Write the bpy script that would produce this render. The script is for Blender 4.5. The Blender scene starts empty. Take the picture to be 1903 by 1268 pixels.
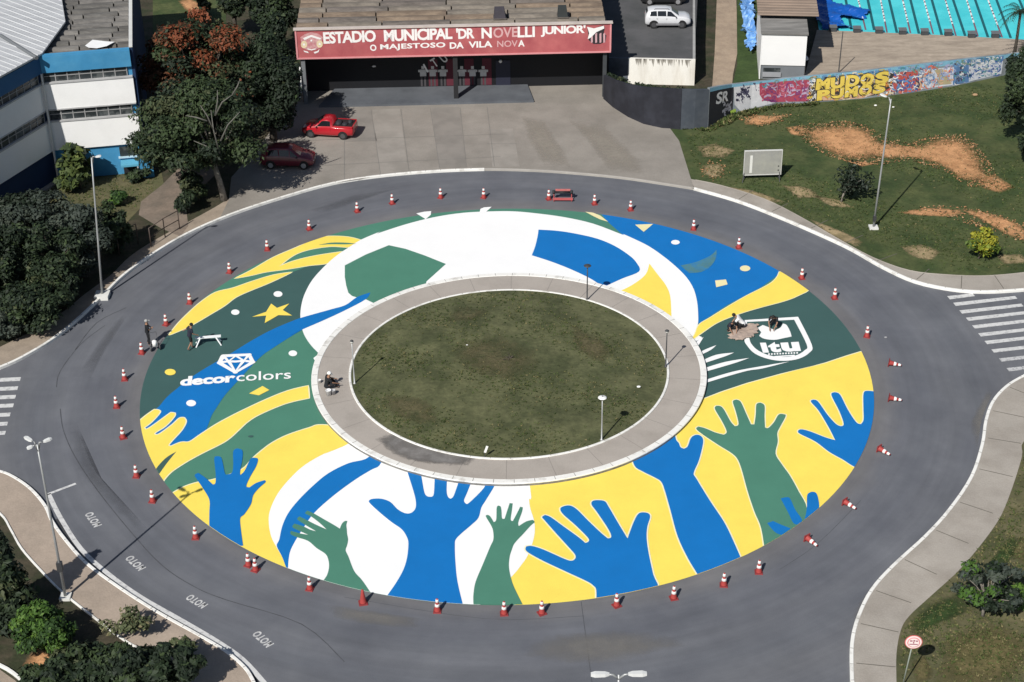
import bpy, bmesh, math, random
from mathutils import Vector, Matrix
from mathutils.geometry import tessellate_polygon
R = math.radians
scene = bpy.context.scene
COL = scene.collection

# ------------------------------------------------------------------ camera, sky, sun, exposure
FPX, CX, CY = 3221.657, 951.5, 634.0          # focal length of the 1903 px wide photograph, its centre
PITCH, YAW, ROLL = 0.542324, 0.0022517, -0.0127006
CAM = Vector((0.0, -82.5976, 51.7401))
fw = Vector((math.sin(YAW)*math.cos(PITCH), math.cos(YAW)*math.cos(PITCH), -math.sin(PITCH)))
r0 = Vector((math.cos(YAW), -math.sin(YAW), 0)); u0 = r0.cross(fw)
rt = r0*math.cos(ROLL)+u0*math.sin(ROLL); up = -r0*math.sin(ROLL)+u0*math.cos(ROLL)
cd = bpy.data.cameras.new('camera'); cam = bpy.data.objects.new('camera', cd); COL.objects.link(cam)
cam.matrix_world = Matrix(((rt.x, up.x, -fw.x, CAM.x), (rt.y, up.y, -fw.y, CAM.y), (rt.z, up.z, -fw.z, CAM.z), (0, 0, 0, 1)))
cd.sensor_width = 36; cd.lens = FPX/1903*36; cd.clip_end = 3000; cd.clip_start = 1
scene.camera = cam
SD = Vector((0.49, 0.87, 0)).normalized(); SEL = R(43)
w = bpy.data.worlds.new('World'); scene.world = w; w.use_nodes = True
nt = w.node_tree; bg = nt.nodes['Background']
sky = nt.nodes.new('ShaderNodeTexSky'); sky.sky_type = 'NISHITA'; sky.sun_disc = False
sky.sun_elevation = SEL; sky.sun_rotation = math.atan2(-SD.x, -SD.y)
nt.links.new(sky.outputs[0], bg.inputs[0]); bg.inputs[1].default_value = 0.062
sl = bpy.data.lights.new('sun', 'SUN'); sl.energy = 4.9; sl.angle = R(0.5); sl.color = (1, 0.965, 0.91)
so = bpy.data.objects.new('sun', sl); COL.objects.link(so)
so.rotation_euler = Vector((SD.x*math.cos(SEL), SD.y*math.cos(SEL), -math.sin(SEL))).to_track_quat('-Z', 'Y').to_euler()
scene.view_settings.view_transform = 'Standard'; scene.view_settings.look = 'None'
scene.view_settings.exposure = 0.0; scene.view_settings.gamma = 1.0

# ------------------------------------------------------------------ survey: a sighted point -> its place on a level of height z
def G(u, v, z=0.0):
    d = fw + rt*((u-CX)/FPX) - up*((v-CY)/FPX)
    return CAM + d*((z-CAM.z)/d.z)
def GP(u, v, o, n):                            # ... on the vertical plane through o with normal n
    d = fw + rt*((u-CX)/FPX) - up*((v-CY)/FPX)
    return CAM + d*((o-CAM).dot(n)/d.dot(n))
def HT(b, v):                                  # height above base point b that is sighted at row v
    lo, hi = 0.0, 30.0
    for _ in range(40):
        m = (lo+hi)/2; q = b+Vector((0, 0, m))-CAM
        if CY-FPX*q.dot(up)/q.dot(fw) > v: lo = m
        else: hi = m
    return lo
def GL(pts, z=0.0): return [G(u, v, z) for u, v in pts]
def ZO(ox, oy, s):
    return lambda pts: [(ox+x*s, oy+y*s) for x, y in pts]
zA, zB, zC = ZO(240, 360, .2681), ZO(700, 360, .2681), ZO(1160, 360, .2681)
zD, zE, zF = ZO(240, 640, .2681), ZO(460, 800, .2681), ZO(860, 800, .2681)
zH = ZO(1200, 680, .31546)

# ------------------------------------------------------------------ materials
MATS = {}
def mat(name, col, rough=.8, var=.1, scale=2.0, col2=None, mix=(.42, .62), bump=0.0, bscale=30, metal=0.0, spec=.35, fine=.0, stretch=None):
    if name in MATS: return MATS[name]
    m = bpy.data.materials.new(name); m.use_nodes = True; n = m.node_tree; N = n.nodes; L = n.links
    b = N['Principled BSDF']; b.inputs['Roughness'].default_value = rough; b.inputs['Metallic'].default_value = metal
    b.inputs['Specular IOR Level'].default_value = spec
    tc = N.new('ShaderNodeTexCoord'); vec = tc.outputs['Object']
    if stretch:
        mp = N.new('ShaderNodeMapping'); mp.inputs['Scale'].default_value = stretch; L.new(vec, mp.inputs[0]); vec = mp.outputs[0]
    def noise(sc, det=6, rough_=.6):
        t = N.new('ShaderNodeTexNoise'); t.inputs['Scale'].default_value = sc; t.inputs['Detail'].default_value = det
        t.inputs['Roughness'].default_value = rough_; L.new(vec, t.inputs['Vector']); return t.outputs['Fac']
    c = None
    if col2:
        rp = N.new('ShaderNodeValToRGB'); L.new(noise(scale), rp.inputs[0])
        rp.color_ramp.elements[0].position, rp.color_ramp.elements[1].position = mix
        rp.color_ramp.elements[0].color = (*col, 1); rp.color_ramp.elements[1].color = (*col2, 1); c = rp.outputs[0]
    if var or fine:
        f = None
        for amt, sc in ((var, scale*.55), (fine, bscale)):
            if not amt: continue
            mr = N.new('ShaderNodeMapRange'); mr.inputs[1].default_value = .25; mr.inputs[2].default_value = .75
            mr.inputs[3].default_value = 1-amt; mr.inputs[4].default_value = 1+amt; L.new(noise(sc, 8, .65), mr.inputs[0])
            if f is None: f = mr.outputs[0]
            else:
                mu = N.new('ShaderNodeMath'); mu.operation = 'MULTIPLY'; L.new(f, mu.inputs[0]); L.new(mr.outputs[0], mu.inputs[1]); f = mu.outputs[0]
        vm = N.new('ShaderNodeVectorMath'); vm.operation = 'SCALE'
        if c is None: vm.inputs[0].default_value = col
        else: L.new(c, vm.inputs[0])
        L.new(f, vm.inputs['Scale']); c = vm.outputs[0]
    if c is None: b.inputs['Base Color'].default_value = (*col, 1)
    else: L.new(c, b.inputs['Base Color'])
    if bump:
        bp = N.new('ShaderNodeBump'); bp.inputs['Strength'].default_value = bump; bp.inputs['Distance'].default_value = .05
        L.new(noise(bscale, 5), bp.inputs['Height']); L.new(bp.outputs[0], b.inputs['Normal'])
    MATS[name] = m; return m
def soft(m, name='ragged', lo=.2, hi=.6, sc=3.0):
    """ragged edge: material breaks up where the mesh attribute 'edge' falls to 0"""
    n = m.node_tree; N = n.nodes; L = n.links; b = N['Principled BSDF']
    at = N.new('ShaderNodeAttribute'); at.attribute_name = 'edge'
    tc = N.new('ShaderNodeTexCoord'); t = N.new('ShaderNodeTexNoise'); t.inputs['Scale'].default_value = sc; t.inputs['Detail'].default_value = 8; t.inputs['Roughness'].default_value = .7
    L.new(tc.outputs['Object'], t.inputs['Vector'])
    ad = N.new('ShaderNodeMath'); ad.operation = 'ADD'; L.new(at.outputs['Fac'], ad.inputs[0]); L.new(t.outputs['Fac'], ad.inputs[1])
    mr = N.new('ShaderNodeMapRange'); mr.inputs[1].default_value = .55+lo; mr.inputs[2].default_value = .55+hi; L.new(ad.outputs[0], mr.inputs[0])
    L.new(mr.outputs[0], b.inputs['Alpha']); return m

# ------------------------------------------------------------------ mesh helpers
def tag(o, label=None, cat=None, group=None, kind=None):
    if label: o['label'] = label
    if cat: o['category'] = cat
    if group: o['group'] = group
    if kind: o['kind'] = kind
    return o
def empty(name, loc=(0, 0, 0), rz=0.0):
    o = bpy.data.objects.new(name, None); o.empty_display_size = .3; COL.objects.link(o)
    o.location = loc; o.rotation_euler = (0, 0, rz); return o
def link(name, me, mats, parent=None, world=False, smooth=False):
    o = bpy.data.objects.new(name, me); COL.objects.link(o)
    for m in (mats if isinstance(mats, (list, tuple)) else [mats]): me.materials.append(m)
    if smooth:
        for p in me.polygons: p.use_smooth = True
    if parent:
        o.parent = parent
        if world:
            pm = Matrix.Translation(parent.location) @ parent.rotation_euler.to_matrix().to_4x4()
            o.matrix_parent_inverse = pm.inverted()
    return o
class MB:
    def __init__(s): s.v = []; s.f = []; s.mi = []; s.a = []
    def add(s, vs, fs, mi=0, a=None):
        k = len(s.v); s.v += [tuple(x) for x in vs]; s.f += [tuple(i+k for i in f) for f in fs]; s.mi += [mi]*len(fs)
        s.a += (a if a is not None else [1.0]*len(vs)); return s
    def box(s, a, b, M=None, mi=0):
        x0, y0, z0 = a; x1, y1, z1 = b
        vs = [Vector(p) for p in ((x0, y0, z0), (x1, y0, z0), (x1, y1, z0), (x0, y1, z0), (x0, y0, z1), (x1, y0, z1), (x1, y1, z1), (x0, y1, z1))]
        if M is not None: vs = [M @ q for q in vs]
        return s.add(vs, [(3, 2, 1, 0), (4, 5, 6, 7), (0, 1, 5, 4), (1, 2, 6, 5), (2, 3, 7, 6), (3, 0, 4, 7)], mi)
    def poly(s, pts, mi=0):
        pts = [Vector(p) for p in pts]
        return s.add(pts, [t for t in tessellate_polygon([pts])], mi)
    def prism(s, pts, z0, z1, mi=0, bottom=False):   # vertical prism over an outline
        n = len(pts); lo = [(p[0], p[1], z0) for p in pts]; hi = [(p[0], p[1], z1) for p in pts]
        tr = tessellate_polygon([[Vector(p) for p in hi]])
        fs = [tuple(i+n for i in t) for t in tr]+[(i, (i+1) % n, (i+1) % n+n, i+n) for i in range(n)]
        if bottom: fs += [t for t in tr]
        return s.add(lo+hi, fs, mi)
    def tube(s, path, rad, n=8, caps=True, mi=0):
        path = [Vector(p) for p in path]; rad = rad if isinstance(rad, (list, tuple)) else [rad]*len(path)
        vs = []; fs = []
        for i, p in enumerate(path):
            t = (path[min(i+1, len(path)-1)]-path[max(i-1, 0)]).normalized()
            a = t.orthogonal().normalized() if abs(t.z) < .9 else Vector((1, 0, 0)); a = (a-t*a.dot(t)).normalized(); b = t.cross(a)
            for k in range(n):
                an = 2*math.pi*k/n; vs.append(p+(a*math.cos(an)+b*math.sin(an))*rad[i])
        for i in range(len(path)-1):
            for k in range(n):
                fs.append((i*n+k, i*n+(k+1) % n, (i+1)*n+(k+1) % n, (i+1)*n+k))
        if caps: fs += [tuple(range(n-1, -1, -1)), tuple(range((len(path)-1)*n, len(path)*n))]
        return s.add(vs, fs, mi)
    def lathe(s, prof, n=16, o=(0, 0, 0), mi=0):
        vs = []; fs = []; m = len(prof)
        for r, z in prof:
            for k in range(n):
                a = 2*math.pi*k/n; vs.append((o[0]+r*math.cos(a), o[1]+r*math.sin(a), o[2]+z))
        for i in range(m-1):
            for k in range(n): fs.append((i*n+k, i*n+(k+1) % n, (i+1)*n+(k+1) % n, (i+1)*n+k))
        fs += [tuple(range(n-1, -1, -1)), tuple(range((m-1)*n, m*n))]
        return s.add(vs, fs, mi)
    def ball(s, c, r, n=10, m=7, mi=0):
        c = Vector(c); r = Vector(r) if isinstance(r, (tuple, list)) else Vector((r, r, r)); vs = []; fs = []
        for i in range(1, m):
            th = math.pi*i/m
            for k in range(n):
                a = 2*math.pi*k/n; vs.append(c+Vector((r.x*math.sin(th)*math.cos(a), r.y*math.sin(th)*math.sin(a), r.z*math.cos(th))))
        vs += [c+Vector((0, 0, r.z)), c-Vector((0, 0, r.z))]; T = len(vs)-2
        for i in range(m-2):
            for k in range(n): fs.append((i*n+k, (i+1)*n+k, (i+1)*n+(k+1) % n, i*n+(k+1) % n))
        for k in range(n): fs += [(T, k, (k+1) % n), (T+1, (m-2)*n+(k+1) % n, (m-2)*n+k)]
        return s.add(vs, fs, mi)
    def mesh(s, name, fix=True):
        me = bpy.data.meshes.new(name); me.from_pydata(s.v, [], s.f); me.update()
        for p, i in zip(me.polygons, s.mi): p.material_index = i
        if any(x != 1.0 for x in s.a):
            at = me.attributes.new('edge', 'FLOAT', 'POINT')
            for i, x in enumerate(s.a): at.data[i].value = x
        if fix:
            bm = bmesh.new(); bm.from_mesh(me); bmesh.ops.recalc_face_normals(bm, faces=bm.faces); bm.to_mesh(me); bm.free()
        return me
    def build(s, name, mats, parent=None, world=False, smooth=False, fix=True):
        return link(name, s.mesh(name, fix), mats, parent, world, smooth)
def flat(name, outlines, z, m, parent=None, world=True, holes=None):
    """level sheet(s) over outlines; faces look up"""
    b = MB()
    for i, pl in enumerate(outlines):
        loops = [[Vector((p[0], p[1], z)) for p in pl]]
        if holes and i == 0: loops += [[Vector((p[0], p[1], z)) for p in h] for h in holes]
        vs = [p for l in loops for p in l]
        fs = []
        for t in tessellate_polygon(loops):
            a, c, d = (vs[k] for k in t); ar = (c-a).cross(d-a).z
            if abs(ar) > 1e-9: fs.append(t if ar > 0 else t[::-1])
        b.add(vs, fs)
    return b.build(name, m, parent, world, fix=False)
def curve(pts, n=4, corner=62, closed=True):
    """rounded outline: Catmull-Rom through the points, keeping sharp corners"""
    P = [Vector((p[0], p[1])) for p in pts]; N = len(P); out = []
    def sharp(i):
        if not closed and i in (0, N-1): return True
        a = P[i]-P[i-1]; b = P[(i+1) % N]-P[i]
        if a.length < 1e-6 or b.length < 1e-6: return True
        return math.degrees(a.angle(b)) > corner
    S = [sharp(i) for i in range(N)]
    for i in range(N if closed else N-1):
        p1, p2 = P[i], P[(i+1) % N]
        p0 = p1-(p2-p1)*.0 if S[i] else P[i-1]; p3 = p2 if S[(i+1) % N] else P[(i+2) % N]
        if S[i]: p0 = p1*1.0
        for k in range(n):
            t = k/n; t2 = t*t; t3 = t2*t
            out.append(.5*((2*p1)+(p2-p0)*t+(2*p0-5*p1+4*p2-p3)*t2+(3*p1-p0-3*p2+p3)*t3))
    if not closed: out.append(P[-1])
    return out
def clip_disc(pl, c, r, n=180):
    """part of an outline inside a disc"""
    circ = [(c[0]+r*math.cos(2*math.pi*k/n), c[1]+r*math.sin(2*math.pi*k/n)) for k in range(n)]
    out = [(p[0], p[1]) for p in pl]
    for i in range(n):
        ax, ay = circ[i]; bx, by = circ[(i+1) % n]; inp = out; out = []
        side = lambda p: (bx-ax)*(p[1]-ay)-(by-ay)*(p[0]-ax)
        for j in range(len(inp)):
            p, q = inp[j-1], inp[j]; sp, sq = side(p), side(q)
            if (sp >= 0) != (sq >= 0):
                t = sp/(sp-sq); out.append((p[0]+(q[0]-p[0])*t, p[1]+(q[1]-p[1])*t))
            if sq >= 0: out.append(q)
        if not out: return []
    res = []
    for p in out:
        if not res or math.hypot(p[0]-res[-1][0], p[1]-res[-1][1]) > 1e-4: res.append(p)
    return res
def grow(pl, d):
    n = len(pl); P = [Vector((p[0], p[1])) for p in pl]
    ar = sum(P[i-1].x*P[i].y-P[i].x*P[i-1].y for i in range(n)); sg = 1 if ar > 0 else -1; out = []
    for i in range(n):
        e1 = (P[i]-P[i-1]); e2 = (P[(i+1) % n]-P[i])
        n1 = Vector((e1.y, -e1.x)).normalized() if e1.length > 0 else Vector((0, 0)); n2 = Vector((e2.y, -e2.x)).normalized() if e2.length > 0 else n1
        m = (n1+n2); m = m.normalized() if m.length > 1e-6 else n1
        out.append(P[i]+m*(sg*d))
    return out
def ribbon(pts, wd):
    """outline of a strip of width wd along a line (offset both sides)"""
    P = [Vector((p[0], p[1])) for p in pts]; a = []; b = []
    for i in range(len(P)):
        t = (P[min(i+1, len(P)-1)]-P[max(i-1, 0)]).normalized(); nn = Vector((-t.y, t.x))
        a.append(P[i]+nn*wd/2); b.append(P[i]-nn*wd/2)
    return a, b
def strip(mb, pts, wd, z, mi=0, side=0):
    a, b = ribbon(pts, wd); n = len(a)
    mb.add([(p.x, p.y, z) for p in a]+[(p.x, p.y, z) for p in b], [(i+n, i+1+n, i+1, i) for i in range(n-1)], mi); return mb
def kerb(mb, pts, wd, z0, z1, off=0.0):
    P = [Vector((p[0], p[1])) for p in pts]; ring = []
    for i in range(len(P)):
        t = (P[min(i+1, len(P)-1)]-P[max(i-1, 0)]).normalized(); nn = Vector((-t.y, t.x))
        ring.append((P[i]+nn*(off+wd/2), P[i]+nn*(off-wd/2)))
    vs = []
    for a, b in ring: vs += [(a.x, a.y, z0), (a.x, a.y, z1-.02), (a.x*.9+b.x*.1, a.y*.9+b.y*.1, z1), (a.x*.1+b.x*.9, a.y*.1+b.y*.9, z1), (b.x, b.y, z1-.02), (b.x, b.y, z0)]
    fs = []
    for i in range(len(P)-1):
        for k in range(5): fs.append((i*6+k, i*6+k+1, (i+1)*6+k+1, (i+1)*6+k))
    fs += [tuple(range(6)), tuple(range(len(P)*6-1, len(P)*6-7, -1))]
    return mb.add(vs, fs)
def patch(mb, outline, z, rings=(1, .72, .4), rag=.0, rnd=None, dome=0.0):
    """blob whose attribute 'edge' goes 0 at the rim .. 1 inside"""
    P = [Vector((p[0], p[1])) for p in outline]; c = sum(P, Vector((0, 0)))/len(P); n = len(P); vs = []; a = []
    for i, k in enumerate(rings):
        for p in P:
            q = c+(p-c)*k; vs.append((q.x, q.y, z+dome*(1-k*k))); a.append(i/(len(rings)-1) if len(rings) > 1 else 1)
    vs.append((c.x, c.y, z+dome)); a.append(1.0); fs = []
    for i in range(len(rings)-1):
        for k in range(n): fs.append((i*n+k, i*n+(k+1) % n, (i+1)*n+(k+1) % n, (i+1)*n+k))
    for k in range(n): fs.append(((len(rings)-1)*n+k, (len(rings)-1)*n+(k+1) % n, len(vs)-1))
    a = [min(x, .9999) for x in a]
    return mb.add(vs, fs, 0, a)
_tc = {}
def text2d(s, bold=0.0, spacing=1.0):
    k = (s, bold, spacing)
    if k in _tc: return _tc[k]
    cu = bpy.data.curves.new('lettering_source', 'FONT'); cu.body = s; cu.size = 1; cu.offset = bold; cu.space_character = spacing; cu.resolution_u = 3
    o = bpy.data.objects.new('lettering_source', cu); COL.objects.link(o); bpy.context.view_layer.update()
    me = o.evaluated_get(bpy.context.evaluated_depsgraph_get()).to_mesh()
    vs = [(v.co.x, v.co.y) for v in me.vertices]; fs = [tuple(p.vertices) for p in me.polygons]
    o.evaluated_get(bpy.context.evaluated_depsgraph_get()).to_mesh_clear()
    bpy.data.objects.remove(o); bpy.data.curves.remove(cu)
    x0 = min(v[0] for v in vs); x1 = max(v[0] for v in vs); y0 = min(v[1] for v in vs); y1 = max(v[1] for v in vs)
    vs = [((x-x0)/(x1-x0), (y-y0)/(y1-y0)) for x, y in vs]
    _tc[k] = (vs, fs); return _tc[k]
def letter(mb, s, p0, p1, p2, bold=.0, spacing=1.0, mi=0, lift=None):
    """text in the parallelogram p0 (start of base line), p1 (end of base line), p2 (top of start)"""
    p0, p1, p2 = Vector(p0), Vector(p1), Vector(p2); ex = p1-p0; ey = p2-p0; nn = ex.cross(ey).normalized()*(lift or 0)
    vs, fs = text2d(s, bold, spacing)
    return mb.add([p0+ex*x+ey*y+nn for x, y in vs], fs, mi)
def copy_tree(o, parent=None):
    c = o.copy(); COL.objects.link(c)
    if parent: c.parent = parent
    for ch in list(o.children): copy_tree(ch, c)
    return c
def place(o, loc, rz=0.0, scale=None, label=None):
    o.location = loc; o.rotation_euler = (0, 0, rz)
    if scale: o.scale = (scale,)*3 if not isinstance(scale, tuple) else scale
    if label: o['label'] = label
    return o

# ------------------------------------------------------------------ materials of the setting
def asphalt():
    m = mat('asphalt', (.114, .119, .134), .88, .10, .35, (.146, .152, .166), (.35, .7), bump=.25, bscale=25, fine=.10)
    n = m.node_tree; N = n.nodes; L = n.links; b = N['Principled BSDF']; src = b.inputs['Base Color'].links[0].from_socket
    tc = N.new('ShaderNodeTexCoord'); ln = N.new('ShaderNodeVectorMath'); ln.operation = 'LENGTH'; L.new(tc.outputs['Object'], ln.inputs[0])
    ns = N.new('ShaderNodeTexNoise'); ns.inputs['Scale'].default_value = .25; ns.inputs['Detail'].default_value = 6; L.new(tc.outputs['Object'], ns.inputs['Vector'])
    ad = N.new('ShaderNodeMath'); ad.operation = 'MULTIPLY_ADD'; ad.inputs[1].default_value = 1.6; L.new(ns.outputs['Fac'], ad.inputs[0]); L.new(ln.outputs['Value'], ad.inputs[2])
    rp = N.new('ShaderNodeValToRGB'); mr = N.new('ShaderNodeMapRange'); mr.inputs[1].default_value = 19; mr.inputs[2].default_value = 31; L.new(ad.outputs[0], mr.inputs[0]); L.new(mr.outputs[0], rp.inputs[0])
    # worn lane: pale strip next to the painting, two darker wheel tracks
    e = rp.color_ramp.elements; e[0].position = 0; e[0].color = (1.12, 1.06, 1.0, 1); e[1].position = 1; e[1].color = (1.0, 1, 1, 1)
    for p, c in ((.20, (1.13, 1.07, 1.0, 1)), (.29, (.98, .98, 1, 1)), (.40, (.90, .91, .94, 1)), (.52, (1.0, 1.0, 1.01, 1)), (.64, (.90, .91, .93, 1)), (.80, (1.04, 1.03, 1.02, 1))):
        x = e.new(p); x.color = c
    mx = N.new('ShaderNodeVectorMath'); mx.operation = 'MULTIPLY'; L.new(src, mx.inputs[0]); L.new(rp.outputs[0], mx.inputs[1]); L.new(mx.outputs[0], b.inputs['Base Color'])
    # faint streaks along the direction of travel round the island
    sp = N.new('ShaderNodeSeparateXYZ'); L.new(tc.outputs['Object'], sp.inputs[0])
    at = N.new('ShaderNodeMath'); at.operation = 'ARCTAN2'; L.new(sp.outputs[1], at.inputs[0]); L.new(sp.outputs[0], at.inputs[1])
    cb = N.new('ShaderNodeCombineXYZ'); L.new(ln.outputs['Value'], cb.inputs[0]); L.new(at.outputs[0], cb.inputs[1])
    st = N.new('ShaderNodeTexNoise'); st.inputs['Scale'].default_value = 1.0; st.inputs['Detail'].default_value = 5; st.inputs['Roughness'].default_value = .6
    sc_ = N.new('ShaderNodeVectorMath'); sc_.operation = 'MULTIPLY'; sc_.inputs[1].default_value = (1.5, 2.2, 1); L.new(cb.outputs[0], sc_.inputs[0]); L.new(sc_.outputs[0], st.inputs['Vector'])
    mr2 = N.new('ShaderNodeMapRange'); mr2.inputs[1].default_value = .3; mr2.inputs[2].default_value = .7; mr2.inputs[3].default_value = .90; mr2.inputs[4].default_value = 1.10; L.new(st.outputs['Fac'], mr2.inputs[0])
    m2 = N.new('ShaderNodeVectorMath'); m2.operation = 'SCALE'; L.new(mx.outputs[0], m2.inputs[0]); L.new(mr2.outputs[0], m2.inputs['Scale']); L.new(m2.outputs[0], b.inputs['Base Color'])
    return m
ASPH = asphalt()
CONC = mat('pavement_concrete', (.36, .328, .288), .9, .12, .6, (.28, .25, .215), (.4, .75), bump=.3, bscale=12, fine=.1)
CONC2 = mat('island_concrete', (.375, .338, .30), .9, .08, .5, (.31, .278, .245), (.45, .75), bump=.2, bscale=14, fine=.09)
FORE = mat('forecourt_concrete', (.278, .254, .224), .9, .12, .35, (.215, .197, .172), (.38, .7), bump=.25, bscale=10, fine=.1)
DIRTP = mat('sandy_concrete', (.33, .27, .21), .95, .14, .8, (.25, .205, .16), (.4, .7), bump=.3, bscale=10, fine=.12)
WHITE = mat('kerb_white_paint', (.78, .77, .73), .7, .08, 1.5, (.46, .44, .40), (.54, .74), fine=.08)
MARK = mat('road_white_paint', (.58, .58, .57), .75, .12, 4, (.28, .28, .29), (.52, .72), fine=.1)
MARKW = mat('worn_road_paint', (.50, .50, .50), .8, .15, 6, (.20, .205, .21), (.50, .66), fine=.15)
KGREY = mat('kerb_grey', (.20, .195, .185), .9, .2, 2, (.13, .13, .125), fine=.15)
GRASS = mat('lawn_grass', (.076, .090, .032), .95, .20, .45, (.038, .060, .018), (.38, .62), bump=.9, bscale=4, fine=.30)
GRASSI = mat('island_grass', (.112, .116, .054), .95, .20, .55, (.056, .064, .027), (.38, .62), bump=.9, bscale=4, fine=.30)
GRASSB = mat('dry_grass', (.125, .112, .058), .95, .22, .5, (.066, .072, .030), (.38, .66), bump=.9, bscale=4, fine=.28)
EARTH = mat('dark_earth', (.060, .050, .032), .95, .3, .8, (.030, .036, .016), (.4, .62), bump=.8, bscale=5, fine=.3)
SOIL = soft(mat('orange_soil', (.52, .275, .13), .95, .22, 1.6, (.36, .18, .08), (.45, .7), bump=.9, bscale=7, fine=.3), lo=.22, hi=.75, sc=2.6)
SOILP = soft(mat('pale_soil', (.33, .25, .14), .95, .2, 1.2, (.2, .16, .08), bump=.6, bscale=7, fine=.25), lo=.35, hi=.8)
DRYP = soft(mat('parched_grass', (.14, .115, .05), .95, .2, 1.2, (.10, .09, .035), bump=.6, bscale=6, fine=.25), lo=.25, hi=1.0)
DARKG = soft(mat('lush_grass', (.03, .058, .014), .95, .2, 1.2, (.022, .042, .010), bump=.6, bscale=6, fine=.25), lo=.25, hi=1.0)
WETP = soft(mat('damp_stain', (.15, .14, .13), .7, .2, 1.4, (.2, .19, .18), bump=.2, fine=.15), lo=.15, hi=.7)
BLUE = mat('mural_blue', (.004, .160, .475), .62,.07, .9, bump=.3, bscale=34, fine=.08)
GREEN = mat('mural_green', (.070, .215, .150), .66,.07, .9, bump=.3, bscale=34, fine=.08)
TEAL = mat('mural_dark_green', (.046, .105, .098), .68,.07, .9, bump=.3, bscale=34, fine=.08)
YELL = mat('mural_yellow', (.90, .70, .115), .62,.07, .9, bump=.3, bscale=34, fine=.08)
MWHITE = mat('mural_white', (.86, .86, .85), .65, .03, .6, bump=.1, bscale=25, fine=.03)
CREAM = mat('mural_cream', (.80, .72, .40), .65, .05, 2, fine=.05)
OLIVE = mat('mural_faded_green', (.075, .20, .23), .65, .15, 1.5, (.02, .19, .45), (.45, .75))
HALO = mat('mural_bare_edge', (.82, .78, .52), .7, .05, 3)

# ------------------------------------------------------------------ road outline
KL = [(0, 686), (40, 668), (100, 632), (150, 591), (195, 548), (230, 514), (285, 474), (350, 436), (430, 401), (520, 371), (620, 343), (720, 328), (820, 320), (900, 317)]
KT = [(960, 318), (1040, 322), (1150, 332), (1240, 345)]
KR = [(1290, 353), (1370, 376), (1450, 407), (1520, 437), (1580, 465), (1640, 499), (1700, 526), (1770, 541), (1830, 545), (1903, 541)]
KBR = [(1903, 702), (1870, 722), (1845, 750), (1832, 785), (1825, 830), (1805, 890), (1765, 950), (1720, 1000), (1660, 1055), (1620, 1100), (1595, 1150), (1583, 1200), (1583, 1268)]
KBL = [(0, 880), (30, 893), (60, 915), (85, 945), (97, 972), (120, 1005), (160, 1050), (220, 1095), (290, 1140), (370, 1185), (420, 1215), (455, 1245), (470, 1268)]
def line(px, z=0.0, pre=(), post=(), n=4):
    return [Vector(p) for p in pre]+curve([G(u, v, z).xy for u, v in px], n, 70, closed=False)+[Vector(p) for p in post]
cKL = line(KL, pre=[(-90, -7), (-45, -5), (-36, -3.2)])
cKR = line(KR+[(1960, 534), (2080, 524)], post=[(90, 14)])
cKBR = line([(2080, 628), (1965, 672)]+KBR, pre=[(90, 6)], post=[(14.6, -34), (15, -80)])
cKBL = line([(-160, 862), (-60, 868)]+KBL, pre=[(-90, -9)], post=[(-9.5, -30), (-8.5, -40), (-8, -80)])
cKT = line([KL[-1]]+KT+[KR[0]])[1:-1]
OUT = cKL+cKT+cKR+cKBR+cKBL[::-1]
ZP = 0.14                                            # level of pavements and lawns above the road
road = flat('road', [grow(OUT, .25)], 0.0, ASPH, world=False); tag(road, kind='structure')
S = 700
ground = flat('ground', [[(-S, -S), (S, -S), (S, S), (-S, S)]], ZP-.012, EARTH, holes=[OUT], world=False); tag(ground, kind='structure')

def surf(name, outlines, dz, m):
    return tag(flat(name, outlines, ZP+dz, m, world=False), kind='structure')
def off(cv, d): return [a for a in (ribbon(cv, 2*abs(d))[0 if d > 0 else 1])]

# lawn on the right, lower right, grass strips left
lawn = surf('lawn', [[p.xy for p in GL([(1238, 232), (1262, 262), (1285, 335)], ZP)]+off(cKR, .1)+[Vector((90, 60)), G(1903, 120, ZP).xy, G(1855, 140, ZP).xy, G(1700, 172, ZP).xy, G(1500, 192, ZP).xy, G(1360, 211, ZP).xy, G(1316, 238, ZP).xy, G(1262, 241, ZP).xy]], 0, GRASS)
surf('verge_lawn', [off(cKBR, .1)+[Vector((90, -80))]], 0, GRASSB)
surf('school_lawn', [[p.xy for p in GL([(110, 345), (200, 318), (300, 318), (305, 345), (272, 375), (230, 420), (150, 430), (60, 420)], ZP)]], .004, GRASSB)
surf('back_lawn', [[p.xy for p in GL([(284, 0), (284, 95), (310, 140), (380, 150), (420, 60), (420, -60), (284, -60)], ZP)]], .004, GRASS)
# pavements
pr = curve([p.xy for p in GL([(1283, 333), (1340, 345), (1420, 370), (1490, 405), (1550, 440), (1620, 478), (1690, 503), (1760, 511), (1830, 513), (1903, 507), (1960, 498), (2080, 488)], ZP)], 4, 70, False)+[Vector((90, 17))]
pavement = surf('pavement', [cKR+pr[::-1],
    cKBR+([Vector((90, 3))]+curve([p.xy for p in GL([(2080, 720), (1960, 770), (1903, 820), (1899, 850), (1875, 924), (1850, 976), (1790, 1052), (1730, 1108), (1690, 1145), (1674, 1172), (1666, 1215), (1666, 1268)], ZP)], 4, 70, False)+[Vector((17.2, -34)), Vector((17.6, -80))])[::-1]], .012, CONC)
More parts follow.
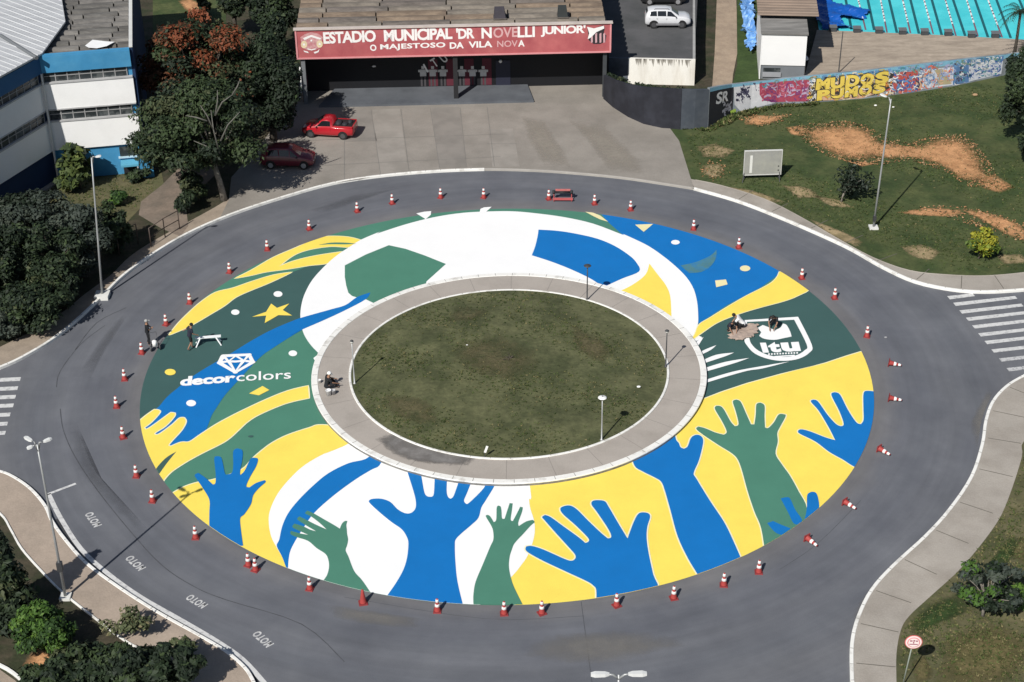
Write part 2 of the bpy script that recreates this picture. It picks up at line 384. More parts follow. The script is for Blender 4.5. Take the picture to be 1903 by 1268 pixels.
# joints across the pavements
jb = MB()
for cv, wd in ((cKR, -2.3), (cKBR, -2.4)):
    acc = 0
    for i in range(1, len(cv)-1):
        acc += (cv[i]-cv[i-1]).length
        if acc > 2.6 and abs(cv[i].x) < 45 and cv[i].y > -40:
            acc = 0; t = (cv[i+1]-cv[i-1]).normalized(); nn = Vector((-t.y, t.x))*(1 if cv is cKR else 1)
            strip(jb, [cv[i]+nn*.2, cv[i]+nn*1.9], .05, ZP+.016)
jb.build('joint', mat('joint_dirt', (.13, .12, .10), .95), pavement, True, fix=False)
lp = [p.xy for p in GL([(0, 645), (60, 615), (110, 585), (160, 545), (205, 512), (240, 478), (285, 448), (340, 418), (400, 385), (420, 372), (560, 250), (600, 300), (600, 343)], ZP)]
surf('sandy_pavement', [[Vector((-90, -5)), Vector((-45, -3)), Vector((-36, -1.2))]+curve(lp[:-3], 4, 70, False)+[p for p in cKL[::-1] if p.x < -7.5]], .004, DIRTP)
surf('dirt_path', [[p.xy for p in GL([(335, 440), (300, 425), (258, 400), (262, 375), (300, 345), (345, 300), (400, 280), (405, 320), (380, 345), (345, 380), (350, 420)], ZP)]], .008, mat('trodden_path', (.21, .165, .13), .95, .2, .7, (.15, .125, .10), bump=.4, bscale=6, fine=.15))
bl = [p.xy for p in GL([(0, 955), (20, 985), (40, 1020), (75, 1060), (120, 1105), (190, 1160), (230, 1190), (275, 1216), (330, 1250), (350, 1268)], ZP)]
blp = [Vector((-90, -12))]+curve([p.xy for p in GL([(-160, 900), (-60, 912)], ZP)]+bl, 4, 70, False)+[Vector((-13, -31)), Vector((-12, -80))]
surf('sandy_pavement', [cKBL+blp[::-1]], .012, mat('sandy_pavement_concrete', (.375, .305, .245), .95, .12, .7, (.31, .255, .205), (.4, .7), bump=.3, bscale=10, fine=.12))
surf('sandy_pavement', [[p.xy for p in GL([(-80, 1225), (0, 1245), (42, 1275), (90, 1330), (-80, 1340)], ZP)]], .012, DIRTP)
# forecourt
fc = [p.xy for p in GL([(556, 349), (575, 300), (585, 262), (520, 330), (430, 390)], ZP)]
fo = [p for p in cKL if p.x > -19]+cKT+[G(1290, 352, ZP).xy]+[p.xy for p in GL([(1262, 262), (1240, 232), (1196, 228), (1150, 205), (1122, 184), (1120, 150), (560, 150), (520, 225), (470, 285), (430, 330), (425, 372)], ZP)]
forecourt = surf('forecourt', [fo], .016, FORE)
fj = MB(); ftone = [MB(), MB()]
cols = [(640, 207, 640, 334), (690, 206, 707, 324), (745, 204, 760, 318), (800, 202, 817, 313), (855, 201, 867, 311), (905, 199, 919, 310)]
for a, b, c, d in cols: strip(fj, [G(a, b, ZP).xy, G(c, d, ZP).xy], .045, ZP+.028)
for u0, v0, u1, v1 in ((560, 262, 940, 250), (520, 312, 930, 292), (905, 268, 960, 268)): strip(fj, [G(u0, v0, ZP).xy, G(u1, v1, ZP).xy], .05, ZP+.028)
fj.build('joint', mat('forecourt_joint', (.195, .185, .17), .95), forecourt, True, fix=False)
for k, q in enumerate([[(692, 204), (743, 202), (758, 318), (706, 324)], [(802, 200), (853, 199), (866, 311), (816, 313)], [(907, 241), (953, 239), (966, 310), (915, 311)], [(640, 206), (690, 204), (700, 262), (640, 264)]]):
    ftone[k % 2].poly([G(u, v, ZP+.022) for u, v in q])
ftone[0].build('concrete_panel', mat('forecourt_pale', (.295, .272, .242), .9, .1, .5, (.245, .226, .20), fine=.1), forecourt, True)
ftone[1].build('concrete_panel', mat('forecourt_grey', (.245, .226, .202), .9, .1, .5, (.205, .19, .17), fine=.1), forecourt, True)
pb = MB()
for q, in (([(1045, 215), (1120, 225), (1200, 300), (1210, 335), (1130, 325), (1090, 270)],), ([(960, 205), (1010, 215), (1060, 290), (1070, 322), (1010, 315), (975, 260)],)):
    patch(pb, [p.xy for p in GL(q, ZP)], ZP+.02, (1, .8, .6, .3))
pb.build('sand_drift', soft(mat('pale_sand', (.31, .28, .235), .95, .1, 1, fine=.1), lo=.2, hi=1.4), forecourt, True, fix=False)
# kerbs (white painted) and the kerbless sill at the forecourt
for nm, cv in (('kerb', cKL), ('kerb', cKR), ('kerb', cKBR), ('kerb', cKBL)):
    k = MB(); kerb(k, cv, .17, -.05, ZP+.03, 0.0); tag(k.build(nm, WHITE, fix=True), kind='structure')
k = MB(); kerb(k, [cKL[-1]]+cKT+[cKR[0]], .12, -.05, ZP+.02); tag(k.build('kerb', mat('bare_kerb', (.36, .34, .31), .9, .15, 1.5), fix=True), kind='structure')
k = MB(); kerb(k, blp, .09, 0, ZP+.07); tag(k.build('kerb', WHITE), kind='structure')
k = MB(); kerb(k, curve([p.xy for p in GL([(-80, 1212), (0, 1238), (45, 1270), (95, 1325)], ZP)], 4, 70, False), .14, 0, ZP+.12); tag(k.build('kerb', WHITE), kind='structure')
k = MB(); kerb(k, pr[1:], .06, 0, ZP+.03); tag(k.build('kerb', CONC), kind='structure')

def kerb_joints(root, cv, wd, z, every=1.05, closed=False):
    b = MB(); acc = 0; P = cv+[cv[0]] if closed else cv
    for i in range(1, len(P)-1):
        seg = P[i]-P[i-1]; L_ = seg.length
        if abs(P[i].x) > 50 or P[i].y < -45: continue
        t = seg.normalized(); nn = Vector((-t.y, t.x)); k = every-acc
        while k < L_:
            p = P[i-1]+t*k; strip(b, [p-nn*wd/2, p+nn*wd/2], .035, z); k += every
        acc = (acc+L_) % every
    return b.build('joint', mat('kerb_joint', (.30, .29, .27), .95, .3, 3), root, True, fix=False)
for o_, cv in zip([o for o in COL.objects if o.name.split('.')[0] == 'kerb'][:4], (cKL, cKR, cKBR, cKBL)): kerb_joints(o_, cv, .15, ZP+.033)
# road markings: parts of the road
lm = MB(); LN = [(90, 918), (112, 962), (150, 1020), (200, 1066), (260, 1109), (330, 1149), (400, 1190), (450, 1225), (490, 1268)]
strip(lm, line(LN, post=[(-8.2, -30), (-7, -45)]), .24, .006); strip(lm, line([(88, 919), (141, 899)]), .16, .006)
lm.build('edge_line', MARK, road, True, fix=False)
gt = MB(); gl_ = line([(104, 965), (140, 1014), (190, 1062), (250, 1106), (320, 1147), (390, 1187), (440, 1222), (480, 1268)]); strip(gt, gl_, .16, .003); gt.build('gutter', mat('gutter_dirt', (.045, .047, .05), .9, .3, 2), road, True, fix=False)
cw = MB()
for i, (x, y) in enumerate([(825, 541), (860, 580), (897, 625), (935, 668), (972, 713), (1008, 760), (1045, 805), (1085, 855)]):
    ln_ = 150 if i == 0 else 365
    q = [(x, y), (x+ln_, y-.11*ln_), (x+ln_+14, y+16-.11*ln_), (x+16, y+19)]
    cw.poly([G(1500+a*.31534, 380+b*.31534, .006) for a, b in q])
for y, xr in ((705, 39), (722, 34), (738, 30), (754, 26), (771, 20), (788, 15), (805, 11)):
    cw.poly([G(u, v, .006) for u, v in ((xr-130, y+2), (xr, y-4), (xr-2, y+3), (xr-132, y+9))])
cw.build('zebra_crossing', MARK, road, True)
cw2 = MB()
for x, y in ((1130, 908), (1175, 965)):
    q = [(x, y), (x+365, y-40), (x+379, y-24), (x+16, y+19)]
    cw2.poly([G(1500+a*.31534, 380+b*.31534, .006) for a, b in q])
cw2.build('zebra_crossing', MARKW, road, True)
for m0, o1 in (((192, 978), (170, 948)), ((275, 1057), (243, 1029)), ((391, 1125), (353, 1102)), ((513, 1199), (479, 1169))):
    p0, p1 = G(*m0, .006), G(*o1, .006); p0, p1 = p0.lerp(p1, .09), p1.lerp(p0, .09); ex = p1-p0; ey = Vector((-ex.y, ex.x, 0)).normalized()*.44
    b = MB(); letter(b, 'MOTO', p0, p1, p0+ey, .035, 1.15); b.build('moto_lettering', mat('moto_paint', (.56, .56, .555), .8, .12, 6, (.40, .40, .40), fine=.1), road, True)
# seams, cracks, wheel scuffs
sm = MB()
for pl, wd in (([(112, 760), (118, 800), (140, 850), (180, 910), (240, 985), (300, 1050), (360, 1090), (420, 1115), (560, 1160), (640, 1230)], .05),
               ([(1080, 1118), (1100, 1268)], .03),
               ([(1450, 1058), (1520, 1010), (1600, 930)], .025),
               ([(640, 1110), (900, 1150), (1085, 1145)], .025), ([(140, 650), (180, 600), (235, 572)], .06), ([(105, 720), (112, 690), (150, 640), (195, 605)], .05)):
    strip(sm, line(pl), wd, .003)
sm.build('tar_seam', mat('tar', (.072, .075, .083), .8, .3, 3), road, True, fix=False)
sc = MB()
for px in ([(120, 780), (135, 770), (160, 850), (215, 925), (290, 1000), (280, 1015), (190, 930), (140, 870)], [(140, 700), (200, 610), (235, 575), (240, 585), (205, 640), (160, 720)], [(560, 395), (660, 360), (760, 345), (700, 365), (600, 398)]):
    patch(sc, curve([p.xy for p in GL(px)], 3), .0045, (1, .8, .6, .3))
sc.build('wheel_scuff', soft(mat('rubber_scuff', (.104, .108, .120), .85, .1, 2), lo=.2, hi=2.2, sc=1.2), road, True, fix=False)
sc = MB()
for px in ([(1590, 1125), (1640, 1070), (1700, 1015), (1690, 1040), (1630, 1100), (1598, 1160), (1580, 1160)], [(1815, 840), (1826, 780), (1850, 720), (1836, 720), (1800, 790)], [(1010, 1180), (1200, 1170), (1300, 1200), (1100, 1240), (950, 1220)], [(600, 1120), (800, 1150), (760, 1170), (620, 1150)]):
    patch(sc, curve([p.xy for p in GL(px)], 3), .0045, (1, .8, .6, .3))
sc.build('dust_film', soft(mat('road_dust', (.20, .19, .175), .9, .1, 2), lo=.1, hi=1.6, sc=1.5), road, True, fix=False)
# soil and dry patches on the lawns
sp = MB()
def blob(mb, px, z=ZP+.008, dome=.0, n=4, rings=(1, .82, .62, .3)): patch(mb, curve([p.xy for p in GL(px, ZP)], n), z, rings, dome=dome)
blob(sp, [(1475, 240), (1510, 232), (1570, 228), (1610, 235), (1640, 258), (1668, 285), (1640, 300), (1590, 305), (1540, 290), (1500, 268)], dome=.10)
blob(sp, [(1630, 262), (1690, 268), (1740, 252), (1790, 252), (1815, 270), (1835, 300), (1850, 335), (1880, 350), (1800, 345), (1755, 315), (1690, 295), (1645, 292)], dome=.10)
blob(sp, [(1620, 262), (1660, 268), (1700, 272), (1720, 285), (1690, 296), (1640, 298), (1600, 288)], dome=.08)
blob(sp, [(1455, 236), (1480, 232), (1500, 240), (1495, 256), (1470, 252)]); blob(sp, [(1815, 325), (1850, 322), (1895, 350), (1860, 362), (1820, 350)]); blob(sp, [(1560, 296), (1600, 300), (1640, 305), (1600, 312)])
blob(sp, [(1375, 222), (1400, 213), (1440, 215), (1470, 212), (1450, 226), (1410, 236), (1380, 234)], dome=.05)
blob(sp, [(1770, 385), (1810, 386), (1850, 398), (1890, 412), (1930, 440), (1930, 460), (1870, 440), (1820, 410)], dome=.05)
blob(sp, [(1655, 395), (1720, 385), (1800, 390), (1790, 405), (1700, 402)])
sp.build('soil_patch', SOIL, lawn, True, fix=False)
sp = MB()
for px in ([(1300, 305), (1340, 300), (1355, 320), (1330, 335), (1300, 325)], [(1660, 455), (1720, 450), (1760, 470), (1740, 490), (1690, 480)], [(1700, 385), (1740, 390), (1760, 400), (1720, 400)], [(1500, 360), (1560, 370), (1600, 390), (1540, 385)], [(1840, 470), (1903, 470), (1930, 490), (1860, 495)], [(1285, 270), (1330, 262), (1380, 280), (1350, 300), (1300, 295)], [(1310, 338), (1400, 352), (1480, 380), (1440, 382), (1360, 360)], [(1480, 395), (1560, 425), (1620, 455), (1600, 465), (1540, 440)], [(1440, 340), (1500, 345), (1540, 372), (1480, 372)]):
    blob(sp, px, ZP+.006)
sp.build('parched_patch', SOILP, lawn, True, fix=False)
sp = MB()
for px in ([(1750, 1175), (1830, 1150), (1903, 1160), (1960, 1200), (1903, 1268), (1800, 1300), (1720, 1290), (1730, 1220)], [(1855, 1015), (1903, 990), (1960, 1030), (1903, 1060)], [(1700, 1280), (1690, 1230), (1720, 1210), (1740, 1260)]):
    blob(sp, px, ZP+.006)
o = sp.build('parched_patch', DRYP, fix=False); tag(o, kind='structure')
sp = MB()
for px in ([(1690, 1150), (1740, 1110), (1800, 1085), (1830, 1130), (1780, 1150), (1730, 1170), (1700, 1195), (1680, 1180)], [(1820, 1060), (1880, 990), (1903, 1000), (1870, 1060)]):
    blob(sp, px, ZP+.010)
o = sp.build('lush_patch', DARKG, fix=False); tag(o, kind='structure')
sp = MB()
for px in ([(325, 0), (350, -5), (385, 10), (380, 25), (345, 22)], [(288, 40), (320, 55), (330, 80), (300, 90), (286, 70)]): blob(sp, px)
blob(sp, [(60, 1205), (110, 1190), (170, 1215), (150, 1260), (70, 1268), (30, 1240)]); blob(sp, [(150, 1190), (240, 1215), (200, 1250), (150, 1240)])
tag(sp.build('soil_patch', SOIL, fix=False), kind='structure')
sp = MB(); blob(sp, [(545, 372+0), (552, 345), (575, 340), (565, 365)], ZP+.03)
# ------------------------------------------------------------------ roundabout island
ZI = .20
def ring(name, r0_, r1_, z0, z1, m, n=144, parent=None, bev=.02):
    b = MB(); prof = [(r0_, z0), (r0_, z1-bev), (r0_+bev, z1), (r1_-bev, z1), (r1_, z1-bev), (r1_, z0)]; vs = []; fs = []
    for r, z in prof:
        for k in range(n): a = 2*math.pi*k/n; vs.append((r*math.cos(a), r*math.sin(a), z))
    for i in range(5):
        for k in range(n): fs.append((i*n+k, i*n+(k+1) % n, (i+1)*n+(k+1) % n, (i+1)*n+k))
    b.add(vs, fs); return b.build(name, m, parent)
island = tag(empty('roundabout_island'), kind='structure')
ring('kerb_face', 10.86, 11.05, -.05, ZI-.004, KGREY, parent=island)
ring('kerb_top', 10.70, 11.06, ZI-.05, ZI+.02, WHITE, parent=island)
ring('footway', 8.97, 10.70, 0, ZI, CONC2, parent=island)
ring('lawn_kerb', 8.84, 8.98, 0, ZI+.05, WHITE, parent=island)
b = MB(); n = 96; vs = [(0, 0, ZI+.30)]; fs = []
rg = [1.2, 2.5, 4, 5.5, 7, 8, 8.85]
for r in rg:
    for k in range(n):
        a = 2*math.pi*k/n; vs.append((r*math.cos(a), r*math.sin(a), ZI+.02+.28*(1-(r/8.85)**2)+(.03*math.sin(5*a+r)*math.cos(r*1.7) if r < 8.5 else 0)))
for k in range(n): fs.append((0, 1+k, 1+(k+1) % n))
for i in range(len(rg)-1):
    for k in range(n): fs.append((1+i*n+k, 1+(i+1)*n+k, 1+(i+1)*n+(k+1) % n, 1+i*n+(k+1) % n))
b.add(vs, fs).build('lawn', GRASSI, island, smooth=True)
b = MB(); patch(b, curve([p.xy for p in GL([(690, 815), (720, 800), (790, 815), (840, 840), (900, 850), (880, 868), (800, 865), (730, 848)], ZI)], 3), ZI+.004, (1, .8, .5)); b.build('damp_stain', WETP, island, fix=False)
b = MB()
for px in ([(800, 640), (900, 610), (1000, 640), (1030, 690), (960, 730), (850, 700)], [(700, 720), (800, 735), (840, 790), (760, 790), (700, 750)], [(1050, 590), (1150, 640), (1130, 690), (1060, 650)], [(840, 560), (930, 570), (880, 600), (820, 600)]):
    P = curve([p.xy for p in GL(px, ZI+.25)], 3); c = sum(P, Vector((0, 0)))/len(P)
    vs = []; a = []; fs = []; m_ = len(P)
    for i, kk in enumerate((1, .75, .5, .25)):
        for p in P:
            q = c+(p-c)*kk; r = q.length; vs.append((q.x, q.y, ZI+.062+.28*(1-(r/8.85)**2))); a.append(min(i/3, .9999))
    for i in range(3):
        for k in range(m_): fs.append((i*m_+k, i*m_+(k+1) % m_, (i+1)*m_+(k+1) % m_, (i+1)*m_+k))
    fs.append(tuple(range(3*m_, 4*m_))); b.add(vs, fs, 0, a)
b.build('worn_turf', soft(mat('worn_turf', (.115, .10, .05), .95, .25, 1, (.06, .065, .028), bump=.6, bscale=6, fine=.3), lo=.25, hi=1.1), island, fix=False)
sb = MB()
for t in range(26):
    a = 2*math.pi*t/26+.1; strip(sb, [Vector((8.98*math.cos(a), 8.98*math.sin(a))), Vector((10.69*math.cos(a), 10.69*math.sin(a)))], .03, ZI+.003)
sb.build('joint', mat('island_joint', (.24, .22, .20), .95), island, fix=False)

for rr_, wd, z in ((10.88, .30, ZI+.023), (8.91, .11, ZI+.053)):
    kerb_joints(island, [Vector((rr_*math.cos(k*math.pi/90), rr_*math.sin(k*math.pi/90))) for k in range(180)], wd, z, closed=True)
# ------------------------------------------------------------------ the painting on the road
MC = (-.137, -.057); MR = 20.3
mural = empty('road_mural'); tag(mural, 'round football mural in blue, green, yellow and white painted on the road around the island', 'mural')
def layer(name, pxs, lv, m, cv=True, halo=0.0, corner=62, clip=True, hm=None, lab=None):
    pl = [p.xy for p in GL(pxs)]
    if cv: pl = curve(pl, 4, corner)
    if halo:
        h = grow(pl, halo); h = clip_disc(h, MC, MR) if clip else h
        flat(name+'_edge', [h], .004*lv-.002, hm or HALO, mural)
    if clip: pl = clip_disc(pl, MC, MR)
    o = flat(name, [pl], .004*lv, m, mural)
    if lab: o['label'] = lab
    return o
nn_ = 200; circ = [Vector((MC[0]+MR*math.cos(2*math.pi*k/nn_), MC[1]+MR*math.sin(2*math.pi*k/nn_))) for k in range(nn_)]
inn = [Vector((10.9*math.cos(2*math.pi*k/96), 10.9*math.sin(2*math.pi*k/96))) for k in range(96)]
flat('backdrop', [circ], .004, GREEN, mural, holes=[inn])
IC = [(946, 694)]
# dark green field on the left, dark green on the right, blue upper right, big yellow lower right
layer('dark_field', [(280, 625)]+zA([(275, 983), (500, 800), (760, 690), (1000, 605), (1140, 542), (1250, 500), (1390, 476), (1560, 420), (1640, 600), (1450, 900), (1200, 930), (1000, 1000), (700, 1150)])+zD([(400, 290), (230, 460), (60, 560)])+[(215, 760), (230, 680)], 2, TEAL, cv=False)
layer('blue_field', [(1095, 392)]+zB([(1540, 120), (1600, 195), (1720, 300)])+[(1200, 480), (1270, 600)]+zC([(420, 905), (520, 900), (720, 770), (950, 650), (1060, 570), (1085, 530)])+[(1460, 480), (1380, 430), (1250, 390)], 2, BLUE, cv=False)
layer('dark_field', zC([(1290, 650), (1200, 715), (1000, 760), (650, 880), (450, 1010)])+IC+zH([(300, 215), (345, 195), (450, 155), (600, 105), (800, 50), (980, 0)])+zC([(1200, 1225), (1400, 1175), (1550, 1125), (1650, 1095)])+[(1640, 650), (1600, 560), (1540, 530)], 2, TEAL, cv=False)
layer('yellow_field', zC([(1760, 1070), (1650, 1095), (1550, 1125), (1400, 1175), (1200, 1225)])+zH([(980, 2), (800, 50), (600, 105), (450, 155), (345, 195)])+IC+zF([(420, 300), (440, 700), (300, 1000), (330, 1100), (380, 1250)])+[(1000, 1180), (1300, 1120), (1500, 1020), (1640, 880), (1680, 700)], 3, YELL, cv=False, halo=.07)
# left yellow ribbon with fingers
Y1 = zD([(60, 560), (100, 510), (175, 455), (205, 460), (210, 478), (155, 540), (103, 580), (115, 594), (150, 577), (230, 520), (290, 476), (316, 480), (310, 505), (250, 570), (178, 616), (182, 630), (215, 622), (300, 560), (350, 515), (380, 512), (392, 540), (360, 600), (275, 695), (290, 710), (360, 682), (420, 678), (500, 625), (600, 560), (700, 505), (800, 455), (950, 385), (1100, 325), (1240, 290), (1247, 375), (1150, 395), (1050, 425), (900, 490), (820, 540), (760, 595), (700, 650), (640, 690), (500, 760), (400, 815), (300, 880), (250, 930), (230, 960), (180, 930), (120, 850), (60, 680)])
layer('blue_ribbon', zA([(1670, 690), (1580, 722), (1500, 775), (1400, 805), (1187, 865), (1000, 940), (850, 1020), (720, 1100), (600, 1170), (460, 1255)])+zD([(330, 310), (260, 370), (210, 430), (100, 560), (300, 720), (420, 690), (500, 640), (540, 580), (570, 500), (600, 450), (660, 360), (740, 270), (900, 100)])+zA([(1000, 1070), (1200, 945), (1350, 880), (1500, 810), (1640, 733)]), 4, BLUE)
layer('yellow_ribbon', Y1, 6, YELL, halo=.07)
layer('dark_gap', zD([(180, 878), (250, 795), (328, 746), (260, 830), (200, 915)]), 7, TEAL)
layer('yellow_swirl', zD([(1345, 560), (1250, 580), (1100, 630), (1000, 680), (930, 730), (860, 790), (780, 870), (600, 935), (470, 960), (380, 990), (290, 1040), (270, 1060)])+[(380, 1010), (450, 1060), (540, 1080)]+zE([(278, 968), (240, 880), (200, 810), (165, 740), (148, 650), (155, 560), (210, 440), (300, 330), (400, 240), (540, 160), (670, 110)])+[(680, 800)], 3, YELL, halo=.07)
# left leaves
layer('yellow_leaf', zA([(730, 590), (850, 530), (1000, 443), (1150, 378), (1280, 320), (1360, 298), (1480, 298), (1560, 310), (1640, 335), (1535, 372), (1400, 368), (1250, 390), (1140, 430), (1040, 505), (1150, 465), (1300, 430), (1500, 400), (1390, 480), (1250, 500), (1100, 525), (950, 545), (850, 568)]), 4, YELL, halo=.06)
layer('green_slit', zA([(1310, 358), (1400, 342), (1500, 342), (1575, 350), (1500, 354), (1400, 353)]), 5, GREEN)
layer('yellow_leaf', zA([(272, 985), (340, 900), (420, 820), (500, 750), (600, 685), (720, 655), (850, 610), (1000, 565), (1130, 545), (1060, 580), (950, 630), (850, 670), (740, 720), (660, 780), (560, 840), (450, 905), (380, 940)]), 4, YELL, halo=.06)
# football
ball = layer('football', zA([(1390, 1180), (1310, 1105), (1250, 1040), (1205, 960), (1187, 860), (1195, 770), (1220, 690), (1270, 600), (1350, 510), (1440, 430), (1530, 370), (1610, 320), (1740, 265)])+zB([(0, 280), (200, 215), (400, 165), (600, 135), (800, 125), (950, 125), (1100, 138), (1300, 165), (1500, 210), (1700, 285)])+zC([(0, 285), (150, 355), (250, 420), (350, 500), (430, 580), (480, 660), (505, 750), (513, 850), (510, 910), (490, 970), (440, 1040)])+IC, 5, MWHITE)
layer('football_panel', zA([(1495, 500), (1640, 425), (1800, 360)])+zB([(200, 385), (330, 430), (480, 490), (345, 612), (320, 720)])+[(760, 560), (700, 590)]+zA([(1700, 764), (1640, 735), (1578, 722), (1545, 712), (1520, 690), (1505, 640), (1495, 580)]), 6, GREEN, cv=False)
layer('football_panel', zB([(1122, 252), (1115, 300), (1098, 370), (1075, 430), (1200, 470), (1330, 520), (1450, 575), (1520, 615), (1570, 652), (1700, 592), (1820, 541), (1800, 480), (1750, 430), (1650, 365), (1530, 315), (1380, 280), (1250, 260)]), 6, BLUE)
layer('football_panel', zC([(175, 488), (150, 560), (80, 620), (0, 665), (-60, 690), (-60, 760), (200, 900), (335, 880), (328, 860), (320, 720), (290, 640), (230, 560)]), 6, YELL)
layer('blue_tip', zA([(1672, 688), (1580, 720), (1500, 775), (1400, 805), (1187, 865), (1100, 900), (1120, 985), (1200, 945), (1350, 880), (1500, 810), (1640, 735)]), 7, BLUE)
# right yellow wave, confetti
layer('yellow_wave', zC([(1075, 545), (1060, 580), (1020, 620), (950, 660), (850, 710), (720, 785), (600, 860), (520, 910), (490, 975), (455, 1030), (550, 960), (650, 895), (800, 835), (950, 790), (1100, 750), (1200, 712), (1290, 650), (1180, 540)]), 7, YELL, halo=.05)
for c, px in ((MWHITE, zB([(275, 140), (330, 128), (378, 124), (375, 150), (340, 180)])), (MWHITE, zB([(712, 135), (720, 108), (745, 98), (797, 94), (775, 115), (745, 138)])), (CREAM, zC([(75, 218), (200, 213), (135, 268)])),
              (CREAM, zB([(1445, 128), (1500, 135), (1550, 155), (1605, 198), (1550, 182), (1500, 158)])), (CREAM, zC([(630, 605), (705, 598), (717, 632), (638, 652)])), (YELL, zD([(832, 344), (925, 292), (972, 320), (900, 357)]))):
    layer('confetti', px, 7, c, cv=False, clip=False)
layer('faded_crescent', zC([(640, 390), (600, 430), (500, 475), (390, 500), (450, 552), (530, 545), (595, 510), (635, 450)]), 4, OLIVE)
def oval(cx, cy, a, b, c, z=7): layer('confetti', [(cx+a*math.cos(t*.3142), cy+b*math.sin(t*.3142)) for t in range(20)], z, c, cv=False)
for x, y, a, b, f, c in ((355, 340, 30, 16, zC, MWHITE), (838, 521, 36, 20, zC, CREAM), (1032, 699, 31, 20, zA, MWHITE), (736, 825, 29, 19, zA, MWHITE), (1135, 1110, 30, 20, zA, MWHITE), (285, 1240, 38, 22, zA, YELL), (430, 411, 34, 22, zD, MWHITE)):
    p = f([(x, y)])[0]; oval(p[0], p[1], a*.2681, b*.2681, c)
layer('star', zA([(985, 765), (1025, 795), (1110, 765), (1065, 810), (1130, 848), (1035, 845), (940, 900), (950, 848), (852, 857), (950, 822)]), 7, YELL, cv=False)
# lower white football and its blue arc
layer('lower_football', zE([(670, 110), (540, 160), (400, 240), (300, 330), (210, 440), (155, 560), (148, 650), (165, 740), (200, 810), (240, 880), (278, 968), (300, 1080)])+[(700, 1150)]+zF([(0, 1260), (75, 1240), (200, 1150), (345, 1010), (410, 930), (450, 870), (490, 760), (500, 680), (490, 610), (470, 550), (460, 480), (465, 385)])+IC, 5, MWHITE, corner=75)
layer('blue_arc', zE([(820, 200), (700, 230), (560, 300), (450, 390), (350, 490), (280, 580), (240, 670), (220, 760), (203, 805), (240, 880), (280, 990), (285, 900), (300, 830), (345, 745), (380, 690), (460, 577), (600, 452), (750, 342), (860, 275), (915, 245), (960, 150), (900, 130)]), 6, BLUE)
# hands
H5 = [(705, 1120), (680, 960), (640, 860), (600, 740), (570, 630), (545, 560), (510, 520), (430, 470), (340, 410), (298, 375), (310, 360), (350, 370), (410, 395), (460, 408), (477, 390), (450, 330), (408, 258), (415, 238), (440, 240), (462, 262), (500, 330), (525, 358), (547, 345), (530, 270), (513, 213), (535, 201), (560, 215), (590, 280), (620, 347), (640, 347), (648, 290), (652, 230), (675, 219), (700, 237), (700, 300), (703, 365), (722, 368), (755, 335), (785, 288), (825, 290), (820, 310), (790, 365), (775, 400), (778, 450), (765, 520), (800, 580), (850, 650), (900, 740), (950, 845), (930, 1000)]
layer('raised_hand', zH(H5), 6, GREEN, halo=.06, corner=75)
layer('raised_hand', zD([(560, 1300), (556, 1180), (558, 1090), (530, 1030), (470, 940), (455, 910), (480, 895), (530, 930), (580, 975), (598, 965), (600, 900), (590, 800), (600, 780), (635, 785), (650, 830), (665, 900), (685, 905), (715, 890), (722, 830), (722, 745), (750, 725), (785, 740), (785, 800), (770, 880), (770, 910), (800, 880), (840, 800), (870, 790), (893, 800), (880, 850), (840, 920), (812, 985), (835, 995), (880, 965), (940, 945), (945, 960), (900, 1000), (860, 1050), (845, 1110), (800, 1180), (770, 1210), (775, 1290), (790, 1400), (600, 1400)]), 8, BLUE, corner=75)
layer('raised_hand', zE([(900, 1200), (800, 1050), (740, 980), (700, 880), (680, 835), (690, 800), (697, 760), (690, 720), (688, 690), (685, 660), (692, 632), (675, 632), (655, 650), (640, 685), (600, 660), (530, 620), (455, 577), (415, 560), (400, 580), (440, 600), (500, 645), (548, 690), (480, 660), (420, 630), (360, 600), (345, 620), (395, 655), (475, 703), (430, 690), (385, 668), (325, 650), (312, 675), (370, 705), (420, 727), (365, 718), (300, 700), (300, 724), (345, 745), (420, 770), (480, 820), (540, 860), (560, 900), (565, 950), (550, 1010), (500, 1120), (700, 1250)]), 8, GREEN, corner=75)
layer('raised_hand', zE([(960, 1160), (1030, 1060), (1080, 970), (1105, 890), (1115, 800), (1108, 750), (1070, 690), (1000, 640), (920, 575), (850, 510), (843, 490), (870, 478), (930, 478), (990, 500), (1040, 550), (1090, 577), (1130, 577), (1160, 552), (1168, 510), (1155, 440), (1105, 280), (1195, 280), (1205, 320), (1225, 430), (1245, 460), (1275, 464), (1292, 440), (1298, 300), (1385, 300), (1380, 420), (1390, 465), (1408, 477), (1430, 455), (1470, 340), (1560, 340), (1520, 440), (1500, 490), (1515, 513), (1540, 502), (1640, 400), (1650, 340), (1720, 360), (1705, 400), (1650, 490), (1620, 540), (1600, 610), (1550, 660), (1480, 720), (1443, 760), (1437, 800), (1440, 900), (1455, 1050), (1500, 1240), (1200, 1260)]), 8, BLUE, corner=75)
layer('raised_hand', zF([(80, 1260), (73, 1190), (75, 1130), (90, 1050), (140, 930), (190, 810), (212, 760), (210, 700), (195, 660), (160, 600), (173, 589), (190, 600), (215, 640), (232, 622), (235, 540), (247, 525), (262, 532), (268, 560), (272, 612), (290, 616), (305, 570), (325, 508), (346, 510), (340, 560), (332, 622), (347, 632), (375, 580), (398, 533), (416, 537), (410, 570), (385, 640), (388, 667), (440, 635), (485, 624), (497, 640), (470, 665), (420, 720), (360, 785), (340, 830), (325, 880), (320, 950), (335, 1030), (360, 1100), (430, 1240)]), 8, GREEN, corner=75)
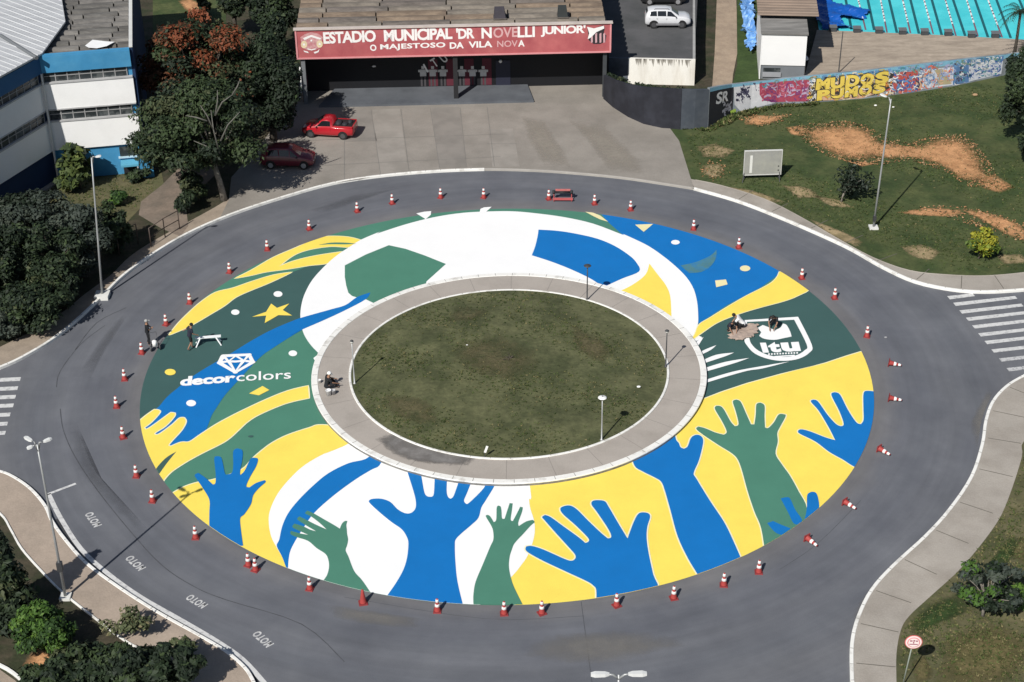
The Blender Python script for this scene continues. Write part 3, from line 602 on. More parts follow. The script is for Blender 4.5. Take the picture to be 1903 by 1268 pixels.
layer('raised_hand', zF([(925, 1200), (925, 1110), (905, 1080), (860, 1050), (720, 985), (560, 910), (460, 855), (435, 830), (440, 808), (480, 805), (560, 830), (700, 892), (750, 907), (777, 895), (780, 868), (740, 820), (640, 710), (570, 630), (550, 605), (570, 590), (610, 605), (700, 670), (800, 742), (850, 784), (873, 772), (865, 745), (780, 660), (700, 590), (676, 553), (690, 533), (740, 524), (790, 550), (870, 630), (960, 715), (1005, 752), (1029, 742), (1010, 690), (930, 570), (893, 520), (900, 493), (940, 487), (985, 495), (1010, 530), (1080, 650), (1142, 752), (1180, 650), (1210, 590), (1240, 572), (1285, 578), (1299, 605), (1280, 670), (1275, 750), (1290, 860), (1320, 1000), (1345, 1120), (1100, 1200)]), 8, BLUE, halo=.07, corner=75)
layer('raised_hand', zF([(1640, 1030), (1620, 990), (1560, 890), (1490, 740), (1440, 560), (1400, 420), (1375, 360), (1330, 330), (1250, 290), (1190, 248), (1180, 150)])+[(1200, 790)]+zH([(150, 380), (180, 440), (195, 458), (205, 482), (225, 491), (247, 477), (265, 430), (290, 411), (320, 413), (339, 440), (330, 500), (310, 570), (283, 635), (300, 670), (380, 800), (460, 920), (510, 1020), (580, 1180)]), 8, BLUE, halo=.07, corner=75)
layer('raised_hand', zH([(1235, 600), (1160, 555), (1080, 510), (1000, 450), (910, 405), (897, 388), (915, 377), (970, 390), (1060, 425), (1116, 441), (1080, 370), (1020, 270), (973, 215), (985, 202), (1015, 213), (1070, 290), (1120, 345), (1150, 359), (1166, 345), (1140, 270), (1093, 175), (1113, 158), (1145, 173), (1190, 260), (1240, 335), (1268, 346), (1283, 320), (1282, 250), (1283, 165), (1310, 150), (1380, 160), (1420, 400), (1300, 600)]), 8, BLUE, halo=.06, corner=75)
layer('finger', zH([(948, 850), (950, 770), (965, 750), (985, 745), (1003, 752), (1015, 780), (1020, 845), (980, 920), (930, 930)]), 8, BLUE)
layer('finger', zH([(795, 785), (825, 778), (850, 785), (880, 850), (920, 910), (900, 938), (870, 930), (840, 870)]), 8, BLUE)
layer('finger', zH([(715, 930), (750, 918), (800, 940), (855, 962), (800, 1000), (760, 982)]), 8, BLUE)
# diamond emblem and company name
DL = .17
def stroke(pts, wd, lv, m, name, closed=False):
    b = MB(); P = [p.xy for p in GL(pts)]
    if closed: P = P+[P[0]]
    strip(b, P, wd, .004*lv)
    for ip, p in enumerate(P[1:]): b.add([(p.x+wd/2*math.cos(k*.7854), p.y+wd/2*math.sin(k*.7854), .004*lv+.0006*(ip+1)) for k in range(8)], [tuple(range(8))])
    return b
b = MB()
for iz, (pl, cl) in enumerate((([(652, 84), (832, 76), (858, 128), (737, 198), (626, 132)], True), ([(626, 130), (690, 122), (740, 124), (795, 118), (858, 126)], False), ([(652, 84), (690, 122), (740, 84), (795, 118), (832, 76)], False), ([(690, 122), (737, 192), (795, 118)], False))):
    q = stroke(zD(pl), .30 if cl else .22, 9+iz*.9, MWHITE, 'x', cl); b.add(q.v, q.f)
b.build('diamond_emblem', MWHITE, mural, True, fix=False)
def gtext(s, p0, p1, p2, lv, m, bold, name, f, spacing=1.0):
    a, c, d = (G(*f([p])[0], .004*lv) for p in (p0, p1, p2)); b = MB(); letter(b, s, a, c, d, bold, spacing); return b.build(name, m, mural, True)
def gletters(chars, lv, m, bold, name, f):              # one letter at a time, each in its own box
    b = MB()
    for i, (ch, p0, p1, p2) in enumerate(chars):
        a, c, d = (G(*f([p])[0], .004*lv+.001*i) for p in (p0, p1, p2)); letter(b, ch, a, c, d, bold)
    return b.build(name, m, mural, True)
gtext('decor', (350, 291), (735, 262), (358, 225), 9, MWHITE, .045, 'company_lettering', zD, .95)
gtext('colors', (742, 258), (1122, 238), (744, 196), 9, MWHITE, .008, 'company_lettering', zD)
# city shield
out = zC([(835, 880), (1205, 857), (1300, 1050), (1285, 1105), (1210, 1148), (1105, 1163), (1000, 1150), (905, 1112), (850, 1055), (832, 1010)])
inn_ = zC([(850, 893), (1178, 878), (1265, 1050), (1250, 1090), (1190, 1125), (1105, 1136), (1010, 1126), (930, 1092), (885, 1050), (868, 1010)])
layer('shield', out, 8, MWHITE, corner=40); layer('shield_field', inn_, 9, TEAL, corner=40)
layer('shield_blot', zC([(925, 935), (960, 915), (1000, 930), (1040, 950), (1080, 935), (1100, 905), (1125, 915), (1150, 960), (1160, 995), (1110, 1005), (1040, 1018), (970, 1010), (935, 990), (950, 965)]), 10, MWHITE, corner=40)
gletters((('l', (962, 1103), (1004, 1102), (940, 1034)), ('t', (1008, 1102), (1092, 1099), (990, 1030)), ('u', (1098, 1099), (1226, 1092), (1082, 1034))), 10, MWHITE, .06, 'city_lettering', zC)
b = MB()
for i in range(11):
    x = 998+i*19.5; b.poly([G(*zC([p])[0], .040) for p in ((x, 1108-i*.9), (x+11, 1107-i*.9), (x+12, 1118-i*.9), (x+1, 1119-i*.9))])
b.poly([G(*zC([p])[0], .040) for p in ((1040, 1126), (1185, 1117), (1180, 1126), (1046, 1134))])
b.build('small_lettering', MWHITE, mural, True)
for px in ([(478, 1045), (550, 997), (515, 1055), (490, 1085)], [(515, 1108), (570, 1080), (638, 1054), (600, 1087), (530, 1122)], [(545, 1158), (640, 1120), (762, 1105), (700, 1131), (550, 1180)], [(550, 1215), (700, 1170), (868, 1142), (760, 1180), (555, 1240)]):
    layer('feather', zC(px), 8, MWHITE, corner=40)
layer('feather', zH([(340, 90), (450, 55), (560, 27), (750, -6)])+zC([(1000, 1190), (1145, 1168), (960, 1215)])+zH([(600, 32), (470, 68), (345, 106)]), 8, MWHITE, corner=40)
layer('paint_stain', zD([(822, 640), (840, 634), (862, 636), (855, 648), (835, 648)]), 7, TEAL)

# ------------------------------------------------------------------ stadium entrance building
class Fr:                                     # local frame of a building: x along the front, y into it, z up
    def __init__(s, o, p):
        s.o = Vector((o.x, o.y, 0)); d = Vector((p.x-o.x, p.y-o.y, 0)); s.W = d.length; s.ex = d.normalized(); s.ey = Vector((-s.ex.y, s.ex.x, 0))
        s.rz = math.atan2(s.ex.y, s.ex.x)
        s.M = Matrix(((s.ex.x, s.ey.x, 0, s.o.x), (s.ex.y, s.ey.y, 0, s.o.y), (0, 0, 1, 0), (0, 0, 0, 1)))
    def at(s, x, y, z): return s.M @ Vector((x, y, z))
    def loc(s, p): return s.M.inverted() @ Vector(p)
    def sight(s, u, v, y=0.0): return s.loc(GP(u, v, s.at(0, y, 0), s.ey))   # sighted point on the plane y
def tile_roof(root, fr, x0, x1, y0, y1, z0, z1, pitch, joints, mats, seed, hi=.16):
    """rows of big fibre-cement channel tiles running along x, with dark butt joints"""
    rnd = random.Random(seed); n = int((y1-y0)/pitch); bs = [MB() for _ in mats]; ub = MB()
    zz = lambda y: z0+(z1-z0)*(y-y0)/(y1-y0)
    ub.box((x0, y0, z0-.5), (x1, y1, z0-.12), fr.M)
    for i in range(n):
        y = y0+i*pitch; z = zz(y); js = [x0]+[j+rnd.uniform(-.25, .25)+(.5 if i % 3 == 1 else 0) for j in joints]+[x1]
        js = [j for j in js if x0 <= j <= x1]
        for a, b_ in zip(js, js[1:]):
            k = rnd.randrange(len(mats)); dz = rnd.uniform(-.012, .012); g = .05
            pr_ = [(0, -.14), (.03, -.04), (.10, .02), (.22, hi*.8), (.34, hi), (pitch*.62, hi), (pitch*.78, hi*.75), (pitch*.88, .02), (pitch-.03, -.04), (pitch-.03, -.14)]
            vs = [fr.at(xx, y+p, z+q+dz) for xx in (a+g, b_-g) for p, q in pr_]; m_ = len(pr_)
            fs = [(j, j+1, m_+j+1, m_+j) for j in range(m_-1)]+[tuple(range(m_)), tuple(range(2*m_-1, m_-1, -1))]
            bs[k].add(vs, fs)
    r = ub.build('roof', mat('roof_void', (.025, .024, .022), .95), root, True)
    for b_, m_ in zip(bs, mats):
        o = b_.build('roof_tiles', m_, root, True)
        mw = o.matrix_parent_inverse.copy(); o.parent = r; o.matrix_parent_inverse = Matrix()
        r.matrix_parent_inverse = mw
    return r
TILE = [mat('roof_tile_grey', (.20, .175, .145), .9, .25, 1.2, (.12, .105, .09), (.4, .7), bump=.3, bscale=6, fine=.25, stretch=(.5, 2, 1)),
        mat('roof_tile_brown', (.215, .165, .12), .9, .25, 1.2, (.12, .09, .07), (.4, .7), bump=.3, bscale=6, fine=.25, stretch=(.5, 2, 1)),
        mat('roof_tile_dark', (.15, .13, .115), .9, .3, 1.2, (.09, .08, .07), (.4, .7), bump=.3, bscale=6, fine=.25, stretch=(.5, 2, 1))]
TILEG = [mat('roof_sheet_grey', (.19, .18, .165), .9, .3, 1.2, (.10, .095, .09), (.4, .7), bump=.3, bscale=6, fine=.25, stretch=(.5, 2, 1)),
         mat('roof_sheet_dark', (.13, .125, .115), .9, .3, 1.2, (.075, .07, .065), (.4, .7), bump=.3, bscale=6, fine=.25, stretch=(.5, 2, 1))]
RED = mat('fascia_red', (.37, .085, .095), .75, .12, .7, (.46, .13, .13), (.4, .7), fine=.06)
PINK = mat('fascia_trim', (.62, .26, .27), .7, .12, 2)
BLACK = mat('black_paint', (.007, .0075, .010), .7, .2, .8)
MAROON = mat('maroon_paint', (.10, .018, .03), .75, .15, 1)
NAVYG = mat('grey_floor', (.115, .125, .14), .7, .15, .6, (.085, .092, .105), (.4, .7), fine=.1)
SIGNW = mat('sign_white', (.80, .78, .76), .7, .06, 3)
SIGNF = mat('sign_faded', (.60, .36, .36), .75, .12, 5)
FZ = 3.9
SF = Fr(G(553, 108, FZ), G(1134, 95, FZ)); SW = SF.W
st = empty('stadium_building', SF.o, SF.rz); tag(st, 'stadium entrance with long red lettered fascia, dark recessed porch and brown tiled roof', 'building')
def each_box(name, m, boxes, root, fr):
    return [MB().box(a, c, fr.M).build(name, m, root, True) for a, c in boxes][0]
def sb_(name, m, boxes, root=st, fr=SF): return each_box(name, m, boxes, root, fr)
ztop = SF.sight(553, 56).z
yb = SF.loc(G(880, 163, ZP)).y
fas = sb_('fascia', RED, [((0, -.02, FZ), (SW, .18, ztop))])
sb_('fascia_trim', PINK, [((-.05, -.06, FZ-.10), (SW+.05, .12, FZ+.02)), ((-.06, -.07, FZ+.02), (.06, -.022, ztop)), ((SW-.06, -.07, FZ+.02), (SW+.06, -.022, ztop))], fas)
sb_('coping', mat('coping_pale', (.50, .44, .40), .8, .2, 1.5), [((-.15, -.14, ztop+.003), (SW+.15, .22, ztop+.11))], fas)
tile_roof(st, SF, -.1, SW-.25, .3, 22, ztop-.35, ztop+.7, .93, [SW*.075, SW*.26, SW*.475, SW*.68, SW*.87], TILE, 5)
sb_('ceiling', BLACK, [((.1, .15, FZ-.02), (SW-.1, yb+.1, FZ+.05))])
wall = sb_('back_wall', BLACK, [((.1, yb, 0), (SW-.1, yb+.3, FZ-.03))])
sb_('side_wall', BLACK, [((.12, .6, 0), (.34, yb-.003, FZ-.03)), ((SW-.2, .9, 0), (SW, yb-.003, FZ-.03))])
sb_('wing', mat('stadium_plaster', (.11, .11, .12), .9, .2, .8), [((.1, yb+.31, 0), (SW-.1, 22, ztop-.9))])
x0 = SF.loc(G(592, 205, ZP)).x; x1 = SF.loc(G(992, 190, ZP)).x; yf = SF.loc(G(800, 196, ZP)).y
b = MB(); q = [SF.at(x0, yf, 0), SF.at(x1, yf+.05, 0), SF.at(x1-.35, yb-.01, 0), SF.at(x0+1.0, yb-.01, 0)]; b.prism([(p.x, p.y) for p in q], .1, ZP+.17); b.build('porch_step', NAVYG, st, True)
cx = SF.loc(G(848, 192, ZP)); cx.y = max(cx.y, .0)
sb_('column', mat('column_black', (.02, .02, .022), .6, .1, 2), [((cx.x-.17, .2, ZP+.1), (cx.x+.17, .55, FZ-.03))])
sb_('pillar', mat('pillar_grey', (.16, .17, .18), .8, .2, 2), [((.2, .16, 0), (.50, .5, FZ-.03))])
sb_('pillar', mat('pillar_grey2', (.05, .055, .06), .8, .2, 2), [((SW-.5, .25, 0), (SW-.22, .5, FZ-.03))])
b = MB(); b.tube([SF.at(.1, .05, 3.2), SF.at(.1, -.1, 1.4), SF.at(.0, -.2, .9), SF.at(-.5, -.4, .3)], .06, 8); b.build('drain_pipe', mat('pipe_white', (.7, .7, .68), .5), st, True, smooth=True)
# wall painting inside the porch
b = MB(); mp = MB(); jw = MB(); bb = MB()
xa = SF.loc(G(790, 150, 1)).x
for u in (805, 838, 872, 905):
    x = SF.sight(u, 140, yb).x; mp.box((x-.35, yb-.02, .35), (x+.35, yb-.003, 2.5), SF.M)
mp.build('painted_stripe', MAROON, wall, True)
for u in (786, 804, 823, 858, 878, 898):
    x = SF.sight(u, 130, yb).x; z = SF.sight(u, 134, yb).z
    jw.box((x-.24, yb-.024, z-.34), (x+.24, yb-.004, z+.2), SF.M); jw.box((x-.36, yb-.024, z+.0), (x-.245, yb-.006, z+.18), SF.M); jw.box((x+.245, yb-.024, z+.0), (x+.36, yb-.006, z+.18), SF.M)
    jw.box((x-.11, yb-.022, z+.24), (x+.11, yb-.006, z+.48), SF.M)
    bb.box((x-.2, yb-.022, ZP+.2), (x-.06, yb-.005, z-.36), SF.M); bb.box((x+.06, yb-.022, ZP+.2), (x+.2, yb-.005, z-.36), SF.M)
jw.build('painted_player', mat('player_grey', (.55, .54, .52), .8, .2, 4), wall, True); bb.build('painted_legs', mat('player_dark', (.06, .055, .06), .8), wall, True)
lt = MB()
for i, ch in enumerate('ITUA'):
    u, v = ((794, 135), (808, 126), (826, 118), (844, 110))[i]
    p = SF.sight(u, v, yb); s_ = .42; an = -.45+.1*i
    ex = Vector((math.cos(an+.9)*s_, 0, math.sin(an+.9)*s_)) if ch != 'I' else Vector((.10, 0, .08)); ez = Vector((-math.sin(an+.9)*.72, 0, math.cos(an+.9)*.72))
    P0 = p+Vector((0, -.03, 0)); letter(lt, ch, SF.M @ P0, SF.M @ (P0+ex), SF.M @ (P0+ez), .02)
lt.build('wall_lettering', SIGNW, wall, True)
x = SF.sight(935, 140, yb).x; sb_('door', mat('door_navy', (.02, .022, .04), .6), [((x-.55, yb-.05, ZP), (x+.55, yb-.003, 2.3))], wall)
x = SF.sight(930, 113, yb); b = MB(); b.ball(SF.M @ Vector((x.x, yb-.12, x.z)), .13); b.build('wall_lamp', SIGNW, wall, True, smooth=True)
x = SF.sight(695, 122, yb); b = MB(); b.ball(SF.M @ Vector((x.x, yb-.12, x.z)), (.16, .1, .08)); b.build('wall_lamp', SIGNW, wall, True, smooth=True)
mp = MB()
for y0_, y1_, z0_, z1_ in ((.7, 1.5, 2.2, 3.1), (1.7, 2.5, .7, 1.6)): mp.box((.345, y0_, z0_), (.36, y1_, z1_), SF.M)
mp.build('painted_panel', mat('panel_maroon', (.22, .06, .09), .8, .1, 2), st, True)
# lettering of the fascia
def fl(s, u0, v0, u1, v1, hpx, m, bold=.03, sp=1.0, name='lettering'):
    a = SF.sight(u0, v0, -.03); c = SF.sight(u1, v1, -.03); d = SF.sight(u0, v0-hpx, -.03); a.y = c.y = d.y = -.03; d.x = a.x
    b = MB(); letter(b, s, SF.M @ a, SF.M @ c, SF.M @ d, bold, sp); return b.build(name, m, fas, True)
fl('ESTADIO', 601.5, 82, 699, 78, 22, SIGNW, .035, .9)
fl('MUNICIPAL', 714, 78, 841, 73, 22, SIGNW, .035, .9)
fl("'DR", 848, 73, 882, 71.5, 20, SIGNW, .035, .9)
fl('N', 895, 72, 914, 71, 20, SIGNW, .03)
fl('OVE', 917, 71, 962, 69, 19, SIGNF, .02, 1.0)
fl('LLI', 962, 70, 994, 69, 20, SIGNW, .03, 1.0)
fl("JUNIOR'", 1005, 69, 1088, 66, 20, SIGNW, .035, .9)
fl('O', 688, 95, 700, 95, 12, SIGNW, .03); fl('MAJESTOSO', 707, 95, 828, 91, 12.5, SIGNW, .03, 1.05); fl('DA', 836, 91, 862, 90, 12, SIGNW, .03); fl('VILA', 871, 89.5, 915, 88, 12, SIGNW, .03)
fl('NOV', 924, 88, 962, 87, 12, SIGNF, .015); fl('A', 963, 87, 975, 86.5, 12, SIGNW, .03)
def fpt(u, v, y=-.03): p = SF.sight(u, v, -.03); p.y = y; return SF.M @ p
b = MB(); b.poly([fpt(*p) for p in ((558, 70), (566, 64), (578, 60), (592, 63), (600, 70), (598, 76), (596, 88), (586, 93), (574, 94), (564, 90), (560, 78))]); em = b.build('left_emblem', mat('emblem_rose', (.50, .20, .22), .8, .2, 6, (.56, .34, .33), (.4, .6)), fas, True)
b = MB()
for cu, cv in ((565, 83), (594, 82)): b.add([fpt(cu+6*math.cos(k*.5236), cv+7*math.sin(k*.5236), -.036) for k in range(12)], [tuple(range(12))])
b.build('emblem_wreath', mat('emblem_cream', (.70, .58, .38), .8, .2, 6), em, True)
b = MB()
for cu, cv, r in ((578.5, 75.5, 2), (565, 83, 2.2), (594, 82, 2.2)): b.add([fpt(cu+r*math.cos(k*.785), cv+r*math.sin(k*.785), -.04) for k in range(8)], [tuple(range(8))])
for q in (((563, 71), (578, 65), (597, 71), (595, 74), (578, 69), (566, 75)), ((564, 94), (572, 96), (574, 99), (566, 97)), ((583, 97), (590, 95), (594, 91), (592, 97), (585, 100)), ((571, 90), (579, 92), (587, 90), (586, 92), (579, 94), (572, 92))): b.poly([fpt(u, v, -.039) for u, v in q])
b.build('emblem_marks', SIGNW, em, True)
b = MB(); b.poly([fpt(*p) for p in ((1091, 51), (1105, 53), (1121, 47), (1124, 52), (1122, 62), (1127, 66), (1125, 78), (1115, 82), (1103, 82), (1094, 75), (1093, 62))]); em = b.build('right_emblem', mat('emblem_black', (.03, .025, .03), .8), fas, True)
b = MB()
for u in (1098, 1106, 1114, 1121): b.poly([fpt(u, 63, -.036), fpt(u+3.6, 61, -.036), fpt(u+3.6, 79, -.036), fpt(u+.2, 80, -.036)])
b.build('emblem_stripes', mat('emblem_pale', (.55, .33, .35), .8), em, True)
b = MB(); b.poly([fpt(*p, -.04) for p in ((1091, 50), (1104, 53), (1122, 48), (1123, 53), (1108, 60), (1098, 70), (1092, 73), (1095, 62))]); b.build('emblem_sash', SIGNW, em, True)
# things standing on the roof
for u, s_, c_, lab in ((929, 1.0, (.05, .045, .055), 'dark box left of the other one on the stadium roof'), (1046, .85, (.03, .035, .035), 'black slanted box near the right end of the stadium roof')):
    p = SF.sight(u, 36, 1.6); rb = empty('roof_ventilator', SF.at(p.x, 1.9, ztop-.1), SF.rz); tag(rb, lab, 'roof ventilator', 'ventilators on the stadium roof')
    b = MB(); b.add([(-.45*s_, -.35, 0), (.45*s_, -.35, 0), (.45*s_, .35, 0), (-.45*s_, .35, 0), (-.38*s_, -.22, .62), (.33*s_, -.22, .62), (.33*s_, .35, .75), (-.38*s_, .35, .75)], [(3, 2, 1, 0), (4, 5, 6, 7), (0, 1, 5, 4), (1, 2, 6, 5), (2, 3, 7, 6), (3, 0, 4, 7)]); b.build('housing', mat('ventilator_'+str(u), c_, .8, .2, 3), rb)
    b = MB(); b.box((-.5*s_, -.42, .0), (.5*s_, .42, .05)); b.build('flashing', TILE[2], rb)

# ------------------------------------------------------------------ school at the left
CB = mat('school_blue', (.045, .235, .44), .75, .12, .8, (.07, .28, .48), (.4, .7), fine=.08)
CBD = mat('school_dark_blue', (.012, .032, .085), .8, .15, .8)  # darker blue; on the left wing it carries that front's shade as colour
CW = mat('school_white', (.82, .82, .81), .8, .04, .6, (.76, .76, .75), (.5, .8), fine=.05)
CWIN = mat('window_glass', (.035, .042, .045), .25, .5, 1.2, (.10, .11, .11), (.5, .6), spec=.5)
CFRM = mat('window_frame', (.30, .30, .30), .6, .2, 3)
c0 = G(107, 335, ZP); c1 = G(276, 320, ZP); c2 = G(0, 405, ZP)
lv = [HT(c0, v) for v in (101, 131, 152, 199, 223, 275)]; zt = lv[0]
R1 = Fr(c0, c1); RW = R1.W-.2
sc_ = empty('school_building', c0, R1.rz); tag(sc_, 'blue and white three storey school building with grey metal roof and brown tiled wing', 'building')
def wing(fr, x0, x1, depth, front):
    def bx_(name, m, boxes, par=sc_): return each_box(name, m, boxes, par, fr)
    def frame_(name, m, boxes, par):
        b = MB()
        for a, c in boxes: b.box(a, c, fr.M)
        return b.build(name, m, par, True)
    z0_, z1_, z2_, z3_, z4_, z5_ = lv
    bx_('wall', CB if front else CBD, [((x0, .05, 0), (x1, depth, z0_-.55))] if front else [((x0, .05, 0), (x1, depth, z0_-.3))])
    bx_('top_band', CB if front else mat('school_shade_blue', (.03, .11, .24), .8, .1, 1), [((x0, -.22, z1_), (x1, .05-.003, z0_))])  # left wing: same blue paint, its shade put into the colour
    bx_('white_band', CW, [((x0, -.16, z3_), (x1, .047, z2_)), ((x0, -.16, z5_), (x1, .047, z4_))])
    bx_('band_sill', mat('sill_grey', (.42, .42, .42), .8, .2, 2), [((x0, -.22, z2_+.003), (x1-.02, .04, z2_+.10)), ((x0, -.22, z4_+.003), (x1-.02, .04, z4_+.10)), ((x0, -.20, z3_-.09), (x1-.02, .04, z3_-.003))])
    for za, zb in ((z2_+.10, z1_-.003), (z4_+.10, z3_-.09)):
        wn = bx_('window', CWIN, [((x0+.15, -.02, za), (x1-.35, .046, zb))])
        n_ = max(3, int((x1-x0)/.75)); bars = [((x0+.15+(x1-x0-.5)*i/n_-.03, -.05, za+.003), (x0+.15+(x1-x0-.5)*i/n_+.03, -.023, zb-.003)) for i in range(n_+1)]
        bars += [((x0+.2, -.045, za+(zb-za)*.55-.025), (x1-.4, -.024, za+(zb-za)*.55+.025))]
        frame_('window_frame', CFRM, bars, wn)
    return bx_
bx = wing(R1, 0, RW, 16, True)
z5 = lv[5]
# ground floor of the right wing: window, porch
wn = bx('window', CWIN, [((RW*.74, -.02, z5*.62), (RW*.93, .046, z5*.9))]); bx('window_sill', mat('sill_pale', (.45, .60, .68), .8), [((RW*.72, -.12, z5*.57), (RW*.95, .045, z5*.615))], wn)
bx('door', mat('doorway_dark', (.015, .016, .02), .8), [((RW*.76, -.03, 0), (RW*.92, .044, z5*.42))])
bx('porch_canopy', mat('porch_blue', (.10, .36, .52), .75, .1, 2), [((RW*.74, -.9, z5*.44), (RW*.94, .04, z5*.50))])
bx('porch_post', mat('post_pale', (.45, .47, .48), .8), [((RW*.92, -.88, 0), (RW*.935, -.8, z5*.437))])
bx('porch_wall', CB, [((RW*.95, -.9, 0), (RW*1.1, -.2, z5*.72))])
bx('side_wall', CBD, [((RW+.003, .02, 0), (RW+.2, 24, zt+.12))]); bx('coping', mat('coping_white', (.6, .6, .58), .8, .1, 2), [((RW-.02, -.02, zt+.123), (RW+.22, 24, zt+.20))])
bx('parapet', CB, [((0, -.20, zt), (RW, .10, zt+.10))])
tile_roof(sc_, R1, -2.2, RW-.03, .14, 24, zt-.28, zt-.05, .98, [-.3, RW*.36, RW*.8], TILEG, 8)
b = MB(); q = [(158, 85), (172, 74), (196, 77), (213, 78), (198, 86), (180, 90), (165, 89)]; zr = zt+.02
b.poly([G(u, v, zr) for u, v in q]); b.build('white_patch', mat('patch_white', (.8, .8, .79), .7), sc_, True)
L1 = Fr(c2, c0); LW = L1.W
bx2 = wing(L1, -16, LW-.02, 12, False)
bx2('plinth', mat('plinth_grey', (.22, .22, .22), .9, .2, 2), [((-16, -.35, 0), (LW-.3, .04, ZP+.12))])
b = MB(); zr = zt+.12
ev = [G(79, 102, zr), G(-40, 168, zr), G(-300, 305, zr), G(-420, 100, zr), G(-200, -60, zr), G(112, -60, zr), G(115, 0, zr), G(122, 43, zr)]
b.prism([(p.x, p.y) for p in ev], zr, zr+.12, bottom=True); mr_ = b.build('metal_roof', mat('roof_metal', (.55, .56, .57), .5, .08, .6, (.46, .47, .48), (.35, .7), metal=.15, fine=.05, stretch=(.5, 3, 1)), sc_, True)
b = MB()
for t in range(-14, 22):
    o_ = t*9.0; a = G(-60, -18+o_, zr+.12); c = G(118+min(0, (40-o_)*.0), 48+o_, zr+.12)
    # each rib stops at the eave line
    p0_, p1_ = Vector(a), Vector(c); k = 0
    inside = lambda p: (ev[0].x-p.x)*(ev[7].y-p.y)-(ev[0].y-p.y)*(ev[7].x-p.x)
    d_ = (p1_-p0_)
    def cut(A, B):
        den = d_.x*(B.y-A.y)-d_.y*(B.x-A.x)
        return ((A.x-p0_.x)*(B.y-A.y)-(A.y-p0_.y)*(B.x-A.x))/den if abs(den) > 1e-6 else 9
    ts = []
    for i in range(8):
        A, B = ev[i], ev[(i+1) % 8]; tt = cut(A, B)
        if abs(tt) < 20:
            p = p0_+d_*tt; s_ = (p-A).dot(B-A)/(B-A).length_squared
            if -1e-6 <= s_ <= 1+1e-6: ts.append(tt)
    if len(ts) >= 2:
        A = p0_+d_*min(ts); B = p0_+d_*max(ts); b.tube([A.xy.to_3d()+Vector((0, 0, zr+.125)), B.xy.to_3d()+Vector((0, 0, zr+.125))], .045, 5)
b.build('rib', mat('roof_rib', (.50, .51, .52), .5, .1, 1, metal=.15), mr_, True)
b = MB(); b.tube([G(0, 66, zr+.14), G(68, 108, zr+.14)], .14, 6); b.build('gutter', mat('roof_gutter', (.14, .15, .16), .7), mr_, True)
b = MB(); b.tube([L1.at(LW-.25, -.28, .1), L1.at(LW-.25, -.28, lv[1])], .07, 8); b.build('downpipe', mat('pipe_pale', (.62, .62, .60), .5), sc_, True)

# ------------------------------------------------------------------ raised car park, its retaining walls
zl = HT(G(1200, 157, ZP), 109)
cp = [G(1120, 108, zl), G(1291, 112, zl), G(1296, 0, zl), G(1298, -60, zl), G(1100, -60, zl)]
lot = MB(); lot.prism([(p.x, p.y) for p in cp], 0, zl); lo = lot.build('car_park', mat('car_park_asphalt', (.098, .098, .102), .9, .15, .4, (.065, .068, .07), (.35, .65), bump=.2, bscale=10, fine=.12)); tag(lo, kind='structure')
LFr = Fr(cp[0], cp[1]); b = MB()
xs = LFr.loc(G(1168, 108, zl)).x
rw_ = empty('retaining_wall', LFr.at(0, -.1, 0), LFr.rz); tag(rw_, 'stained white retaining wall below the raised car park', 'wall')
wp = mat('stained_white', (.80, .78, .72), .85, .08, .7, (.60, .56, .48), (.45, .75), fine=.12, stretch=(2, 2, .4))
MB().box((xs, -.22, 0), (LFr.W+.05, -.004, zl+.10), LFr.M).build('white_panel', wp, rw_, True)
MB().box((-1.2, -.22, 0), (xs-.005, -.004, zl+.10), LFr.M).build('dark_panel', mat('dark_panel', (.11, .125, .15), .85, .2, .8, (.07, .08, .09)), rw_, True)
MB().box((LFr.W-.15, -.003, zl+.003), (LFr.W+.05, 22, zl+.14), LFr.M).build('coping', mat('wall_coping', (.33, .33, .32), .9, .2, 1.5), rw_, True)
b = MB()
for t in range(30):
    rr = random.Random(t); x = xs+rr.uniform(.1, LFr.W-xs-.2); hh = rr.uniform(.1, .7); ww = rr.uniform(.03, .14)
    p = [LFr.at(x-ww, -.2235, zl+.098), LFr.at(x+ww, -.2235, zl+.098), LFr.at(x+ww*.2, -.2235, zl+.098-hh)]; b.add(p, [(0, 1, 2)])
b.build('streak', mat('wall_streak', (.33, .31, .27), .9, .2, 3), rw_, True)

# ------------------------------------------------------------------ walls of the grounds
def pxwall(base, topv, th=.22):
    B = [G(u, v, ZP) for u, v in base]; T = [HT(p, t) for p, t in zip(B, topv)]; return B, T
def wall_mesh(B, T, th):
    mb = MB(); P = [p.xy for p in B]; vs = []; n = len(P)
    for i in range(n):
        t = (P[min(i+1, n-1)]-P[max(i-1, 0)]).normalized(); nn = Vector((-t.y, t.x)); q = P[i]+nn*th
        vs += [(P[i].x, P[i].y, -.1), (P[i].x, P[i].y, ZP+T[i]), (q.x, q.y, ZP+T[i]), (q.x, q.y, -.1)]
    fs = []
    for i in range(n-1):
        for k in range(3): fs.append((i*4+k, i*4+k+1, (i+1)*4+k+1, (i+1)*4+k))
    fs += [(0, 1, 2, 3), ((n-1)*4+3, (n-1)*4+2, (n-1)*4+1, (n-1)*4)]
    return mb.add(vs, fs)
bB, bT = pxwall([(1121, 184), (1139, 200), (1167, 218), (1196, 231), (1230, 238.5), (1264, 240.5)], [140, 149, 158, 163, 165.5, 167])
bw = empty('boundary_wall', bB[0]); tag(bw, 'curved black wall between forecourt and raised car park', 'wall', None)
wall_mesh(bB, bT, .22).build('black_section', mat('wall_black', (.018, .019, .026), .8, .2, .8, (.028, .03, .04)), bw, True)
gB, gT = pxwall([(1264.6, 240.5), (1290, 240), (1315, 237)], [167, 167.5, 167])
wall_mesh(gB, gT, .22).build('slate_section', mat('wall_slate', (.050, .060, .075), .8, .2, .8, (.07, .08, .095)), bw, True)
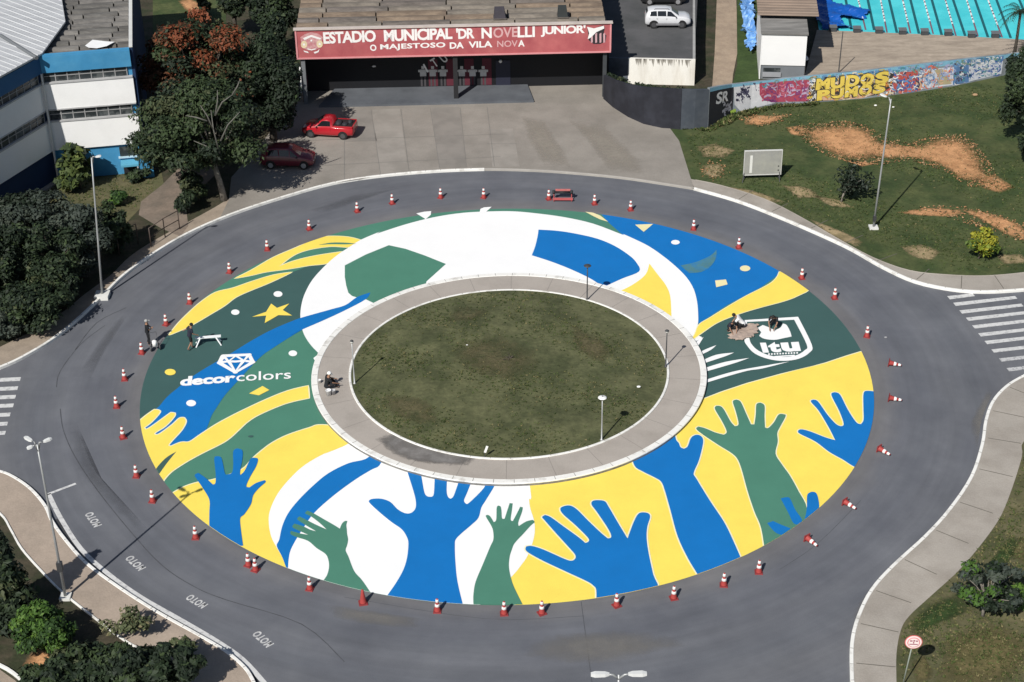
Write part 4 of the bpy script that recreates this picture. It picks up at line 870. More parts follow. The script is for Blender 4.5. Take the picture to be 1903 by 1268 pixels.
# graffiti wall
gu = [1315.5, 1335, 1357, 1395, 1446, 1522, 1606, 1691, 1775, 1851, 1905]
gb_ = [237, 226, 213, 203, 195, 190, 183.5, 173, 160, 143.5, 132]
gt_ = [164, 160, 157, 153, 147, 139, 131, 121, 111, 103, 97]
WB, WT = pxwall(list(zip(gu, gb_)), gt_)
gw = empty('graffiti_wall', WB[0]); tag(gw, 'long concrete wall covered in colourful graffiti above the lawn', 'wall')
wall_mesh(WB, WT, .2).build('wall_body', mat('wall_concrete', (.26, .30, .33), .9, .2, .8, (.16, .17, .18), (.4, .65), fine=.12), gw, True)
def WP(u, t, d=.0):
    for i in range(len(gu)-1):
        if u <= gu[i+1] or i == len(gu)-2:
            k = (u-gu[i])/(gu[i+1]-gu[i]); p = WB[i].lerp(WB[i+1], k); h = WT[i]+(WT[i+1]-WT[i])*k
            tg = (WB[i+1]-WB[i]).normalized(); nn = Vector((tg.y, -tg.x, 0)); q = p+nn*d; return Vector((q.x, q.y, ZP+h*t))
def gp(mb, pts, d):                          # painted outline on the wall, cut at the bends
    us = [p[0] for p in pts]; lo, hi = min(us), max(us); cuts = [lo]+[g for g in gu if lo < g < hi]+[hi]
    for a, c in zip(cuts, cuts[1:]):
        pl = [(p[0], p[1]) for p in pts]
        for lim, sg in ((a, 1), (c, -1)):
            o_ = []
            for j in range(len(pl)):
                p, q = pl[j-1], pl[j]; sp, sq = (p[0]-lim)*sg, (q[0]-lim)*sg
                if (sp >= 0) != (sq >= 0): t = sp/(sp-sq); o_.append((lim, p[1]+(q[1]-p[1])*t))
                if sq >= 0: o_.append(q)
            pl = o_
            if not pl: break
        if len(pl) > 2:
            e = 1e-3; mb.poly([WP(min(max(p[0], a+e), c-e), p[1], d) for p in pl])
def gpaint(name, polys, m, d):
    b = MB()
    for p in polys: gp(b, p, d)
    return b.build(name, m, gw, True)
rect = lambda a, c, t0, t1: [(a, t0), (c, t0), (c, t1), (a, t1)]
gr = random.Random(4)
def M2(n, c): return mat(n, c, .75, .15, 3, fine=.1)
gpaint('black_ground', [rect(1316, 1361, .02, .94)], M2('graffiti_black', (.022, .024, .03)), .004)
gpaint('top_band', [rect(1316, 1500, .90, 1.0), [(1500, .86), (1905, .80), (1905, 1.0), (1500, 1.0)]], M2('graffiti_sky', (.20, .42, .55)), .006)
gpaint('white_ground', [[(1360, .98), (1408, .95), (1412, .5), (1440, .10), (1400, .02), (1376, .02), (1364, .3)]], M2('graffiti_white', (.62, .63, .65)), .005)
gpaint('crimson_ground', [[(1408, .93), (1500, .86), (1508, .05), (1440, .12), (1418, .25), (1410, .5)]], M2('graffiti_crimson', (.36, .06, .10)), .007)
gpaint('dark_ground', [[(1498, .06), (1502, .8), (1530, .88), (1640, .92), (1660, .75), (1655, .3), (1630, .08), (1570, .02)]], M2('graffiti_dark', (.045, .04, .04)), .008)
gpaint('red_ground', [[(1650, .80), (1700, .78), (1712, .05), (1690, .02), (1640, .20)]], M2('graffiti_red', (.45, .09, .075)), .006)
gpaint('pale_ground', [[(1702, .80), (1768, .74), (1775, .05), (1712, .08)], [(1790, .75), (1860, .7), (1860, .1), (1795, .06)]], M2('graffiti_pale', (.58, .60, .66)), .005)
gpaint('blue_ground', [[(1768, .80), (1795, .85), (1800, .04), (1770, .06)], [(1790, .98), (1860, .95), (1860, .72), (1790, .76)]], M2('graffiti_blue', (.10, .20, .38)), .007)
gpaint('tan_stroke', [[(1732, .72), (1746, .74), (1768, .1), (1735, .14), (1742, .4)]], M2('graffiti_tan', (.42, .36, .22)), .008)
gpaint('peach_stroke', [[(1512, .30), (1530, .05), (1600, .02), (1640, .18), (1600, .30), (1560, .22)], rect(1700, 1712, .1, .4)], M2('graffiti_peach', (.62, .38, .24)), .009)
def scrib(name, u0, u1, t0, t1, n, m, d, wmin=1.0, wmax=3.5):
    ps = []
    for _ in range(n):
        u = gr.uniform(u0, u1); t = gr.uniform(t0, t1); a = gr.uniform(0, 6.3); l = gr.uniform(2, 7); w_ = gr.uniform(wmin, wmax)*.5
        pt = [(u+math.cos(a+k*.9)*l*(1+.3*k), t+math.sin(a+k*.9)*.05*(1+k)) for k in range(3)]
        top = [(p[0], p[1]+w_*.035) for p in pt]; bot = [(p[0]+w_*.6, p[1]-w_*.035) for p in pt[::-1]]
        ps.append([(min(max(x, u0), u1), min(max(y, .02), .98)) for x, y in top+bot])
    return gpaint(name, ps, m, d)
scrib('scrawl', 1366, 1408, .35, .9, 26, M2('graffiti_ink', (.07, .07, .12)), .010)
scrib('scrawl', 1425, 1500, .2, .8, 22, M2('graffiti_plum', (.20, .05, .16)), .010)
scrib('scrawl', 1450, 1505, .2, .85, 9, M2('graffiti_lilac', (.45, .35, .48)), .012)
scrib('scrawl', 1655, 1705, .1, .6, 24, M2('graffiti_cobalt', (.06, .12, .34)), .010)
scrib('scrawl', 1640, 1660, .1, .7, 9, M2('graffiti_chalk', (.7, .7, .7)), .012)
scrib('scrawl', 1705, 1735, .15, .8, 22, M2('graffiti_azure', (.13, .27, .48)), .010)
scrib('scrawl', 1740, 1772, .3, .75, 18, M2('graffiti_lavender', (.36, .38, .55)), .010)
scrib('scrawl', 1768, 1800, .1, .8, 16, M2('graffiti_ink', (.07, .07, .12)), .012)
scrib('scrawl', 1795, 1858, .15, .68, 40, M2('graffiti_cobalt', (.06, .12, .34)), .010)
scrib('scrawl', 1500, 1850, .85, .98, 50, M2('graffiti_azure', (.13, .27, .48)), .010)
scrib('scrawl', 1795, 1858, .6, .95, 20, M2('graffiti_chalk', (.7, .7, .7)), .012)
gpaint('green_spot', [[(1356, .12), (1366, .16), (1368, .04), (1358, .02)]], M2('graffiti_lime', (.35, .5, .08)), .010)
def wtext(s, u0, t0, u1, t1, ht, m, bold, d):
    b = MB(); n = len(s)
    for i, ch in enumerate(s):
        if ch == ' ': continue
        ua = u0+(u1-u0)*i/n; ub = u0+(u1-u0)*(i+.94)/n; ta = t0+(t1-t0)*i/n+gr.uniform(-.02, .02); tb = t0+(t1-t0)*(i+1)/n
        letter(b, ch, WP(ua, ta, d), WP(ub, tb, d), WP(ua+gr.uniform(-1.5, 1.5), ta+ht, d), bold)
    return b.build('bubble_lettering' if bold > .03 else 'tag_lettering', m, gw, True)
YG = M2('graffiti_yellow', (.72, .54, .10)); DKI = M2('graffiti_dark', (.045, .04, .04))
for cols_, u0, u1, t0, t1, n in (((('plum', (.20, .05, .16)), ('rose', (.50, .14, .20)), ('lilac', (.45, .35, .48))), 1412, 1502, .15, .85, 26), ((('chalk', (.7, .7, .7)), ('cream', (.66, .56, .40)), ('orange', (.60, .24, .06)), ('ochre', (.55, .40, .08))), 1498, 1660, .04, .9, 46),
    ((('coral', (.60, .16, .12)), ('azure', (.13, .27, .48)), ('ink', (.07, .07, .12)), ('chalk', (.7, .7, .7))), 1655, 1712, .05, .8, 22), ((('coral', (.60, .16, .12)), ('peach', (.62, .38, .24)), ('steel', (.30, .38, .52))), 1704, 1772, .08, .8, 20), ((('steel', (.30, .38, .52)), ('teal', (.08, .26, .30)), ('chalk', (.7, .7, .7))), 1770, 1858, .08, .96, 30), ((('teal', (.08, .26, .30)), ('steel', (.30, .38, .52)), ('moss', (.20, .30, .22))), 1400, 1850, .84, .98, 40)):
    for k_, (nm, c) in enumerate(cols_): scrib('scrawl', u0, u1, t0, t1, n, M2('graffiti_'+nm, c), .020+.003*k_, .7, 2.4)
for s, a in (('MUDOS', (1513, .45, 1650, .49, .42)), ('PUMOS', (1517, .07, 1645, .14, .38))):
    b0, b1 = -1.5, .03
    wtext(s, a[0]-1.5, a[1]-.03, a[2]-1.5, a[3]-.03, a[4]+.06, DKI, .10, .044)
    wtext(s, a[0], a[1], a[2], a[3], a[4], YG, .06, .052)
scrib('letter_shade', 1515, 1645, .1, .85, 8, M2('graffiti_dark', (.045, .04, .04)), .060, .4, 1.0)
scrib('letter_glint', 1520, 1640, .1, .8, 9, M2('graffiti_chalk', (.7, .7, .7)), .062, .4, 1.0)
scrib('letter_glint', 1500, 1520, .1, .75, 14, M2('graffiti_chalk', (.7, .7, .7)), .016, .8, 2)
wtext('SR', 1328, .50, 1352, .50, .32, M2('graffiti_chalk', (.7, .7, .7)), .03, .012)
scrib('scrawl', 1330, 1358, .15, .45, 10, M2('graffiti_grey', (.4, .4, .44)), .012)

# ------------------------------------------------------------------ path, grass, swimming pool and its hut
surf('dirt_path', [[p.xy for p in GL([(1322, -60), (1366, -60), (1369, 20), (1370, 100), (1362, 140), (1360, 165), (1323, 168), (1328, 100), (1332, 0)], ZP)]], .004, mat('sandy_path', (.36, .28, .205), .95, .14, 1.0, (.28, .215, .16), (.4, .7), bump=.4, bscale=6, fine=.15))
surf('side_grass', [[p.xy for p in GL([(1370, -60), (1405, -60), (1412, 158), (1360, 165), (1370, 120)], ZP)]], .006, mat('path_side_grass', (.045, .075, .02), .95, .2, .6, (.03, .055, .014), bump=.8, bscale=4, fine=.25))  # grass strip in its own deeper green
deckpl = [p.xy for p in GL([(1490, 160), (1500, 125), (1515, 70), (1518, 58), (1620, 62), (1760, 68), (1903, 76), (1960, 78), (1960, 120), (1855, 105), (1700, 122), (1600, 135)], ZP)]
surf('pool_deck', [deckpl], .10, mat('deck_stone', (.40, .335, .265), .9, .14, .9, (.29, .24, .19), (.35, .65), bump=.4, bscale=5, fine=.2, stretch=(.6, 2.2, 1)))
pool = [p.xy for p in GL([(1512, -80), (1513, 0), (1522, 57), (1620, 61), (1760, 67), (1885, 74.5), (1960, 78), (1980, -80)], ZP)]
wt = flat('pool_water', [pool], ZP+.03, mat('water', (.06, .58, .63), .12, .06, .5, (.09, .66, .70), spec=.5, bump=.35, bscale=2.2), world=False); tag(wt, kind='structure')
def zoom6(p): return (1400+p[0]*.2643, p[1]*.2643)
b = MB()
for (xa_, ya_), (xb, yb_) in (((650, 0), (690, 208)), ((805, 0), (850, 213)), ((955, 0), (1010, 232)), ((1105, 0), (1165, 238)), ((1255, 0), (1325, 248)), ((1405, 0), (1490, 254)), ((1560, 0), (1650, 262)), ((1710, 0), (1810, 268)), ((1870, 0), (1985, 275))):
    p, q = G(*zoom6((xa_, ya_)), ZP+.034), G(*zoom6((xb, yb_)), ZP+.034); e = p+(p-q)*.8; strip(b, [e.xy, q.xy], .22, ZP+.034)
b.build('lane_line', mat('lane_line', (.012, .10, .12), .5), wt, True, fix=False)
for i, ((xa_, ya_), (xb, yb_)) in enumerate((((738, 0), (790, 212)), ((895, 0), (940, 230)), ((1050, 0), (1105, 235)), ((1200, 0), (1265, 240)), ((1350, 0), (1425, 254)), ((1500, 0), (1580, 258)), ((1650, 0), (1750, 265)))):
    p, q = G(*zoom6((xa_, ya_)), ZP+.05), G(*zoom6((xb, yb_)), ZP+.05); e = p+(p-q)*.8; n_ = 46; b = MB(); c = MB()
    for k in range(n_):
        a_, b_ = e.lerp(q, k/n_), e.lerp(q, (k+.8)/n_); (b if (k*7+i*3) % 5 < 3 and k < 38 else c).tube([a_, b_], .07, 6)
    ro = empty('lane_rope', q); tag(ro, ('first', 'second', 'third', 'fourth', 'fifth', 'sixth', 'seventh')[i]+' floating lane rope of the pool counted from the blue cover', 'lane rope', 'lane ropes floating in the pool')
    b.build('white_floats', mat('float_white', (.75, .76, .76), .5), ro, True); c.build('dark_floats', mat('float_red', (.20, .09, .12), .5), ro, True)
bk = None
for i, (x_, y_) in enumerate(((555, 215), (725, 222), (880, 228), (1045, 235), (1200, 240), (1365, 245), (1530, 258), (1695, 258))):
    p = G(*zoom6((x_, y_)), ZP+.1)
    if bk is None:
        bk = empty('starting_block', p); tag(bk, 'x', 'starting block', 'starting blocks along the near edge of the pool')
        MB().box((-.28, -.32, .0), (.28, .02, .34)).build('plinth', mat('block_dark', (.05, .055, .06), .8, .2, 3), bk)
        b = MB(); b.add([(-.33, -.36, .345), (.33, -.36, .345), (.33, .12, .42), (-.33, .12, .42), (-.33, -.36, .39), (.33, -.36, .39), (.33, .12, .465), (-.33, .12, .465)], [(3, 2, 1, 0), (4, 5, 6, 7), (0, 1, 5, 4), (1, 2, 6, 5), (2, 3, 7, 6), (3, 0, 4, 7)]); b.build('platform', mat('block_top', (.12, .13, .14), .7, .2, 3), bk)
        k_ = bk
    else: k_ = copy_tree(bk); k_.location = p
    k_['label'] = 'dark starting block at pool edge, '+('first from the blue cover', 'second from the blue cover', 'third from the blue cover', 'fourth from the blue cover', 'fifth from the blue cover', 'third from the right end', 'second from the right end', 'nearest the palm fronds')[i]
def cloth(name, px, z, mats_, lab, cat, amp, seed, sub=.35, zb=.0):
    """wrinkled sheet over an outline"""
    pl = [p.xy for p in GL(px, z)]; xs_ = [p.x for p in pl]; ys_ = [p.y for p in pl]; rr = random.Random(seed)
    ph = [(rr.uniform(.6, 3), rr.uniform(.6, 3), rr.uniform(0, 6)) for _ in range(7)]
    def inside(x, y):
        r_ = False
        for j in range(len(pl)):
            a_, b_ = pl[j-1], pl[j]
            if (a_.y > y) != (b_.y > y) and x < (b_.x-a_.x)*(y-a_.y)/(b_.y-a_.y)+a_.x: r_ = not r_
        return r_
    nx = int((max(xs_)-min(xs_))/sub)+1; ny = int((max(ys_)-min(ys_))/sub)+1; idx = {}; mb = MB(); vs = []; fs = []
    def V(i, j):
        if (i, j) not in idx:
            x = min(xs_)+i*sub; y = min(ys_)+j*sub; h = sum(math.sin(x*a_+y*b_+c_) for a_, b_, c_ in ph)/3.0; idx[(i, j)] = len(vs); vs.append((x+rr.uniform(-.1, .1), y+rr.uniform(-.1, .1), z+zb+amp*(1+h)*.5+rr.uniform(0, amp*.25)))
        return idx[(i, j)]
    for i in range(nx):
        for j in range(ny):
            if inside(min(xs_)+(i+.5)*sub, min(ys_)+(j+.5)*sub): fs.append((V(i, j), V(i+1, j), V(i+1, j+1), V(i, j+1)))
    mb.add(vs, fs); me = mb.mesh(name, False); o = link(name, me, mats_)
    sd = o.modifiers.new('thick', 'SOLIDIFY'); sd.thickness = .03
    tag(o, lab, cat); return o
BT = mat('blue_tarpaulin', (.006, .085, .38), .45, .12, 1.5, fine=.08)
cloth('pool_cover', [zoom6(p) for p in ((428, -200), (428, 0), (438, 140), (495, 212), (690, 208), (640, 165), (600, 135), (770, 154), (822, 78), (690, 40), (570, 34), (515, -20), (500, -200))], ZP+.06, BT, 'deep blue sheet cover pulled over the corner of the pool', 'pool cover', .30, 3, .2)
cloth('plastic_sheeting', [(1378, -40), (1396, -40), (1399, 20), (1402, 60), (1405, 95), (1396, 103), (1386, 98), (1380, 60), (1377, 20)], ZP+.02, mat('blue_plastic', (.10, .26, .58), .35, .3, 4, (.30, .48, .72), (.45, .7), fine=.2), 'crumpled heap of pale blue plastic sheeting beside the hut', 'plastic sheeting', .8, 9, .22)
h0 = G(1413, 152, ZP); h1 = G(1494, 154, ZP); HF = Fr(h0, h1); HF.o = HF.at(0, .6, 0); HF = Fr(HF.o, HF.o+HF.ex*HF.W)
zw0 = HF.sight(1450, 121, 0).z; zw1 = HF.sight(1450, 61, 0).z
hut = empty('pool_hut', HF.o, HF.rz); tag(hut, 'white and grey hut with low sheet roof beside the swimming pool', 'hut')
def hb(name, m, boxes, par=hut):
    return each_box(name, m, boxes, par, HF)
hb('wall', mat('hut_grey', (.17, .185, .20), .85, .15, 1), [((.0, 0, 0), (HF.W, 8, zw1-.1))])
hb('white_panel', mat('hut_white', (.80, .80, .79), .8, .03, 1), [((-.02, -.08, zw0), (HF.W+.02, -.003, zw1-.02)), ((-.1, -.09, 0), (-.025, 8, zw1-.02))])
wn = hb('window', CWIN, [((.2, -.03, zw0-.55), (HF.W*.45, -.003, zw0-.25))]); hb('window_sill', mat('hut_sill', (.3, .31, .33), .8), [((.15, -.12, zw0-.95), (HF.W*.47, -.003, zw0-.6))], wn)
b = MB(); q = [(-.15, -.2, zw1), (HF.W+.1, -.2, zw1), (HF.W+.1, 2.6, zw1+.15), (-.15, 2.6, zw1+.15)]
vs = [HF.M @ Vector(p) for p in q]+[HF.M @ (Vector(p)-Vector((0, 0, .1))) for p in q]; b.add(vs, [(0, 1, 2, 3), (7, 6, 5, 4), (0, 4, 5, 1), (1, 5, 6, 2), (2, 6, 7, 3), (3, 7, 4, 0)]); b.build('lean_to_roof', mat('hut_sheet_grey', (.17, .165, .155), .9, .3, 1, (.26, .25, .235), (.4, .7), fine=.2, stretch=(.4, 3, 1)), hut, True)
b = MB()
for i in range(22):
    y = 2.65+i*.55; z = zw1+.38+i*.012; xx = HF.W+1.0
    pr_ = [(0, 0), (.12, .07), (.30, .07), (.42, 0), (.548, 0)]; vs = [HF.at(x, y+p, z+q_) for x in (-.35, xx) for p, q_ in pr_]
    b.add(vs, [(j, j+1, 6+j, 5+j) for j in range(4)])
o = b.build('roof', mat('hut_roof_brown', (.27, .205, .16), .9, .15, 1, (.20, .155, .125), (.4, .7), fine=.15, stretch=(.4, 2, 1)), hut, True); sd = o.modifiers.new('thick', 'SOLIDIFY'); sd.thickness = .04
# rounded white cover and thin pole behind the graffiti wall
p = G(1478, 150, ZP); o = MB(); vs = []
b = MB()
for i in range(7):
    th = i/6*math.pi/2
    for k in range(24):
        a = 2*math.pi*k/24; vs.append((p.x+1.05*math.cos(th)*math.cos(a), p.y+.9+.45*math.cos(th)*math.sin(a), 1.5+.5*math.sin(th)))
fs = [(i*24+k, i*24+(k+1) % 24, (i+1)*24+(k+1) % 24, (i+1)*24+k) for i in range(6) for k in range(24)]+[tuple(23-k for k in range(24))]
b.add(vs, fs); b.box((p.x-.8, p.y+.7, 0), (p.x-.7, p.y+.8, 1.5)); b.box((p.x+.7, p.y+.7, 0), (p.x+.8, p.y+.8, 1.5)); b.box((p.x-.8, p.y+1.0, 0), (p.x-.7, p.y+1.1, 1.5)); b.box((p.x+.7, p.y+1.0, 0), (p.x+.8, p.y+1.1, 1.5))
tag(b.build('rounded_cover', mat('cover_white', (.78, .78, .77), .6, .04, 2), smooth=False), 'rounded white cover standing on legs behind the graffiti wall', 'cover')
p = G(1558, 138, ZP); b = MB(); b.tube([(p.x, p.y, 0), (p.x+.05, p.y, 3.6)], [.05, .035], 8); o = empty('slim_pole', (p.x, p.y, 0)); tag(o, 'slim dark pole standing on the pool deck behind the wall', 'pole')
b.build('shaft', mat('pole_dark', (.07, .07, .07), .7), o, True); MB().box((p.x-.12, p.y-.12, ZP+.09), (p.x+.12, p.y+.12, ZP+.18)).build('foot', CONC, o, True)

# ------------------------------------------------------------------ trees and shrubs
def leafm(n, c): 
    m = mat('leaf_'+n, c, .65, .22, 1.5, fine=.15, bscale=9, spec=.25); return m
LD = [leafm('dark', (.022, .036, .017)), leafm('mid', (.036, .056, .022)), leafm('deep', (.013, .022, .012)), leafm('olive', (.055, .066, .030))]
LF = LD+[leafm('flame', (.165, .048, .020)), leafm('rust', (.085, .040, .02))]
LG = [leafm('bright', (.050, .105, .018)), leafm('fresh', (.075, .14, .022)), leafm('shade', (.022, .050, .012)), leafm('lime', (.10, .16, .03))]
LY = [leafm('yellowgreen', (.16, .20, .02)), leafm('gold', (.26, .25, .025)), leafm('moss', (.07, .11, .018))]
LP = [leafm('pale', (.13, .14, .07)), leafm('straw', (.17, .15, .08)), leafm('sage', (.07, .085, .04))]
LS = [leafm('slate', (.036, .048, .038)), leafm('slate2', (.050, .062, .046)), leafm('deep', (.013, .022, .012))]
LB = [leafm('broad', (.058, .082, .022)), leafm('broad2', (.095, .118, .032)), leafm('deep', (.013, .022, .012)), leafm('mid', (.036, .056, .022))]
BARK = mat('bark', (.085, .072, .058), .95, .3, 2, (.045, .038, .03), fine=.2, bump=.5, bscale=12)
BARKP = mat('pale_bark', (.26, .235, .20), .95, .25, 2, (.15, .135, .115), fine=.2, bump=.4, bscale=12)
VD = Vector((0, fw.y, 0)).normalized()
def ppm(p): return FPX/(p-CAM).dot(fw)
def leaves(rnd, clumps, n, size, nm, wts, width=.55, droop=.25, flat_=.5):
    """clumps: (centre, radius vector, weights or None); n leaf-clump faces spread through them"""
    mb = MB(); tot = sum(r.x*r.z+r.x*r.y for _, r, _ in clumps)
    for c, r, wt in clumps:
        k = max(6, int(n*(r.x*r.z+r.x*r.y)/tot)); base = rnd.choices(range(nm), wts if wt is None else wt)[0]
        for _ in range(k):
            d = Vector((rnd.gauss(0, 1), rnd.gauss(0, 1), rnd.gauss(.25, 1))).normalized(); q = rnd.random()**.38
            p = c+Vector((d.x*r.x, d.y*r.y, d.z*r.z))*q*rnd.uniform(.85, 1.12)
            nrm = (d*.8+Vector((0, 0, flat_))+Vector((rnd.uniform(-1, 1), rnd.uniform(-1, 1), rnd.uniform(-1, 1)))*.75).normalized()
            a = nrm.orthogonal().normalized(); a = (a*math.cos(t := rnd.uniform(0, 6.283))+nrm.cross(a)*math.sin(t)); b = nrm.cross(a)
            s = size*rnd.uniform(.6, 1.35); w_ = s*width*rnd.uniform(.7, 1.2)
            mi = base if rnd.random() < .68 else rnd.choices(range(nm), wts if wt is None else wt)[0]
            mb.add([p-a*s*.5, p+b*w_*.5-a*s*.05-nrm*s*.06, p+a*s*.5-Vector((0, 0, s*droop*rnd.random())), p-b*w_*.5-a*s*.05-nrm*s*.06], [(0, 1, 2, 3)], mi)
    return mb
def tree(name, label, cat, base, crown, n, size, pal, wts, seed, nclump=16, clr=.42, trunk=.16, bark=None, group=None, depth=.9, sparse=1.0, sky_gap=.0, top=None, lean=0.0, width=.55, conic=False, limbs=True, zmin=.25, clumpw=None, shrub=False):
    rnd = random.Random(seed); B = G(base[0], base[1], ZP-.03); u, v, rx, ry = crown
    C_ = GP(u, v, B+Vector((0, lean, 0)), VD); s = ppm(C_); rX = rx/s; rD = rX*depth; cp_, sp_ = math.cos(PITCH), math.sin(PITCH)
    h = (ry/s)**2-(rD*sp_)**2; rZ = math.sqrt(h)/cp_ if h > (ry/s)**2*.3 else .62*ry/s/cp_
    root = empty(name, B); tag(root, label, cat, group); o = Vector(C_)-B
    if o.z-rZ*.9 < zmin: o.z = max(o.z, zmin+rZ*.8)
    cl = []
    for i in range(nclump):
        if conic:
            t = i/(nclump-1); a = i*2.4; rr = rX*(1-t)*.75+.1; c = o+Vector((math.cos(a)*rr*.6, math.sin(a)*rr*.6, -rZ+2*rZ*t)); r = Vector((rr+.2, rr+.2, rZ*.28))
        else:
            for _ in range(30):
                d = Vector((rnd.uniform(-1, 1), rnd.uniform(-1, 1), rnd.uniform(-1, 1)))
                if .15 < d.length < 1 and all(((d.x-e[0].x)**2+(d.y-e[0].y)**2+(d.z-e[0].z)**2) > (.40*sparse)**2 for e in [(x[3],) for x in cl]): break
            k = clr*rnd.uniform(.75, 1.3); d2 = d*(1-k*.55)
            c = o+Vector((d2.x*rX, d2.y*rD, d2.z*rZ)); r = Vector((rX*k, rD*k, max(rZ*k*.75, .2)))
        c.z = max(c.z, zmin); cl.append((c, r, clumpw(d if not conic else Vector((0, 0, 0))) if clumpw else None, d if not conic else Vector()))
    mb = leaves(rnd, [x[:3] for x in cl], n, size, len(pal), wts, width)
    mb.build('crown', pal, root, fix=False)
    tb = MB(); fork = Vector((o.x*.35, o.y*.35, max(.35, min(o.z-rZ*.55, o.z*.55))))
    if shrub: fork = Vector((0, 0, .25))
    tb.tube([(0, 0, -.1), (fork.x*.4+rnd.uniform(-.08, .08), fork.y*.4, fork.z*.5), fork], [trunk*1.25, trunk, trunk*.85], 9)
    for c, r, _, d in (cl if limbs else cl[::3]):
        mid = fork.lerp(c, .5)+Vector((rnd.uniform(-.2, .2)*rX*.3, rnd.uniform(-.2, .2)*rX*.3, rX*.06)); tr = trunk*(.55 if not shrub else .8)
        tb.tube([fork-Vector((0, 0, .05)), mid, c], [tr, tr*.55, tr*.18], 6)
    tb.build('trunk', bark or BARK, root, smooth=True)
    return root
fl_ = lambda d: [1.4, .8, .6, .4, 1.7, 2.2] if (d.z > .12 or d.x < -.35) and d.x < .72 else [1.4, .9, 1.2, .5, .06, .25]
# big trees between the school and the forecourt
tree('flame_tree', 'large dark tree with orange red blossom along its top, behind the pale-barked tree', 'tree', (372, 268), (374, 132, 112, 104), 20000, .30, LF, [1, .8, .6, .4, 1, 1], 11, 44, .27, .26, depth=.9, clumpw=fl_)
tree('broadleaf_tree', 'tall dark green tree with pale branching trunk at the forecourt corner', 'tree', (417, 373), (364, 240, 126, 102), 24000, .29, LD, [1, .9, .8, .5], 12, 36, .29, .20, BARKP, depth=.85, sparse=.95)
tree('broadleaf_tree', 'tree with shade coloured into its very dark leaves, between the pale-barked tree and the stadium', 'tree', (508, 262), (510, 158, 64, 92), 15000, .30, LD, [.6, .25, 2.2, .08], 13, 18, .40, .24, depth=1.0)  # leaf mix weighted to the deepest tone, shade put into the leaf colour
tree('broadleaf_tree', 'dark round tree leaning over the stadium porch corner', 'tree', (526, 182), (520, 112, 34, 84), 9000, .30, LD, [.6, .3, 2, .08], 14, 12, .45, .2)
tree('broadleaf_tree', 'deep green tree behind the stadium left corner at the top of the photo', 'tree', (500, 110), (504, 20, 54, 50), 8000, .34, LD, [.8, .6, 1.5, .2], 15, 14, .42, .24)
tree('broadleaf_tree', 'green tree at the top edge left of the stadium roof, beside the grass', 'tree', (435, 70), (440, -8, 42, 40), 6000, .34, LD, [.8, 1, .8, .3], 16, 12, .42, .2)
tree('sapling', 'thin young tree on the grass behind the school', 'tree', (376, 32), (376, 6, 16, 22), 350, .4, LD, [1, 1, .5, 1], 17, 6, .45, .06)
tree('shrub', 'low dark shrub between the footpath and the tall pale trunk', 'shrub', (372, 372), (362, 352, 30, 30), 1600, .32, LD, [.8, .6, 1.2, .2], 18, 8, .5, .05, shrub=True)
tree('shrub', 'dark shrub behind the metal railings beside the footpath', 'shrub', (352, 395), (348, 385, 24, 22), 1200, .3, LD, [.8, .6, 1.2, .2], 19, 8, .5, .05, shrub=True)
# thicket between the school and the road
HG = 'dark trees of the thicket at the left kerb'
for i, (lab, bs, cr, pal, wt, n_) in enumerate((
    ('dark thicket tree standing right behind the tall left street lamp', (160, 515), (144, 440, 60, 72), LS, [1.1, .6, 1.0], 5200),
    ('dark thicket tree nearest the dark blue school wall', (60, 440), (62, 402, 78, 54), LS, [1, .9, .8], 4200),
    ('bushy thicket tree in the middle of the left thicket', (100, 545), (92, 476, 74, 72), LD, [1, .8, 1.0, .2], 5200),
    ('dark thicket tree cut by the left edge of the photo, upper one', (10, 560), (8, 485, 62, 82), LD, [1, .7, 1.1, .1], 4800),
    ('low rounded thicket tree closest to the left kerb', (75, 608), (62, 566, 72, 54), LD, [1, 1, .8, .3], 4600),
    ('grey green thicket shrub at the left edge above the zebra crossing', (5, 628), (4, 608, 44, 36), LS, [1, .8, .6], 2200),
    ('tall loose thicket tree between the low rounded one and the street lamp base', (112, 572), (108, 536, 44, 46), LD, [1, .6, 1.2, .1], 2600),
    ('dark thicket tree at the upper right end of the thicket by the footpath', (205, 470), (206, 430, 38, 50), LD, [1, .8, 1, .2], 2600))):
    tree('thicket_tree', lab, 'tree', bs, cr, int(n_*1.9), .27, pal, wt, 30+i, 24, .34, .10, group=HG)
tree('broadleaf_shrub', 'small broad-leaved tree in front of the blue and white school corner', 'tree', (150, 352), (137, 300, 36, 38), 620, .62, LB, [1, .9, .7, .4], 41, 12, .40, .06, width=.7)
tree('shrub', 'yellow green bush on the grass below the school corner', 'shrub', (128, 362), (124, 352, 24, 20), 500, .5, LB, [1, 1.2, .3, .4], 42, 7, .5, .04, shrub=True)
tree('shrub', 'small green bush on the grass strip beside the footpath', 'shrub', (218, 380), (216, 370, 22, 14), 500, .34, LG, [.8, .3, 1, .1], 43, 6, .5, .03, shrub=True)
tree('shrub', 'low dark shrub at the foot of the school porch', 'shrub', (262, 338), (262, 328, 24, 14), 700, .32, LD, [1, .8, .6, .3], 44, 6, .5, .03, shrub=True)
